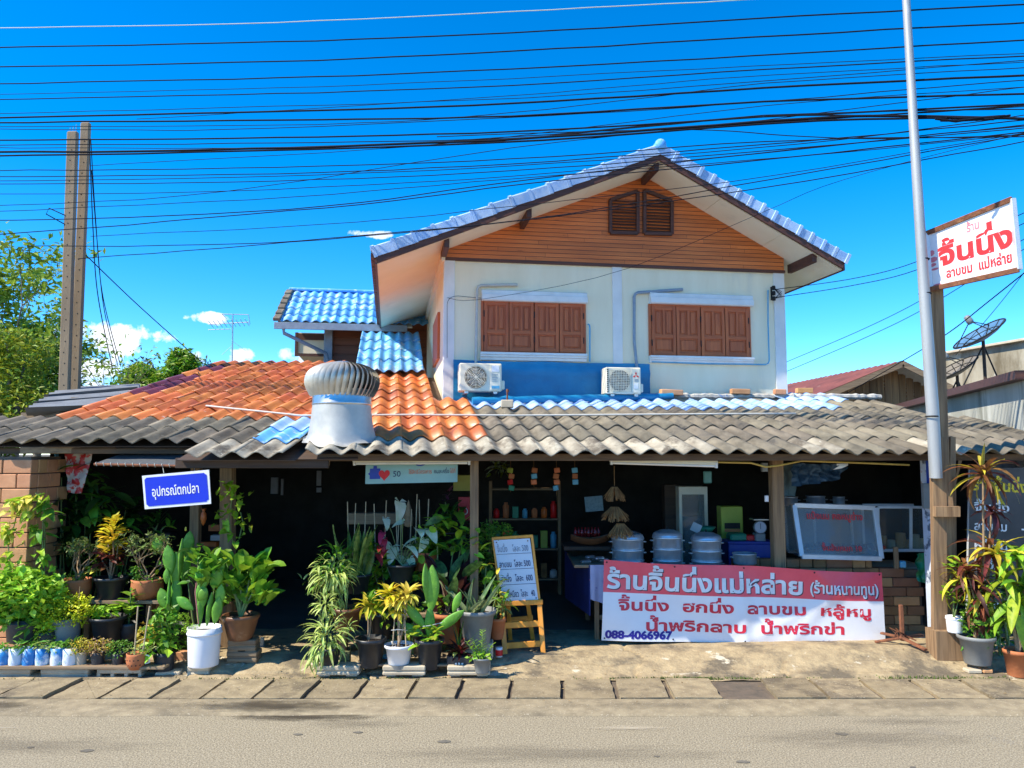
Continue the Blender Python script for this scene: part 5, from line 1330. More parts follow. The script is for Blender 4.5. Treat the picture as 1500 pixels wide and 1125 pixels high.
# ============================================================ FOOD COUNTER AND THE DARK INTERIOR
ORD = 'first second third fourth fifth sixth seventh eighth ninth tenth eleventh twelfth thirteenth fourteenth fifteenth sixteenth seventeenth eighteenth nineteenth twentieth'.split(); ORD = [x.capitalize() for x in ORD]
M['glass'] = pmat('cabinet_glass', (.30, .33, .33), (.27, .30, .30), 3, .06, bump=0, alpha=.42, spec=.8)
def steamer(px, yt, w, Y, label):
    c = PT(px, yt, Y); r = w / 2 / F * Y; zt_ = .80
    t = thing('steamer_pot', label, 'steamer', (c.x, Y, zt_), group='aluminium steamers on the counter')
    H_ = c.z - zt_; th_ = (H_ - .10) / 3
    tier = MB().lathe([(r * .93, 0), (r * .97, .006), (r * .97, th_ - .022), (r * 1.03, th_ - .018), (r * 1.03, th_ - .003), (r * .95, th_)], 36, M['alu']).mesh('tier')
    hd = MB().tube([(0, -.028, 0), (.028, -.028, 0), (.034, 0, 0), (.028, .028, 0), (0, .028, 0)], .005, 6, M['alu']).mesh('handle')
    for k in range(3):
        o = ob('tier', tier, t, (0, 0, k * th_))
        for a in (0, pi): ob('handle', hd, o, (r * .97 * cos(a), 0, th_ * .62), (0, 0, a))
    z = 3 * th_
    ld = MB().lathe([(r * 1.02, z), (r * 1.0, z + .012), (r * .93, z + .035), (r * .78, z + .052), (r * .74, z + .050), (r * .52, z + .068), (r * .25, z + .075), (.001, z + .077)], 36, M['alu']).build('lid', t)
    MB().tube([(0, 0, z + .075), (0, 0, z + .085), (0, 0, z + .1)], [.008, .008, .014], 10, M['black']).build('knob', ld)
steamer(919, 774, 46, 8.75, 'leftmost of the three aluminium steamers behind the pink banner')
steamer(977, 772, 42, 8.75, 'middle aluminium steamer, with the brightest sun patch, behind the banner')
steamer(1034, 776, 43, 8.75, 'rightmost of the three tall aluminium steamers behind the banner')
def pot3(px, yb, yt, w, Y, mat, name, label, cat, prof=None, lid=False):
    b0 = PT(px, yb, Y); s = Y / F; t = thing(name, label, cat, b0); h = (yb - yt) * s; r = w / 2 * s
    MB().lathe(prof(r, h) if prof else [(.001, 0), (r * .92, 0), (r, .01), (r, h), (r * 1.06, h + .003), (r * 1.06, h + .012), (r * .95, h + .01), (r * .93, .02), (.001, .02)], 28, mat).build('body', t)
    for a in (0, pi): MB().tube([(r * cos(a), -.03, h * .7), ((r + .03) * cos(a), -.02, h * .7), ((r + .03) * cos(a), .02, h * .7), (r * cos(a), .03, h * .7)], .005, 5, mat).build('handle', t)
    return t
pot3(1091, 826, 812, 33, 8.7, M['alu'], 'cooking_pot', 'small open aluminium pot at the right end of the banner top', 'pot')
pot3(1156, 741, 729, 24, 9.1, M['steel'], 'cooking_pot', 'left pan on top of the glass cabinet next to the wooden post', 'pan')
pot3(1195, 741, 728, 26, 9.15, M['steel'], 'cooking_pot', 'wide pan with shiny rim in the middle of the cabinet top', 'pan')
pot3(1229, 741, 729, 16, 9.2, M['steel'], 'cooking_pot', 'small handled pot at the right of the cabinet top', 'pot')
def boxthing(name, label, cat, px0, px1, py0, py1, Y, d, mat, ch=.008, extra=None):
    a, b_ = PT(px0, py1, Y), PT(px1, py0, Y); t = thing(name, label, cat, ((a.x + b_.x) / 2, Y, a.z)); W = b_.x - a.x; H_ = b_.z - a.z
    MB().boxp(-W / 2, W / 2, 0, d, 0, H_, mat, ch).build('body', t)
    if extra: extra(t, W, H_)
    return t
M['chest'] = pmat('blue_plastic', (.025, .05, .30), (.02, .04, .24), rough=.5)
M['limebox'] = pmat('lime_box', (.35, .40, .04), (.28, .33, .03), rough=.5)
M['greenplastic'] = pmat('green_plastic', (.02, .25, .14), (.015, .2, .11), rough=.5)
def ex_chest(t, W, H_): MB().boxp(-W / 2 - .01, W / 2 + .01, -.01, .31, H_, H_ + .03, M['chest'], .008).build('lid', t)
boxthing('ice_chest', 'dark blue plastic chest behind the small pot on the counter', 'chest', 1068, 1134, 797, 836, 9.2, .3, M['chest'], extra=ex_chest)
def ex_lime(t, W, H_):
    MB().boxp(-W * .35, W * .35, -.008, 0, H_ * .35, H_ * .52, M['black']).build('slot', t); MB().boxp(-W * .35, W * .35, -.014, 0, H_ * .26, H_ * .34, M['terracotta'], .003).build('tray', t)
boxthing('tissue_dispenser', 'lime yellow box with a dark slot standing on the blue chest', 'box', 1057, 1088, 742, 792, 9.6, .2, M['limebox'], extra=ex_lime)
boxthing('plastic_basin', 'turquoise basin in front of the lime yellow box', 'basin', 1070, 1095, 782, 793, 9.3, .2, M['greenplastic'], .02)
boxthing('red_tray', 'low red tray beside the turquoise basin', 'tray', 1094, 1112, 784, 793, 9.3, .15, M['red'], .01)
# round kitchen scale
c = PT(1112, 772, 9.3); t = thing('kitchen_scale', 'round-faced spring scale on the blue chest by the post', 'scale', c)
M['dialgrey'] = pmat('dial_face', (.45, .45, .5), (.4, .4, .45), rough=.4, bump=0)
r = .075
MB().lathe([(.001, 0), (r, 0), (r, .05), (.001, .05)], 28, M['greyplastic'], M=Matrix.Rotation(pi / 2, 4, 'X')).build('housing', t)
MB().disc((0, -.052, 0), r * .9, M['dialgrey'], 28, (0, -1, 0)).build('dial', t)
MB().beam((0, -.056, -.02), (.0, -.056, .05), .005, .003, M['black'], up=(0, 1, 0)).build('pointer', t)
MB().boxp(-.06, .06, -.05, .08, -.19, -.07, M['greyplastic'], .01).build('base', t); MB().boxp(-.09, .09, -.09, .09, .085, .10, M['steel'], .004).build('pan', t)
# tall ivory framed glass cupboard in the back
a, b_ = PT(996, 806, 10.2), PT(1036, 713, 10.2); t = thing('glass_cupboard', 'tall ivory-framed glass cupboard in the dark behind the steamers', 'cupboard', a); W = b_.x - a.x; H_ = b_.z - a.z
f = MB(); f.boxp(0, .04, 0, .3, -.6, H_, M['acwhite']).boxp(W - .04, W, 0, .3, -.6, H_, M['acwhite']).boxp(.04, W - .04, 0, .3, H_ - .10, H_, M['acwhite']); f.build('frame', t)
MB().boxp(.04, W - .04, .02, .03, -.6, H_ - .1, M['glass']).build('pane', t)
MB().boxp(.1, W - .06, .1, .2, .0, .08, M['limebox'], .02).boxp(.09, W - .05, .12, .2, .08, .42, M['dialgrey'], .01).build('contents', t)
boxthing('steel_shelf', 'dark steel shelf frame left of the ivory glass cupboard', 'shelf', 975, 994, 710, 800, 10.4, .2, M['darkwood'], .004)
M['paperw'] = pmat('paper', (.5, .52, .52), rough=.7, bump=0)
t = boxthing('paper_sheet', 'white sheet of paper leaning behind the middle steamer', 'paper', 1010, 1024, 766, 779, 9.2, .004, M['paperw'], .0); t.rotation_euler = (0, .45, 0)
c = PT(1034, 775, 9.5); t = thing('green_bowl', 'dark green bowl behind the rightmost steamer', 'bowl', c); MB().lathe([(.001, -.03), (.07, -.03), (.12, .03), (.115, .03), (.06, -.02)], 20, M['greenplastic']).build('bowl', t)
# hanging bundle of bamboo baskets
M['straw'] = pmat('dry_bamboo', (.34, .19, .07), (.17, .09, .035), 14, .9, bump=.3, isl=.35)
c = PT(900, 712, 8.6); t = thing('basket_bundle', 'hanging bundle of bamboo sticky-rice baskets in the doorway', 'baskets', c)
s = MB(); rn = random.Random(4)
for (dx, dz, R0) in ((0, -.10, .11), (.0, -.32, .15), (.06, -.50, .14)):
    for k in range(120):
        a = rn.uniform(0, 2 * pi); f0 = rn.uniform(.2, .4); p = Vector((dx + R0 * .3 * cos(a), R0 * .3 * sin(a), dz + .09)); q_ = Vector((dx + R0 * cos(a) * rn.uniform(.7, 1.1), R0 * sin(a), dz - rn.uniform(.0, .07)))
        s.beam(p, q_, .008, .004, M['straw'])
s.build('basket', t, kind='stuff'); MB().tube([(0, 0, 0), (0, 0, .22)], .004, 4, M['straw']).build('string', t)
t = boxthing('small_picture', 'small pale blue print hanging in the dark left of the bamboo baskets', 'picture', 858, 884, 727, 749, 9.6, .02, pmat('pale_print', (.16, .24, .25), (.10, .16, .18), 30, .7), .0)
t.rotation_euler = (0, -.08, 0)
# bottles of red sauce, boat-shaped tray, foil parcels
M['redglass'] = pmat('red_sauce', (.35, .02, .02), (.22, .01, .01), rough=.25, bump=0)
me = MB().lathe([(.001, 0), (.022, 0), (.024, .06), (.010, .09), (.009, .115), (.001, .118)], 10, M['redglass']).mesh('bottle')
M['trestle'] = M['darkwood']
o = MB().boxp(-.02, .02, -.02, .02, 0, .02, M['black'])
tz = PT(0, 787, 9.3).z
for i in range(8):
    p = PT(843 + i * 4.8, 787, 9.3 + .04 * (i % 2)); o = ob('sauce_bottle', me, None, (p.x, p.y, tz)); tag(o, ORD[i] + ' red sauce bottle from the left in the row behind the doorway', 'bottle', 'red sauce bottles')
b0 = PT(864, 800, 9.0); t = thing('wooden_boat_tray', 'brown boat-shaped wooden tray in the doorway beside the leftmost steamer', 'tray', b0)
b = MB(); n = 20; vs = []
for i in range(n + 1):
    u = -1 + 2 * i / n; wd = .085 * (1 - abs(u) ** 2.2) ** .6 if abs(u) < 1 else 0; zt_ = .09 + .05 * u * u
    vs += [(u * .22, -wd, zt_), (u * .22, -wd * .5, .02 + .05 * u * u), (u * .22, wd * .5, .02 + .05 * u * u), (u * .22, wd, zt_)]
b.add(vs, [(4 * i + k, 4 * i + 4 + k, 4 * i + 5 + k, 4 * i + 1 + k) for i in range(n) for k in range(3)], M['glazedbrown'], True); b.build('hull', t)
MB().boxp(-.3, .3, -.05, .45, -.04, 0, M['darkwood']).build('tray_board', t)
M['foil'] = pmat('foil', (.6, .6, .62), (.4, .42, .46), 14, .3, metal=.8, bump=.5)
me = MB().boxp(-.06, .06, -.035, .035, 0, .035, M['foil'], .014).mesh('parcel')
for i in range(5):
    p = PT(858 + i * 6.5, 820 - (i % 2) * 5, 8.6 + .1 * (i % 3)); o = ob('foil_parcel', me, None, (p.x, p.y, PT(0, 822, 8.75).z + .035 * (i % 2)), (0, 0, RN.uniform(-.7, .7))); tag(o, ORD[i] + ' silver foil parcel from the left on the draped table', 'parcel', 'foil parcels on the draped table')
t = boxthing('green_bag', 'small green plastic bag hanging under the eave above the ivory cupboard', 'bag', 1031, 1043, 690, 708, 9.0, .03, pmat('bag_green', (.10, .26, .22), (.07, .2, .17), rough=.4), .012)
boxthing('light_switch', 'white switch box fixed beside the wooden post', 'switch', 1121, 1126, 726, 735, 8.58, .03, M['whiteplastic'], .003)
boxthing('meter_box', 'grey electric box under the eave left of the wooden post', 'box', 1117, 1125, 678, 691, 8.58, .06, M['greyplastic'], .004)

# glass food cabinet on the brick counter
cb = PT(1172, 815, 8.75); gcz = PT(0, 818, 8.9).z
gc = thing('glass_cabinet', 'tilted aluminium and glass food cabinet with red Thai lettering on the brick counter', 'display cabinet', (cb.x, 8.78, gcz))
o0 = Vector((cb.x, 8.78, gcz))
f0, f1 = PT(1174, 815, 8.76) - o0, PT(1291, 820, 8.80) - o0; f2, f3 = PT(1281, 744, 8.92) - o0, PT(1163, 740, 8.90) - o0
f0.z = max(f0.z, .012); f1.z = max(f1.z, .012)
r0, r3 = PT(1146, 812, 9.3) - o0, PT(1146, 742, 9.3) - o0
def bar(parent, a, b_, w, mat=None, nm='frame_bar'): return MB().beam(a, b_, w, w * .8, mat or M['aluframe'], .003, up=(0, 1, 0)).build(nm, parent)
for a, b_ in ((f0, f1), (f1, f2), (f2, f3), (f3, f0)): bar(gc, a, b_, .052)
bk = Vector((0, .42, 0))
for a in (f0, f1, f2, f3): pass
for a, b_ in ((f0, f0 + bk), (f1, f1 + bk), (f2, f2 + bk * .75), (f3, f3 + bk * .75), (f0 + bk, f1 + bk), (f2 + bk * .75, f3 + bk * .75), (f0 + bk, f3 + bk * .75), (f1 + bk, f2 + bk * .75), ((f0 + f1) * .5 + bk + Vector((-.12, 0, 0)), (f2 + f3) * .5 + bk * .75 + Vector((-.12, 0, 0))), ((f0 + f1) * .5 + bk + Vector((.32, 0, 0)), (f2 + f3) * .5 + bk * .75 + Vector((.32, 0, 0)))): bar(gc, a, b_, .03)
MB().slab([f0 + Vector((.03, .005, .03)), f1 + Vector((-.03, .005, .03)), f2 + Vector((-.03, .005, -.03)), f3 + Vector((.03, .005, -.03))], .004, M['glass']).build('pane', gc)
MB().slab([f2 + Vector((0, 0, .012)), f2 + bk * .75 + Vector((0, 0, .012)), f3 + bk * .75 + Vector((0, 0, .012)), f3 + Vector((0, 0, .012))], .006, M['aluframe']).build('top_panel', gc)
MB().slab([f0 + bk, f1 + bk, f2 + bk * .75, f3 + bk * .75], .006, pmat('milky_pane', (.20, .215, .21), (.16, .175, .17), 2, .5, bump=0)).build('back_panel', gc)
MB().slab([f0 + Vector((.02, .02, .03)), f1 + Vector((-.02, .02, .03)), f1 + bk + Vector((-.02, 0, .03)), f0 + bk + Vector((.02, 0, .03))], .01, M['aluframe']).build('floor_panel', gc)
MB().slab([f0 + Vector((-.02, 0, 0)), f3 + Vector((-.02, 0, 0)), f3 + bk * .75 + Vector((-.02, 0, 0)), f0 + bk + Vector((-.02, 0, 0))], .004, M['glass']).build('side_pane', gc)
ux = unit(f1 - f0); uy = unit(f3 - f0); Wd = (f1 - f0).length; Hd = (f3 - f0).length
fn = plane_fn(f0 + Vector((0, -.012, 0)), ux, uy, .004)
M['lettermaroon'] = pmat('maroon_letters', (.75, .03, .04), rough=.5, bump=0)
b = MB(); lettering(b, 'แป้งนม คอหมูย่าง', fn, .105, M['lettermaroon'], .02, Wd * .72, Wd * .13, Hd * .74); b.build('lettering', gc)
b = MB(); lettering(b, 'จิ้นส้มหมก 10', fn, .085, M['lettermaroon'], .02, Wd * .50, Wd * .27, Hd * .13); b.build('lettering', gc)
t = thing('food_heap', 'long heap of dark red sausages lying inside the glass cabinet', 'food', o0 + f0 + Vector((.5, .2, .035)))
M['meat'] = pmat('red_meat', (.30, .055, .045), (.14, .03, .025), 20, .4, bump=.3)
for k in range(16): 
    x = -.36 + k * .055; ob('sausage', MB().tube([(0, -.10, 0), (.01, 0, .035 + .02 * sin(k)), (0, .1, 0)], .026, 7, M['meat']).mesh('sausage') if k == 0 else bpy.data.meshes['sausage'], t, (x, RN.uniform(-.02, .02), .03 + .02 * sin(k * .5)), (0, 0, RN.uniform(-.4, .4)))
# second cabinet with bamboo cups
o1 = PT(1286, 806, 9.15); g2 = thing('glass_cabinet', 'second, straight glass cabinet holding bamboo cups at the right end of the counter', 'display cabinet', o1)
a, b_, c, d = Vector((0, 0, 0)), PT(1364, 806, 9.15) - o1, PT(1364, 743, 9.15) - o1, PT(1286, 743, 9.15) - o1
bk = Vector((0, .4, 0))
for p, q_ in ((a, b_), (c, d), (a, d), (b_, c), (a.lerp(b_, .62), d.lerp(c, .62)), (a + bk, b_ + bk), (c + bk, d + bk)): bar(g2, p, q_, .03)
MB().slab([a, b_, b_ + bk, a + bk], .02, M['aluframe']).build('shelf_panel', g2)
MB().slab([a + Vector((0, .01, 0)), b_ + Vector((0, .01, 0)), c + Vector((0, .01, 0)), d + Vector((0, .01, 0))], .004, pmat('clear_glass', (.2, .22, .22), rough=.05, bump=0, alpha=.18, spec=.8)).build('pane', g2)
M['cup1'] = pmat('bamboo_cup', (.48, .27, .08), (.36, .19, .05), 12, .6, bump=.1, rnd=.15); M['cup2'] = pmat('pale_cup', (.55, .50, .30), (.45, .40, .24), 12, .6, rnd=.1)
cc = [(1293, 12, 18, 1), (1306, 11, 12, 2), (1320, 14, 22, 1), (1330, 12, 12, 1), (1341, 12, 20, 2), (1352, 9, 14, 2), (1358, 14, 8, 1)]
for i, (px, w, h, m_) in enumerate(cc):
    p = PT(px, 803, 9.3); s = 9.3 / F; r = w / 2 * s; hh_ = h * s
    o = MB().lathe([(.001, 0), (r * .95, 0), (r, .01), (r, hh_), (r * .85, hh_ + .003), (.001, hh_)], 16, M['cup1'] if m_ == 1 else M['cup2']).build('bamboo_cup'); o.location = (p.x, p.y, o1.z + .002)
    tag(o, ['tan bamboo cup at the left end of the second cabinet', 'short pale cup in front of the tan ones', 'tallest tan bamboo cup in the second cabinet', 'short tan cup beside the tall pale cup', 'tall pale cup in the second cabinet', 'narrow pale cup right of the tall pale cup', 'low tan bowl at the right end of the second cabinet'][i], 'cup', 'cups in the second cabinet')
MB().boxp(PT(1280, 0, 9.1).x, PT(1366, 0, 9.1).x, 9.1, 9.6, PT(0, 815, 9.1).z, PT(0, 808, 9.1).z, M['aluframe'], .004)
# crumpled blue plastic sheet hanging inside
def cloth_patch(name, label, cat, corners, Y, amp, mat, n=22, seed=1.0):
    P_ = [PT(*c_, Y) for c_ in corners]; b = MB(); vs = []
    for j in range(n + 1):
        for i in range(n + 1):
            p = P_[0].lerp(P_[1], i / n).lerp(P_[3].lerp(P_[2], i / n), j / n); q_ = noise.noise((p.x * 7 + seed, p.z * 9, seed)); r_ = noise.noise((p.x * 16 + seed, p.z * 5, 3 + seed))
            vs.append(p - P_[0] + Vector((.02 * r_, -abs(q_) * amp - r_ * amp * .5, .02 * q_)))
    b.add(vs, [(j * (n + 1) + i, j * (n + 1) + i + 1, (j + 1) * (n + 1) + i + 1, (j + 1) * (n + 1) + i) for j in range(n) for i in range(n)], mat, True)
    o = b.build(name, None, P_[0]); tag(o, label, cat); return o
cloth_patch('plastic_sheet', 'crumpled translucent blue plastic sheet bunched under the roof above the cabinet', 'sheet', [(1160, 712), (1218, 704), (1245, 678), (1158, 680)], 9.5, .18, pmat('blue_film', (.08, .16, .26), (.03, .07, .13), 8, .25, bump=.2), seed=2)
cloth_patch('pale_curtain', 'pale grey-green panel hanging just right of the wooden post', 'curtain', [(1146, 740), (1165, 740), (1165, 680), (1146, 680)], 9.9, .04, pmat('pale_panel', (.22, .27, .26), (.17, .22, .21), rough=.8))
cloth_patch('green_sack', 'crumpled green plastic sack at the right end of the counter', 'bag', [(1342, 850), (1367, 858), (1366, 808), (1336, 812)], 8.72, .12, pmat('green_sack', (.012, .24, .09), (.008, .15, .06), 8, .4, bump=.2), seed=5)
boxthing('wood_offcut', 'upright offcut of wood standing on the counter by the green sack', 'wood', 1311, 1316, 801, 833, 8.75, .03, M['polewood'], .002)
boxthing('blue_cup', 'small pale blue cup lying beside the wood offcut', 'cup', 1319, 1328, 822, 832, 8.76, .05, M['bluepipe'], .01)
# rusty crossed stand in front of the counter
p0 = PT(1322, 942, 8.1); t = thing('rusty_stand', 'rusty iron cross-shaped stand with a short upright on the cement', 'stand', (p0.x, 8.1, fz(p0.x, 8.1) + .0))
bs = Vector(t.location); g = lambda px, py, Y: PT(px, py, Y) - bs
MB().beam((0, 0, .04), (0, 0, .40), .035, .035, M['rust'], .003, up=(0, 1, 0)).build('upright', t)
z0 = .04
for e in ((-.27, .02, .01), (.28, .14, .05), (.10, -.26, -.0), (-.12, .20, .06)):
    MB().beam((0, 0, z0 + .03), (e[0], e[1], e[2] + .012), .045, .02, M['rust'], .003).build('foot', t)
b = MB()
for k in range(5): b.tube([(RN.uniform(-.1, .1), RN.uniform(-.05, .05), .06), (RN.uniform(-.1, .1), RN.uniform(-.1, .1), .13 + RN.random() * .05), (RN.uniform(-.15, .15), RN.uniform(-.05, .05), .05)], .005, 4, M['rust'])
b.build('bent_wire', t)
M['orangeplastic'] = pmat('orange_plastic', (.70, .16, .03), rough=.4)
# dim shelving with goods at the back of the middle bay
t = thing('goods_shelf', 'tall dark shelf of jars and packets far back in the middle bay', 'shelf', PT(765, 860, 10.8)); s0 = Vector(t.location)
for k in range(4): a, b_ = PT(718, 850 - k * 44, 10.8) - s0, PT(820, 850 - k * 44, 10.8) - s0; MB().boxp(a.x, b_.x, 0, .3, a.z, a.z + .02, M['oldwood_h']).build('board', t)
for px in (718, 820): a, b_ = PT(px, 860, 10.8) - s0, PT(px, 705, 10.8) - s0; MB().boxp(a.x - .02, a.x + .02, 0, .3, a.z - .1, b_.z, M['oldwood']).build('upright', t)
gm = [M['terracotta'], M['greenplastic'], M['red'], M['paperw'], M['bluepipe'], M['limebox'], M['straw'], M['orangeplastic']]
gr_ = random.Random(12)
for k in range(3):
    for i in range(7):
        c = PT(727 + i * 14, 850 - k * 44, 10.9); h_ = gr_.uniform(.10, .24); r = gr_.uniform(.035, .055); mt = gr_.choice(gm)
        o = (MB().lathe([(.001, 0), (r, 0), (r, h_ * .8), (r * .6, h_ * .88), (r * .6, h_), (.001, h_)], 12, mt) if gr_.random() < .6 else MB().boxp(-r, r, -r * .7, r * .7, 0, h_, mt, .006)).build('goods_packet', None, (c.x, 10.92, PT(0, 850 - k * 44, 10.8).z + .02))
        tag(o, ORD[i] + ' packet or jar from the left on the ' + ['lowest', 'middle', 'upper'][k] + ' board of the dark back shelf', 'goods', 'goods on the dark back shelf')
for k, (px, py, h_) in enumerate([(748, 684, .30), (782, 684, .24), (815, 684, .34), (842, 684, .22)]):
    c = PT(px, py, 9.3); t = thing('hanging_packets', ['first', 'second', 'third', 'fourth'][k] + ' strip of small packets hanging from the rafters of the middle bay, from the left', 'packets', c, group='hanging strips of packets'); b = MB()
    MB().tube([(0, 0, .15), (0, 0, -h_)], .003, 4, M['straw']).build('string', t)
    for j in range(int(h_ / .07)): ob('packet', MB().boxp(-.035, .035, -.01, .01, -.03, .03, gr_.choice(gm), .006).mesh('packet'), t, (gr_.uniform(-.01, .01), 0, -.04 - j * .07), (0, gr_.uniform(-.2, .2), gr_.uniform(-.5, .5)))
# left bay odds and ends
cloth_patch('snack_packets', 'strip of red and white snack packets hanging behind the leaves at the left', 'packets', [(101, 722), (120, 722), (140, 655), (96, 655)], 8.6, .05, pmat('snack_print', (.55, .03, .03), (.55, .50, .46), 9, .4, bump=.1, lo=.48, hi=.52), seed=8)
MB().boxp(0, .02, 0, .3, 0, .02, M['bluepipe'])
boxthing('blue_post', 'thin blue painted post behind the brick pillar', 'post', 73, 79, 655, 830, 8.55, .05, M['bluepipe'], .003)
boxthing('yellow_box', 'yellow-green card box under the eave next to the post', 'box', 664, 690, 696, 719, 8.9, .2, pmat('yellow_card', (.30, .28, .05), (.24, .22, .04), rough=.7), .003)
t = boxthing('red_sign', 'red sign with a pale ring on it beside the left-centre post', 'sign', 671, 688, 728, 762, 8.7, .03, pmat('deep_red', (.42, .01, .012), rough=.5), .003)
b = MB(); b.tube([(.012 + .028 * cos(a * pi / 8), -.006, .10 + .035 * sin(a * pi / 8)) for a in range(17)], .006, 5, M['paperw'], False); b.build('ring', t)
t = thing('fish_toy', 'small orange toy fish dangling in front of the dark left bay', 'toy', PT(298, 757, 8.7))
MB().lathe([(.001, -.10), (.02, -.07), (.035, -.02), (.030, .03), (.012, .06), (.03, .09), (.001, .08)], 12, M['orangeplastic']).build('fish', t)
for k, (px, py, w, h, mt, lab) in enumerate([(318, 792, 20, 8, M['paperw'], 'small white carton on the dark shelf behind the vine-covered post'), (313, 778, 16, 9, M['terracotta'], 'small orange carton stacked above the white one on the dark shelf'), (305, 802, 24, 8, M['orangeplastic'], 'flat orange pack on the dark shelf behind the big cactus')]):
    boxthing('carton', lab, 'carton', px - w / 2, px + w / 2, py - h, py, 9.2, .1, mt, .003)
boxthing('dark_shelf', 'dark wooden shelf inside the left bay behind the vines', 'shelf', 285, 340, 802, 808, 9.15, .3, M['darkwood'], .003)
boxthing('water_bottle', 'small clear bottle with blue cap standing left of the dark doorway', 'bottle', 380, 386, 934, 956, 8.2, .04, pmat('bottle_pale', (.35, .42, .42), rough=.2, bump=0), .008)
t = thing('food_tin', 'small red and white tin by the left foot of the easel', 'tin', GR(731, 962, .10)); MB().lathe([(.001, 0), (.034, 0), (.034, .09), (.031, .092), (.001, .092)], 20, M['whiteplastic']).build('tin', t); MB().lathe([(.0345, .015), (.0348, .02), (.0348, .065), (.0345, .07)], 20, M['red']).build('label_band', t)

# ============================================================ UTILITY POLES AND CABLES
def cpole(bx, tx, wpx, ytop, Y, label, dy=0.0):
    a = PT(bx, 573, Y); b_ = PT(tx, ytop, Y); t = thing('utility_pole', label, 'utility pole', (a.x - (b_.x - a.x) * (a.z + .05) / (b_.z - a.z) * 1.0, Y, -.05), group='pair of concrete utility poles')
    w = wpx * Y / F; bs = Vector(t.location)
    MB().beam((0, 0, 0), b_ - bs, w, w * .5, M['poleconc'], .018, up=(0, 1, 0)).build('shaft', t)
    h = MB()
    for k in range(26):
        f = .36 + .62 * k / 26; p = (b_ - bs) * f; h.disc(p + Vector((.02 * (k % 2) - .01, -w * .25 - .002, 0)), .012, M['black'], 8, (0, -1, 0))
    h.build('bolt_hole', t, kind='stuff'); return t, b_ - bs
t, tp1 = cpole(94.5, 107, 15.5, 193, 12.5, 'left concrete pole of the pair, slightly shorter with rods on top')
b = MB()
for dx in (-.05, 0, .05): b.tube([tp1 + Vector((dx, 0, -.05)), tp1 + Vector((dx, 0, .10 + .03 * dx / .05))], .006, 5, M['steel'])
b.build('iron_rod', t)
b = MB(); b.tube([tp1 + Vector((-.03, -.04, -1.45)), tp1 + Vector((-.26, -.12, -1.35)), tp1 + Vector((-.3, -.12, -1.45)), tp1 + Vector((-.03, -.04, -1.6))], .009, 5, M['wire']); b.build('cable_loop', t)
cpole(110, 126, 14, 180, 12.7, 'right concrete pole of the pair, rising a little higher')
wi = 0
def cable(pts, r=.007, mat='wire', label=None, Ys=None, group='overhead cables across the sky', n=26, wob=.0):
    """pts: picture points along the cable; depth runs from the pole line to nearer the camera at the right"""
    global wi; wi += 1
    def Yat(px): return 10.3 + (7.50 - 10.3) * max(-.05, min(1.1, px / 1500.0)) if Ys is None else Ys[0] + (Ys[1] - Ys[0]) * max(-.1, min(1.1, (px - pts[0][0]) / (pts[-1][0] - pts[0][0])))
    P_ = []; K = len(pts)
    for i in range(n + 1):
        f = i / n * (K - 1); k = min(K - 2, int(f)); u = f - k
        p0, p1, p2, p3 = pts[max(0, k - 1)], pts[k], pts[k + 1], pts[min(K - 1, k + 2)]
        px = .5 * (2 * p1[0] + (p2[0] - p0[0]) * u + (2 * p0[0] - 5 * p1[0] + 4 * p2[0] - p3[0]) * u * u + (3 * p1[0] - p0[0] - 3 * p2[0] + p3[0]) * u ** 3)
        py = .5 * (2 * p1[1] + (p2[1] - p0[1]) * u + (2 * p0[1] - 5 * p1[1] + 4 * p2[1] - p3[1]) * u * u + (3 * p1[1] - p0[1] - 3 * p2[1] + p3[1]) * u ** 3)
        if K == 2: px = pts[0][0] + (pts[1][0] - pts[0][0]) * f; py = pts[0][1] + (pts[1][1] - pts[0][1]) * f
        py += wob * noise.noise((px * .012, wi * 3.1, 0))
        P_.append(PT(px, py, Yat(px)))
    o = MB().tube(P_, r, 5, M[mat]).build('overhead_cable')
    tag(o, label, 'cable', group)
L_ = -60; R_x = 1560
C = [
 ([(L_, 42), (375, 34), (750, 17), (1120, -2), (R_x, -28)], .006, 'wirelight', 'pale cable, the topmost line in the sky'),
 ([(L_, 71), (375, 62), (750, 48), (1200, 22), (R_x, 4)], .0085, 'wire', 'black cable, second line from the top of the sky'),
 ([(L_, 99), (375, 91), (750, 75), (1200, 49), (R_x, 30)], .0085, 'wire', 'black cable, third line from the top of the sky'),
 ([(L_, 124), (375, 115), (750, 101), (1200, 76), (R_x, 55)], .008, 'wire', 'black cable, fourth line from the top of the sky'),
 ([(L_, 139), (375, 130), (750, 115), (1200, 92), (R_x, 76)], .004, 'wire', 'hairline cable just under the fourth line from the top'),
 ([(L_, 147), (375, 138), (750, 125), (1150, 100), (R_x, 79)], .007, 'wire', 'black cable under the hairline one, sixth from the top'),
 ([(L_, 174), (375, 164), (750, 152), (1150, 127), (R_x, 108)], .012, 'wire', 'thick black cable above the tops of the concrete poles'),
 ([(L_, 180), (375, 176), (750, 170), (1150, 148), (R_x, 136)], .011, 'wire', 'thick cable touching the top of the taller concrete pole'),
 ([(L_, 206), (375, 202), (750, 193), (1150, 170), (R_x, 150)], .010, 'wire', 'thick cable crossing just below the concrete pole tops'),
 ([(L_, 223), (300, 220), (750, 204), (1150, 176), (1300, 170), (R_x, 176)], .015, 'wire', 'thickest sagging bundle running to the knotted joint at the right'),
 ([(L_, 229), (300, 223), (750, 208), (1100, 183), (1300, 174), (R_x, 174)], .012, 'wire', 'thick bundled cable under the thickest one'),
]
for p, r, m_, lab in C: cable(p, r, m_, lab, wob=1.2)
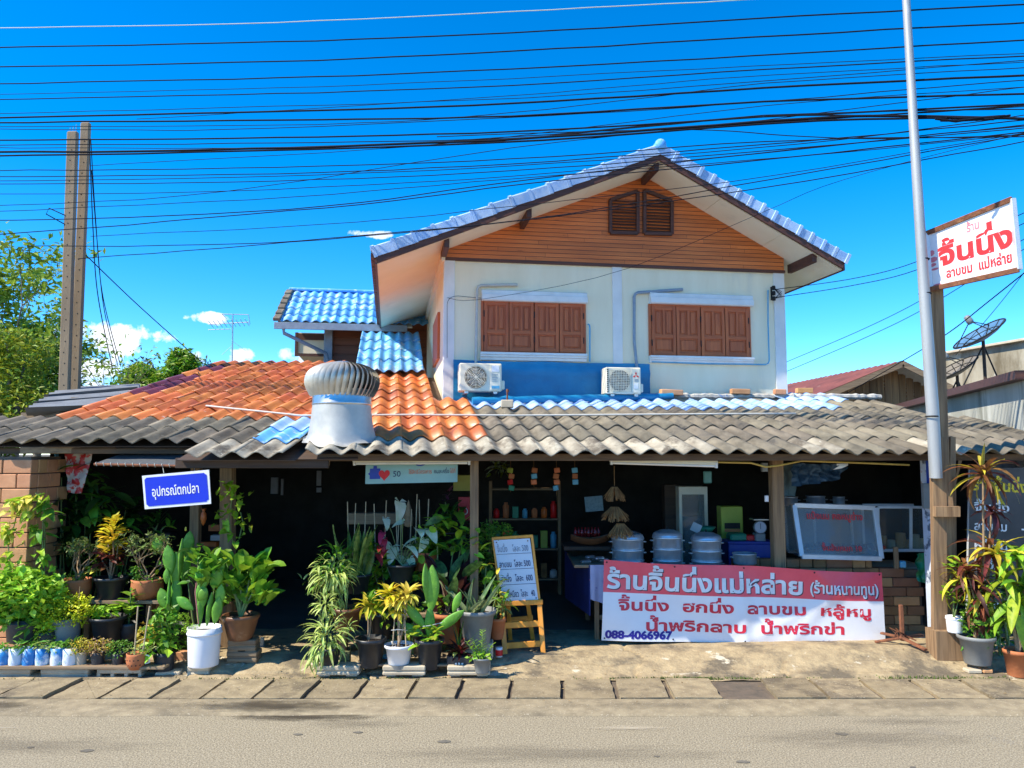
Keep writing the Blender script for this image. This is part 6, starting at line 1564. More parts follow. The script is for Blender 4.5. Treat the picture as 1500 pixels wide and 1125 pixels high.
thin = [([(L_, 213), (375, 210), (750, 201), (1150, 168), (R_x, 160)], .006), ([(L_, 216), (500, 214), (1150, 178), (R_x, 152)], .005), ([(L_, 250), (375, 246), (750, 233), (1150, 206), (R_x, 200)], .006),
        ([(L_, 259), (375, 255), (750, 240), (1200, 205), (R_x, 170)], .006), ([(L_, 266), (375, 259), (750, 243), (1200, 208), (R_x, 160)], .005), ([(L_, 270), (375, 266), (750, 250), (1200, 214), (R_x, 182)], .0055),
        ([(L_, 284), (300, 281), (750, 258), (1200, 215), (R_x, 176)], .0045), ([(L_, 303), (300, 284), (750, 217), (1150, 172), (R_x, 120)], .0045), ([(L_, 312), (400, 290), (750, 262), (1200, 226), (R_x, 190)], .0045),
        ([(L_, 324), (200, 318), (500, 300), (750, 266), (1200, 215), (R_x, 178)], .0065), ([(-20, 345), (200, 328), (500, 302), (750, 272), (1200, 226), (R_x, 186)], .0065),
        ([(40, 360), (300, 359), (500, 347), (800, 318), (1200, 250), (R_x, 186)], .0055), ([(115, 379), (400, 357), (750, 325), (1150, 270), (R_x, 196)], .0055),
        ([(133, 346), (500, 327), (750, 302), (1100, 262), (R_x, 184)], .004), ([(L_, 168), (600, 150), (900, 135), (R_x, 84)], .0045), ([(200, 175), (750, 140), (1100, 112), (R_x, 88)], .004), ([(L_, 186), (500, 181), (800, 160), (1150, 120), (R_x, 96)], .0045),
        ([(133, 242), (500, 222), (750, 200), (1150, 152), (R_x, 124)], .004), ([(L_, 188), (300, 190), (750, 172), (1100, 150), (R_x, 112)], .005), ([(640, 200), (1000, 190), (1250, 203), (R_x, 196)], .0055), ([(700, 210), (1100, 172), (1300, 168), (R_x, 150)], .008)]
thin.sort(key=lambda q_: q_[0][0][1] if q_[0][0][0] < 0 else 1000 + q_[0][0][0])
for k, (p, r) in enumerate(thin):
    lab = ORD[k] + ' thin black cable counting down from the top along the left edge of the sky' if p[0][0] < 0 else ['thin cable rising right from in front of the left tree', 'thin cable rising right from the foot of the hanging pole wires', 'thin cable leaving the concrete pole just under its top', 'thin cable leaving the concrete pole halfway up the sky', 'short thin cable starting above the rising concrete pole cables', 'thin cable starting over the left rake of the white house gable', 'thicker dark cable joining the bundle left of the house ridge', 'thin cable ending at the far right below the bundle'][min(7, k - sum(1 for q_ in thin if q_[0][0][0] < 0))]
    cable(p, r, 'wire', lab, wob=1.5)
# joint in the bundle at the right
t = thing('cable_joint', 'dark knotted cable joint in the bundle beside the steel pole', 'cable joint', PT(1400, 174, 7.1)); b = MB()
for k in range(6): b.tube([PT(1370 + 8 * k, 174 + 3 * sin(k * 2), 7.1) - PT(1400, 174, 7.1), PT(1400 + 6 * k, 175 + 3 * cos(k), 7.1) - PT(1400, 174, 7.1), PT(1440 + 8 * k, 172 + 3 * sin(k), 7.05) - PT(1400, 174, 7.1)], .011, 6, M['wire'])
b.build('joint', t, kind='stuff')
HC = 'service wires running from the house corner to the right'
cable([(1136, 424), (1250, 408), (1341, 384), (1460, 330), (R_x, 285)], .0055, 'wire', 'upper service wire running right from the bracket on the house corner', (11.3, 8.2), HC)
cable([(1136, 436), (1250, 418), (1341, 396), (1460, 345), (R_x, 300)], .0055, 'wire', 'lower service wire running right from the bracket on the house corner', (11.3, 8.2), HC)
cable([(1150, 531), (1260, 484), (1345, 442), (1440, 385), (R_x, 316)], .006, 'wire', 'upper of two wires slanting up behind the steel pole below the sign', (16, 9), HC)
cable([(1150, 545), (1260, 498), (1345, 457), (1440, 400), (R_x, 330)], .006, 'wire', 'lower of two wires slanting up behind the steel pole below the sign', (16, 9), HC)
cable([(1225, 585), (1320, 530), (1390, 487), (1450, 440), (R_x, 352)], .009, 'wire', 'double-looking thick wire coming down over the timber house gable', (16.5, 9), HC)
cable([(1400, 520), (1470, 438), (R_x, 320)], .005, 'wire', 'thin steep wire at the right edge above the dish', (14, 9), HC)
cable([(655, 436), (708, 438), (905, 398), (1115, 312), (1215, 270), (1380, 224), (R_x, 182)], .003, 'wire', 'thin wire crossing the gable of the white house', (10.6, 7), HC)
DR = 'wires hanging down beside the concrete poles'
cable([(131, 205), (136, 330), (143, 430), (165, 541)], .007, 'wire', 'left of three wires hanging slackly down the concrete pole', (10.4, 11.5), DR)
cable([(134, 250), (142, 350), (152, 450), (173, 537)], .006, 'wire', 'middle of three wires hanging slackly down the concrete pole', (10.4, 11.5), DR)
cable([(133, 205), (140, 320), (150, 430), (177, 537)], .006, 'wire', 'right of three wires hanging slackly down the concrete pole', (10.4, 11.5), DR)
cable([(126, 374), (200, 445), (296, 531)], .008, 'wire', 'straight guy wire slanting from the concrete pole to the orange roof', (10.4, 14), DR)
# ============================================================ POTTED PLANTS
def lm(name, c, c2, rough=.5, trans=.32, rnd=.28, hr=.02, scale=18, spots=None, stretch=(1, 1, 1), bump=.10):
    return pmat(name, c, c2, scale, rough, bump=bump, rnd=rnd, hrnd=hr, trans=trans, spots=spots or (26, .63, .08, (c[0] * .6 + .12, c[1] * .5 + .08, c[2] * .5 + .02)), stretch=stretch, spec=.35)
M['l_green'] = lm('leaf_green', (.18, .38, .028), (.10, .25, .02))
M['l_bright'] = lm('leaf_bright_green', (.38, .60, .04), (.22, .43, .028))
M['l_lime'] = lm('leaf_lime', (.42, .50, .03), (.22, .34, .02))
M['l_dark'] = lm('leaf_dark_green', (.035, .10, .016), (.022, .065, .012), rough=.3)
M['l_croton'] = lm('leaf_croton_yellow', (.88, .66, .035), (.52, .46, .03), hr=.03, spots=(9, .6, .1, (.10, .17, .02)))
M['l_crotonred'] = lm('leaf_croton_red', (.20, .05, .025), (.10, .03, .018), hr=.03)
M['l_yellow'] = lm('leaf_yellow', (.95, .80, .14), (.72, .62, .09), hr=.02, spots=(12, .6, .1, (.25, .30, .03)))
M['l_snake'] = lm('leaf_snake_plant', (.36, .44, .09), (.09, .18, .04), scale=5, stretch=(3, 1, 1), rough=.35)
M['l_snakep'] = lm('leaf_pale_snake', (.36, .42, .20), (.10, .20, .07), scale=6, stretch=(2, 1, 1))
M['l_spider'] = lm('leaf_variegated', (.66, .72, .26), (.30, .46, .07))
M['l_white'] = lm('leaf_caladium_white', (.88, .90, .74), (.55, .68, .38), scale=9, trans=.35)
M['l_red'] = lm('leaf_red', (.55, .03, .03), (.25, .02, .02))
M['l_maroon'] = lm('leaf_maroon', (.10, .022, .022), (.05, .014, .014), hr=.03)
M['l_cordy'] = lm('leaf_cordyline', (.28, .10, .03), (.11, .030, .024), hr=.035)
M['l_gold'] = lm('leaf_gold', (.80, .62, .05), (.46, .42, .04), hr=.02)
M['l_calathea'] = lm('leaf_calathea', (.10, .20, .05), (.03, .07, .02), scale=22)
M['l_cactus'] = lm('cactus_skin', (.15, .36, .035), (.09, .25, .026), trans=.0, rough=.45, spots=(60, .63, .04, (.35, .40, .15)), hr=.01, rnd=.15, bump=.1)
M['l_purple'] = lm('leaf_purple', (.22, .05, .10), (.10, .03, .05))
M['st_green'] = pmat('green_stem', (.20, .27, .08), (.12, .18, .05), 8, .6)
M['st_brown'] = pmat('brown_stem', (.34, .23, .13), (.20, .13, .07), 14, .85, bump=.2)
M['stick'] = pmat('bamboo_stick', (.55, .42, .26), (.40, .30, .18), 10, .7)
def isl(key, mm, val=.3, trans=.3):
    """the same leaf colour for many joined small leaves, varied leaf by leaf"""
    n = 'mass_' + key
    if n not in M:
        c = {'green': ((.18, .38, .028), (.10, .25, .02)), 'bright': ((.42, .66, .045), (.24, .47, .03)), 'lime': ((.80, .80, .03), (.50, .62, .025)), 'dark': ((.03, .085, .014), (.018, .055, .01)), 'yellow': ((.80, .60, .06), (.50, .42, .05)),
             'pink': ((.52, .30, .20), (.40, .30, .10)), 'spider': ((.50, .56, .16), (.24, .38, .05)), 'olive': ((.22, .30, .07), (.12, .18, .04)), 'red': ((.30, .03, .03), (.12, .03, .02))}[key]
        M[n] = pmat(n, c[0], c[1], 4, .5, bump=0, isl=val, hrnd=.02, trans=trans)
    return M[n]
_lm = {}
def leafmesh(L, W, curve=.5, fold=.25, prof='lance', seg=6, mat=None, wave=0.0, name='leaf', th=0):
    k = (round(L, 3), round(W, 3), curve, fold, prof, mat.name, wave)
    if k in _lm: return _lm[k]
    P_ = {'lance': lambda t: sin(pi * min(1, t * .92 + .08) ** .85) ** .8, 'strap': lambda t: min(1, t * 6 + .35) * (1 - max(0, t - .55) / .45) ** .7 if t < 1 else 0,
          'oval': lambda t: sin(pi * t) ** .55, 'heart': lambda t: min(1, .75 + t * 2) * (1 - t) ** .62, 'spoon': lambda t: .28 + .72 * sin(pi * max(0, (t - .25) / .75)) ** .6 if t > .25 else .28}[prof]
    b = MB(); vs = []; x = z = 0.0; a = 0.0
    for i in range(seg + 1):
        t = i / seg; w = W / 2 * max(.02, P_(t) if t < 1 else .02); wz = wave * sin(t * 11)
        vs += [(x, -w, z + fold * w + wz), (x, -w * .5, z + fold * w * .35), (x, 0, z), (x, w * .5, z + fold * w * .35), (x, w, z + fold * w - wz)]
        a -= curve / seg; x += cos(a) * L / seg; z += sin(a) * L / seg
    b.add(vs, [(5 * i + k2, 5 * i + 5 + k2, 5 * i + 6 + k2, 5 * i + 1 + k2) for i in range(seg) for k2 in range(4)], mat, True)
    if prof == 'heart':
        e = W * .42; b.add([(0, 0, 0), (-e * .55, -W * .22, .01), (-e * .1, -W * .45, .02), (0, 0, 0), (-e * .55, W * .22, .01), (-e * .1, W * .45, .02)], [(0, 1, 2), (3, 5, 4)], mat)
    me = b.mesh(name); _lm[k] = me; return me
def leaf(parent, me, p, az, el, roll=0.0, s=1.0, name='leaf'):
    mw = Matrix.Translation(Vector(p)) @ Matrix.Rotation(az, 4, 'Z') @ Matrix.Rotation(-el, 4, 'Y') @ Matrix.Rotation(roll, 4, 'X') @ Matrix.Scale(s, 4)
    o = bpy.data.objects.new(name, me); col.objects.link(o); o.parent = parent; o.matrix_local = mw; return o
def potprof(kind, r, h):
    if kind == 'straight': return [(.001, 0), (r * .86, 0), (r * .88, .01), (r * .97, h * .80), (r * .97, h * .82), (r * 1.03, h * .83), (r * 1.04, h * .86), (r * .99, h * .88), (r * 1.0, h), (r * .95, h), (r * .93, h * .7), (.001, h * .7)]
    if kind == 'terra': return [(.001, 0), (r * .72, 0), (r * .76, .008), (r * .95, h * .84), (r * 1.04, h * .845), (r * 1.05, h), (r * .93, h), (r * .90, h * .75), (.001, h * .75)]
    if kind == 'round': return [(.001, 0), (r * .62, 0), (r * .88, h * .25), (r * .99, h * .55), (r * .96, h * .86), (r * 1.0, h), (r * .88, h), (r * .86, h * .75), (.001, h * .75)]
    if kind == 'cup': return [(.001, 0), (r * .95, 0), (r * .97, .01), (r * 1.02, h * .4), (r * .98, h * .6), (r, h), (r * .95, h), (r * .93, h * .7), (.001, h * .7)]
    if kind == 'glazed': return [(.001, 0), (r * .62, 0), (r * .66, .01), (r * .80, h * .35), (r * .97, h * .80), (r * 1.05, h * .86), (r * 1.06, h * .95), (r * 1.02, h), (r * .90, h), (r * .88, h * .75), (.001, h * .75)]
    return [(.001, 0), (r * .68, 0), (r * .71, .008), (r * .92, h * .86), (r * 1.02, h * .87), (r * 1.05, h * .92), (r * 1.05, h), (r * .97, h), (r * .92, h * .8), (.001, h * .8)]
ROOT = []
def pot(px, yb, yt, w, Y, mat, kind, label, name='potted_plant', cat='potted plant', soil=.86, ribs=0, group=None, tilt=0):
    b0 = PT(px, yb, Y); s = Y / F; r = w / 2 * s / 1.04; h = (yb - yt) * s * .97
    t = thing(name, label, cat, b0, RN.uniform(-.3, .3) * 0, group)
    if tilt: t.rotation_euler = (0, tilt, 0)
    m = MB().lathe(potprof(kind, r, h), 28, mat)
    if ribs:
        for k in range(ribs):
            a = 2 * pi * k / ribs; m.beam((r * .72 * cos(a), r * .72 * sin(a), .01), (r * .945 * cos(a), r * .945 * sin(a), h * .84), .008, .008, mat)
    m.build('pot', t); MB().disc((0, 0, h * soil), r * .93, M['soil'], 20).build('soil', t)
    ROOT.append((b0.x, b0.y, b0.z, r)); t['_'] = 0; del t['_']
    return t, r, h * soil, s
def mass(t, centre, rx, ry, rz, n, size, mat, asp=.42, seed=1, shell=.45, up=.4, name='foliage', droop=0, flat=1.0):
    rn = random.Random(seed); b = MB(); c = Vector(centre)
    for k in range(n):
        d = Vector((rn.gauss(0, 1), rn.gauss(0, 1), rn.gauss(0, 1))).normalized(); q_ = 1 + .35 * noise.noise(d * 2.2 + Vector((seed, 0, 0)))
        p = c + Vector((d.x * rx, d.y * ry, d.z * rz)) * q_ * rn.uniform(shell, 1) ** .6
        leaf_quad(b, p, size, mat, rn, up=up, asp=asp, droop=droop)
    return b.build(name, t, kind='stuff')
def stems(t, base, tops, r, mat, name='stem', wig=.03, seed=1):
    rn = random.Random(seed); b = MB()
    for tp in tops:
        a = Vector(base) + Vector((rn.uniform(-.01, .01), rn.uniform(-.01, .01), 0)); e = Vector(tp); m_ = a.lerp(e, .5) + Vector((rn.uniform(-wig, wig), rn.uniform(-wig, wig), .02)); b.tube([a, m_, e], [r, r * .8, r * .5], 6, mat)
    return b.build(name, t)
def rosette(t, c, n, L, W, mat, el0, el1, prof='lance', curve=1.0, seed=1, fold=.3, var=3, tilt=0, wave=0, jit=.15):
    rn = random.Random(seed)
    ms = [leafmesh(L * f, W, curve * g_, fold, prof, 7, mat, wave) for f, g_ in ((1, 1), (.85, .7), (1.1, 1.2))[:var]]
    for i in range(n):
        f = i / max(1, n - 1); az = i * 2.39996 + rn.uniform(-.2, .2); el = el0 + (el1 - el0) * f + rn.gauss(0, jit)
        leaf(t, rn.choice(ms), Vector(c) + Vector((0, 0, rn.uniform(-.01, .01))), az, el, rn.gauss(0, .25), rn.uniform(.75, 1.1))
def plank(px0, px1, yb, yt, Y, d, label, mat=None):
    a, b_ = PT(px0, yb, Y), PT(px1, yt, Y); o = MB().boxp(-(b_.x - a.x) / 2, (b_.x - a.x) / 2, 0, d, 0, b_.z - a.z, mat or M['oldwood_h'], .004).build('shelf_plank', None, ((a.x + b_.x) / 2, Y, a.z)); tag(o, label, 'plank'); return o
def cblock(px0, px1, yb, yt, Y, label, holes=False, rot=0.0, mat=None):
    a, b_ = PT(px0, yb, Y), PT(px1, yt, Y); W = b_.x - a.x; H_ = b_.z - a.z
    t = thing('concrete_block', label, 'block', ((a.x + b_.x) / 2, Y, a.z), rot, 'concrete blocks under the plant planks'); m = mat or M['concrete']
    b = MB()
    if holes:
        b.boxp(-W / 2, W / 2, 0, .17, 0, H_ * .30, m, .006).boxp(-W / 2, W / 2, 0, .17, H_ * .62, H_, m, .006)
        for k in range(4): b.boxp(-W / 2 + k * (W - .03) / 3, -W / 2 + k * (W - .03) / 3 + .03, .003, .168, H_ * .3, H_ * .62, m)
        b.boxp(-W / 2 + .02, W / 2 - .02, .06, .16, H_ * .3, H_ * .62, M['mortar'])
    else:
        b.boxp(-W / 2, W / 2, 0, .17, H_ * .56, H_, m, .008).boxp(-W / 2 + .004, W / 2 - .004, .012, .165, H_ * .44, H_ * .56, m).boxp(-W / 2, W / 2, 0, .17, H_ * .10, H_ * .44, m, .008)
        for s_ in (-1, 1): b.boxp(s_ * W * .32 - .05, s_ * W * .32 + .05, .01, .16, 0, H_ * .1, m)
    b.build('block', t); return t
# ------------------------------------------------ LEFT GROUP
for i, (x0, x1, hl) in enumerate(((-12, 44, 0), (58, 129, 0), (141, 207, 1))):
    cblock(x0, x1, 997 + i * .5, 980, 7.42, ['grey concrete block at the left edge under the front plank', 'ribbed concrete block under the blue and white wrapped cups', 'hollow concrete block under the strawberry-pot end of the front plank'][i], hl)
plank(-20, 240, 981, 977, 7.38, .26, 'long thin plank under the row of wrapped cups at the left')
M['cupwrap'] = pmat('wrapped_cup', (.78, .80, .82), (.62, .70, .76), 4, .4, bump=.12, rnd=.04, spots=(3.0, .50, .07, (.02, .20, .52)), spots2=(5, .62, .05, (.15, .45, .40)))
cupl = ['blue and white wrapped cup at the left edge with small leaves', 'second wrapped cup from the left edge with a blue lower corner', 'greenish wrapped cup, third from the left edge', 'blue-and-white swirled wrapped cup, fourth from the left edge', 'mostly white wrapped cup at the right end of the wrapped cups', 'wrapped cup half cut off by the left picture edge']
for i, px in enumerate((23, 43, 62, 84, 102)):
    t, r, zs, s = pot(px, 977, 949, 20, 7.48, M['cupwrap'], 'cup', cupl[i], name='wrapped_cup', group='row of wrapped cups with seedlings')
    mass(t, (0, 0, zs + .045), .085, .06, .04, 26, .085, isl('green', 0) if i != 2 else isl('spider', 0), asp=.30, seed=i + 3, up=.8)
t, r, zs, s = pot(5, 977, 950, 18, 7.48, M['cupwrap'], 'cup', cupl[5], name='wrapped_cup', group='row of wrapped cups with seedlings'); mass(t, (0, 0, zs + .03), .06, .06, .03, 20, .06, isl('green', 0), seed=9)
for i, (px, w, yt, mt, key, lab) in enumerate([(118, 17, 955, 'concrete', 'yellow', 'tiny pale pot with yellow-green stonecrop beside the wrapped cups'), (143, 20, 955, 'blackplastic', 'pink', 'tiny dark pot with pinkish stonecrop'), (173, 19, 957, 'blackplastic', 'green', 'tiny dark pot with green stonecrop left of the strawberry pot')]):
    t, r, zs, s = pot(px, 977, yt, w, 7.5, M[mt], 'straight', lab)
    mass(t, (0, 0, zs + .06), .125, .10, .085, 230, .032, isl(key, 0), asp=.4, seed=20 + i, up=.8); 
    if i < 2: mass(t, (.04, -.02, zs + .08), .11, .08, .07, 110, .03, isl('yellow', 0), asp=.4, seed=30 + i, up=.8, name='dry_tips')
    ob('stone', MB().lathe([(.001, 0), (.05, .004), (.04, .025), (.001, .035)], 7, M['terracotta']).mesh('stone'), t, (.10, -.05, 0))
t, r, zs, s = pot(199, 980, 957, 28, 7.42, M['terracotta'], 'round', 'little round terracotta pot with punched holes and two bamboo sticks')
b = MB()
for k in range(9):
    a = -pi / 2 + (k % 5 - 2) * .42 + (.2 if k > 4 else 0); zz_ = .05 + (.045 if k > 4 else 0); b.disc((r * .985 * cos(a), r * .985 * sin(a), zz_), .007, M['black'], 8, (cos(a), sin(a), 0))
b.build('hole', t, kind='stuff')
MB().tube([(-.02, 0, zs), (.0, -.01, zs + .45)], .007, 6, M['stick']).build('stick', t); MB().tube([(.055, 0, zs), (.11, -.01, zs + .45)], .007, 6, M['stick']).build('stick', t); MB().tube([(-.01, -.01, zs + .12), (.08, -.01, zs + .16)], .003, 4, M['stick']).build('tie', t)
mass(t, (.05, 0, zs + .06), .14, .08, .05, 90, .035, isl('spider', 0), seed=41); MB().tube([(r, 0, .05), (r + .035, 0, .06), (r + .03, 0, .12), (r * .95, 0, .13)], .008, 6, M['whiteplastic']).build('handle', t)
t, r, zs, s = pot(240, 985, 955, 30, 7.55, M['blackplastic'], 'straight', 'dark pot of glossy round leaves just left of the white bucket')
mass(t, (-.02, 0, zs + .24), .13, .10, .22, 190, .085, isl('green', 0), asp=.55, seed=42, up=.7); mass(t, (-.05, -.03, zs + .07), .16, .08, .05, 26, .11, isl('bright', 0), asp=.6, seed=43); stems(t, (0, 0, zs), [(-.05, 0, zs + .35), (.05, 0, zs + .3)], .008, M['st_green'])
# big leafy bush in ribbed pot
t, r, zs, s = pot(38, 938, 905, 56, 7.72, M['blackplastic'], 'straight', 'big light green leafy bush in a ribbed black pot at the far left', ribs=26)
mass(t, (-.08, 0, zs + .24), .46, .30, .28, 1500, .085, isl('bright', 0), asp=.62, seed=44, up=.9, shell=.55); mass(t, (-.05, 0, zs + .12), .34, .24, .2, 350, .10, isl('green', 0), asp=.55, seed=45)
t, r, zs, s = pot(94, 938, 905, 46, 7.78, M['greyplastic'], 'straight', 'dark pot with a fluffy yellow-green plant spilling over its rim')
mass(t, (-.02, -.02, zs + .11), .30, .20, .16, 2400, .030, isl('lime', 0), asp=.5, seed=46, up=.9, shell=.7); mass(t, (-.10, -.15, zs - .08), .10, .06, .13, 420, .028, isl('lime', 0), asp=.5, seed=47, name='hanging_tuft')
MB().tube([(.12, 0, zs), (.13, 0, zs + .33)], .005, 5, M['st_brown']).build('stick', t)
t, r, zs, s = pot(157, 937, 903, 50, 7.85, M['blackplastic'], 'flare', 'wide empty-looking black pot with a small yellow-green plant leaning out')
mass(t, (-.05, 0, zs + .08), .14, .1, .06, 70, .07, isl('bright', 0), asp=.6, seed=48); mass(t, (-.10, -.02, zs + .06), .06, .05, .04, 30, .06, isl('lime', 0), asp=.4, seed=49)
for i in range(10): leaf(t, leafmesh(.11, .075, .5, .2, 'oval', 6, M['l_bright']), (.05 + .02 * i, 0, zs + .10 + .012 * (i % 4)), RN.uniform(0, 6), .35, 0, RN.uniform(.7, 1.1))
t, r, zs, s = pot(188, 940, 912, 30, 7.95, M['blackplastic'], 'round', 'broad-leaved plant in a small dark round pot under the plank shelf')
for i in range(12): leaf(t, leafmesh(.20, .10, .6, .3, 'oval', 6, M['l_green']), (0, 0, zs + .06 + .025 * i), i * 2.4, .9 - .04 * i, 0, RN.uniform(.7, 1))
stems(t, (0, 0, zs), [(0, 0, zs + .36)], .009, M['st_green'])
shelf = plank(120, 240, 885, 880, 8.0, .32, 'plank shelf holding the terracotta and dark pots of the desert roses')
o = MB().boxp(0, .05, 0, .05, 0, .56, M['oldwood'], .004)
a = PT(218, 930, 8.05)
for px in (128, 218):
    a = PT(px, 885, 8.1); MB().boxp(-.03, .03, 0, .2, 0, a.z - .085, M['oldwood'], .004).build('leg', shelf, Vector((a.x, 8.1, .085)) - shelf.location)
a = PT(226, 935, 8.0); 
boxthing('brick_stack', 'upright brown brick beside the plank shelf, behind the cacti', 'brick', 214, 236, 882, 930, 8.2, .15, M['brick'], .006)
t, r, zs, s = pot(111, 877, 848, 42, 8.1, M['terracotta'], 'round', 'terracotta pot with a twiggy small-leaved desert rose, left one on the shelf')
def twiggy(t, zs, H_, W_, n, seed, key='olive'):
    rn = random.Random(seed); b = MB(); tips = []
    def g_(p, d, L, r_, lv):
        e = p + d * L; b.tube([p, (p + e) / 2 + Vector((rn.gauss(0, .008),) * 3), e], [r_, r_ * .85, r_ * .65], 5, M['st_brown'])
        if lv == 0: tips.append(e); return
        for k in range(rn.choice((2, 3))): g_(e, (d + Vector((rn.gauss(0, .5), rn.gauss(0, .5), rn.gauss(.15, .2)))).normalized(), L * rn.uniform(.6, .85), r_ * .62, lv - 1)
    for k in range(n): g_(Vector((0, 0, zs)), Vector((rn.gauss(0, .45) * W_, rn.gauss(0, .3), 1)).normalized(), H_ * .38, .012, 3)
    b.build('stem', t); f = MB()
    for tp in tips:
        for k in range(6): leaf_quad(f, tp + Vector((rn.gauss(0, .02), rn.gauss(0, .02), rn.gauss(0, .015))), .045, isl(key, 0), rn, asp=.45, up=.7)
    f.build('foliage', t, kind='stuff')
twiggy(t, zs, .40, 1.0, 4, 51); mass(t, (0, -.02, zs + .05), .12, .1, .05, 130, .03, isl('green', 0), seed=52)
t, r, zs, s = pot(161, 877, 845, 46, 8.12, M['blackplastic'], 'flare', 'dark pot with a bushy croton, yellow on top and dark red below')
for k, (mt, z0, z1, n, L) in enumerate((('l_crotonred', .12, .28, 34, .17), ('l_croton', .26, .62, 70, .16))):
    rn = random.Random(53 + k)
    ms = [leafmesh(L * f, .062, c_, .3, 'lance', 6, M[mt], .006) for f, c_ in ((1, .9), (.8, .5), (1.15, 1.2))]
    for i in range(n):
        z = z0 + (z1 - z0) * rn.random(); rad = .10 * (1 - (z - .1) / .62) + .015; az = rn.uniform(0, 2 * pi)
        leaf(t, rn.choice(ms), (rad * cos(az) * .6, rad * sin(az) * .6, zs + z), az, .35 + .75 * (z - z0) / .4 + rn.gauss(0, .2), rn.gauss(0, .3), rn.uniform(.7, 1.05) * (1.0 if z < .5 else .75))
stems(t, (0, 0, zs), [(-.05, 0, zs + .4), (.05, .02, zs + .4), (0, 0, zs + .5), (-.09, -.02, zs + .2)], .010, M['st_brown'], wig=.04)
for i in range(5): leaf(t, leafmesh(.15, .06, .8, .3, 'lance', 6, M['l_yellow'], 0), (-.10, -.05, zs + .1), 2.6 + i * .5, .35, 0)
t, r, zs, s = pot(215, 877, 848, 46, 8.12, M['terracotta'], 'round', 'terracotta pot with a taller twiggy desert rose, right one on the shelf')
twiggy(t, zs, .50, .9, 5, 55); mass(t, (.02, -.05, zs + .02), .16, .1, .05, 170, .03, isl('green', 0), seed=56); mass(t, (-.10, -.05, zs + .10), .05, .05, .08, 80, .035, isl('green', 0), seed=57)
# prickly pear cacti in the white bucket and behind
M['pad'] = M['l_cactus']
def padmesh(L, W, T=.022):
    b = MB(); n = 14; rings = 7; vs = []
    for j in range(rings + 1):
        t_ = j / rings; z = L * t_; w = W / 2 * (sin(pi * (t_ * .93 + .05)) ** .62) * (.65 + .35 * sin(pi * t_ * .8)) if 0 < j < rings else .006; d = T * (.4 + .6 * sin(pi * t_)) if 0 < j < rings else .005
        for k in range(n): a = 2 * pi * k / n; vs.append((w * cos(a), d * sin(a) * (.9 + .1 * cos(2 * a)), z))
    b.add(vs, [(j * n + k, j * n + (k + 1) % n, (j + 1) * n + (k + 1) % n, (j + 1) * n + k) for j in range(rings) for k in range(n)], M['pad'], True); return b.mesh('pad')
pads = {}
def pad(t, p, L, W, lean=0.0, az=0.0, back=0.0):
    k = (round(L, 2), round(W, 2))
    if k not in pads: pads[k] = padmesh(*k)
    mw = Matrix.Translation(Vector(p)) @ Matrix.Rotation(back, 4, 'X') @ Matrix.Rotation(lean, 4, 'Y') @ Matrix.Rotation(az, 4, 'Z')
    o = bpy.data.objects.new('pad', pads[k]); col.objects.link(o); o.parent = t; o.matrix_local = mw; return Vector(p) + mw.to_3x3() @ Vector((0, 0, L * .95))
def P2(t, px, py, dy=0.0):
    l = Vector(t.location); return PT(px, py, l.y + dy) - l
t, r, zs, s = pot(298, 974, 919, 49, 7.55, M['whiteplastic'], 'straight', 'white plastic bucket crowded with tall prickly cacti')
cblock(273, 306, 993, 976, 7.48, 'rough cement lump under the white bucket')
for (px, py, L, W, ln, az, dy) in [(292, 918, .32, .07, .02, .6, 0), (297, 890, .24, .12, -.10, .2, 0), (303, 917, .32, .07, .12, 1.1, 0), (314, 914, .26, .10, .16, .3, 0), (320, 890, .22, .10, .1, 0, .02), (283, 893, .20, .10, -.95, .1, -.03), (290, 880, .14, .10, .6, .1, -.04), (300, 860, .2, .14, -.3, .0, 0), (312, 862, .2, .13, .3, .5, 0), (296, 850, .18, .12, .0, 1., .03), (318, 845, .18, .10, .2, .3, .03)]:
    pad(t, P2(t, px, py, dy), L, W, ln, az)
rn = random.Random(60)
for i in range(60):
    leaf(t, leafmesh(.13, .075, .3, .2, 'spoon', 6, M['l_green']), P2(t, rn.uniform(284, 322), rn.uniform(812, 862), rn.uniform(-.08, .08)), rn.uniform(0, 6.3), rn.uniform(.2, 1.3), 0, rn.uniform(.8, 1.2))
MB().tube([P2(t, 291, 914, -.06), P2(t, 286, 868, -.06), P2(t, 288, 852, -.06)], .006, 5, pmat('pink_stem', (.45, .18, .15))).build('stem', t)
mass(t, (-.12, -.05, zs + .04), .08, .06, .05, 120, .02, isl('bright', 0), seed=61)
t, r, zs, s = pot(255, 950, 915, 36, 7.95, M['blackplastic'], 'straight', 'tall prickly pear with big oval pads behind the dark glossy plant')
for (px, py, L, W, ln, az, dy) in [(257, 905, .42, .12, -.01, .2, 0), (256, 860, .35, .13, .0, .1, 0), (250, 842, .30, .13, -.14, .1, -.03), (262, 850, .42, .06, .05, 1, 0), (243, 880, .05, .05, 0, 1, -.05), (245, 910, .44, .045, .02, .8, -.05), (243, 893, .22, .12, -.28, .1, -.05), (244, 855, .15, .07, -.02, .2, -.05), (273, 818, .28, .12, .10, .5, .1), (280, 818, .12, .1, .4, .5, .1), (236, 808, .16, .12, -.5, .2, .15), (268, 855, .3, .1, .15, .6, .1)]:
    pad(t, P2(t, px, py, dy), L, W, ln, az)
mass(t, (-.04, -.12, zs + .10), .13, .08, .12, 160, .07, isl('green', 0), asp=.5, seed=62); mass(t, (.12, -.12, zs + .10), .08, .05, .08, 300, .02, isl('bright', 0), asp=.4, seed=63)
MB().lathe([(.001, 0), (.012, .01), (.008, .04), (.001, .045)], 8, M['l_yellow']).build('flower', t, P2(t, 272, 778, .1))
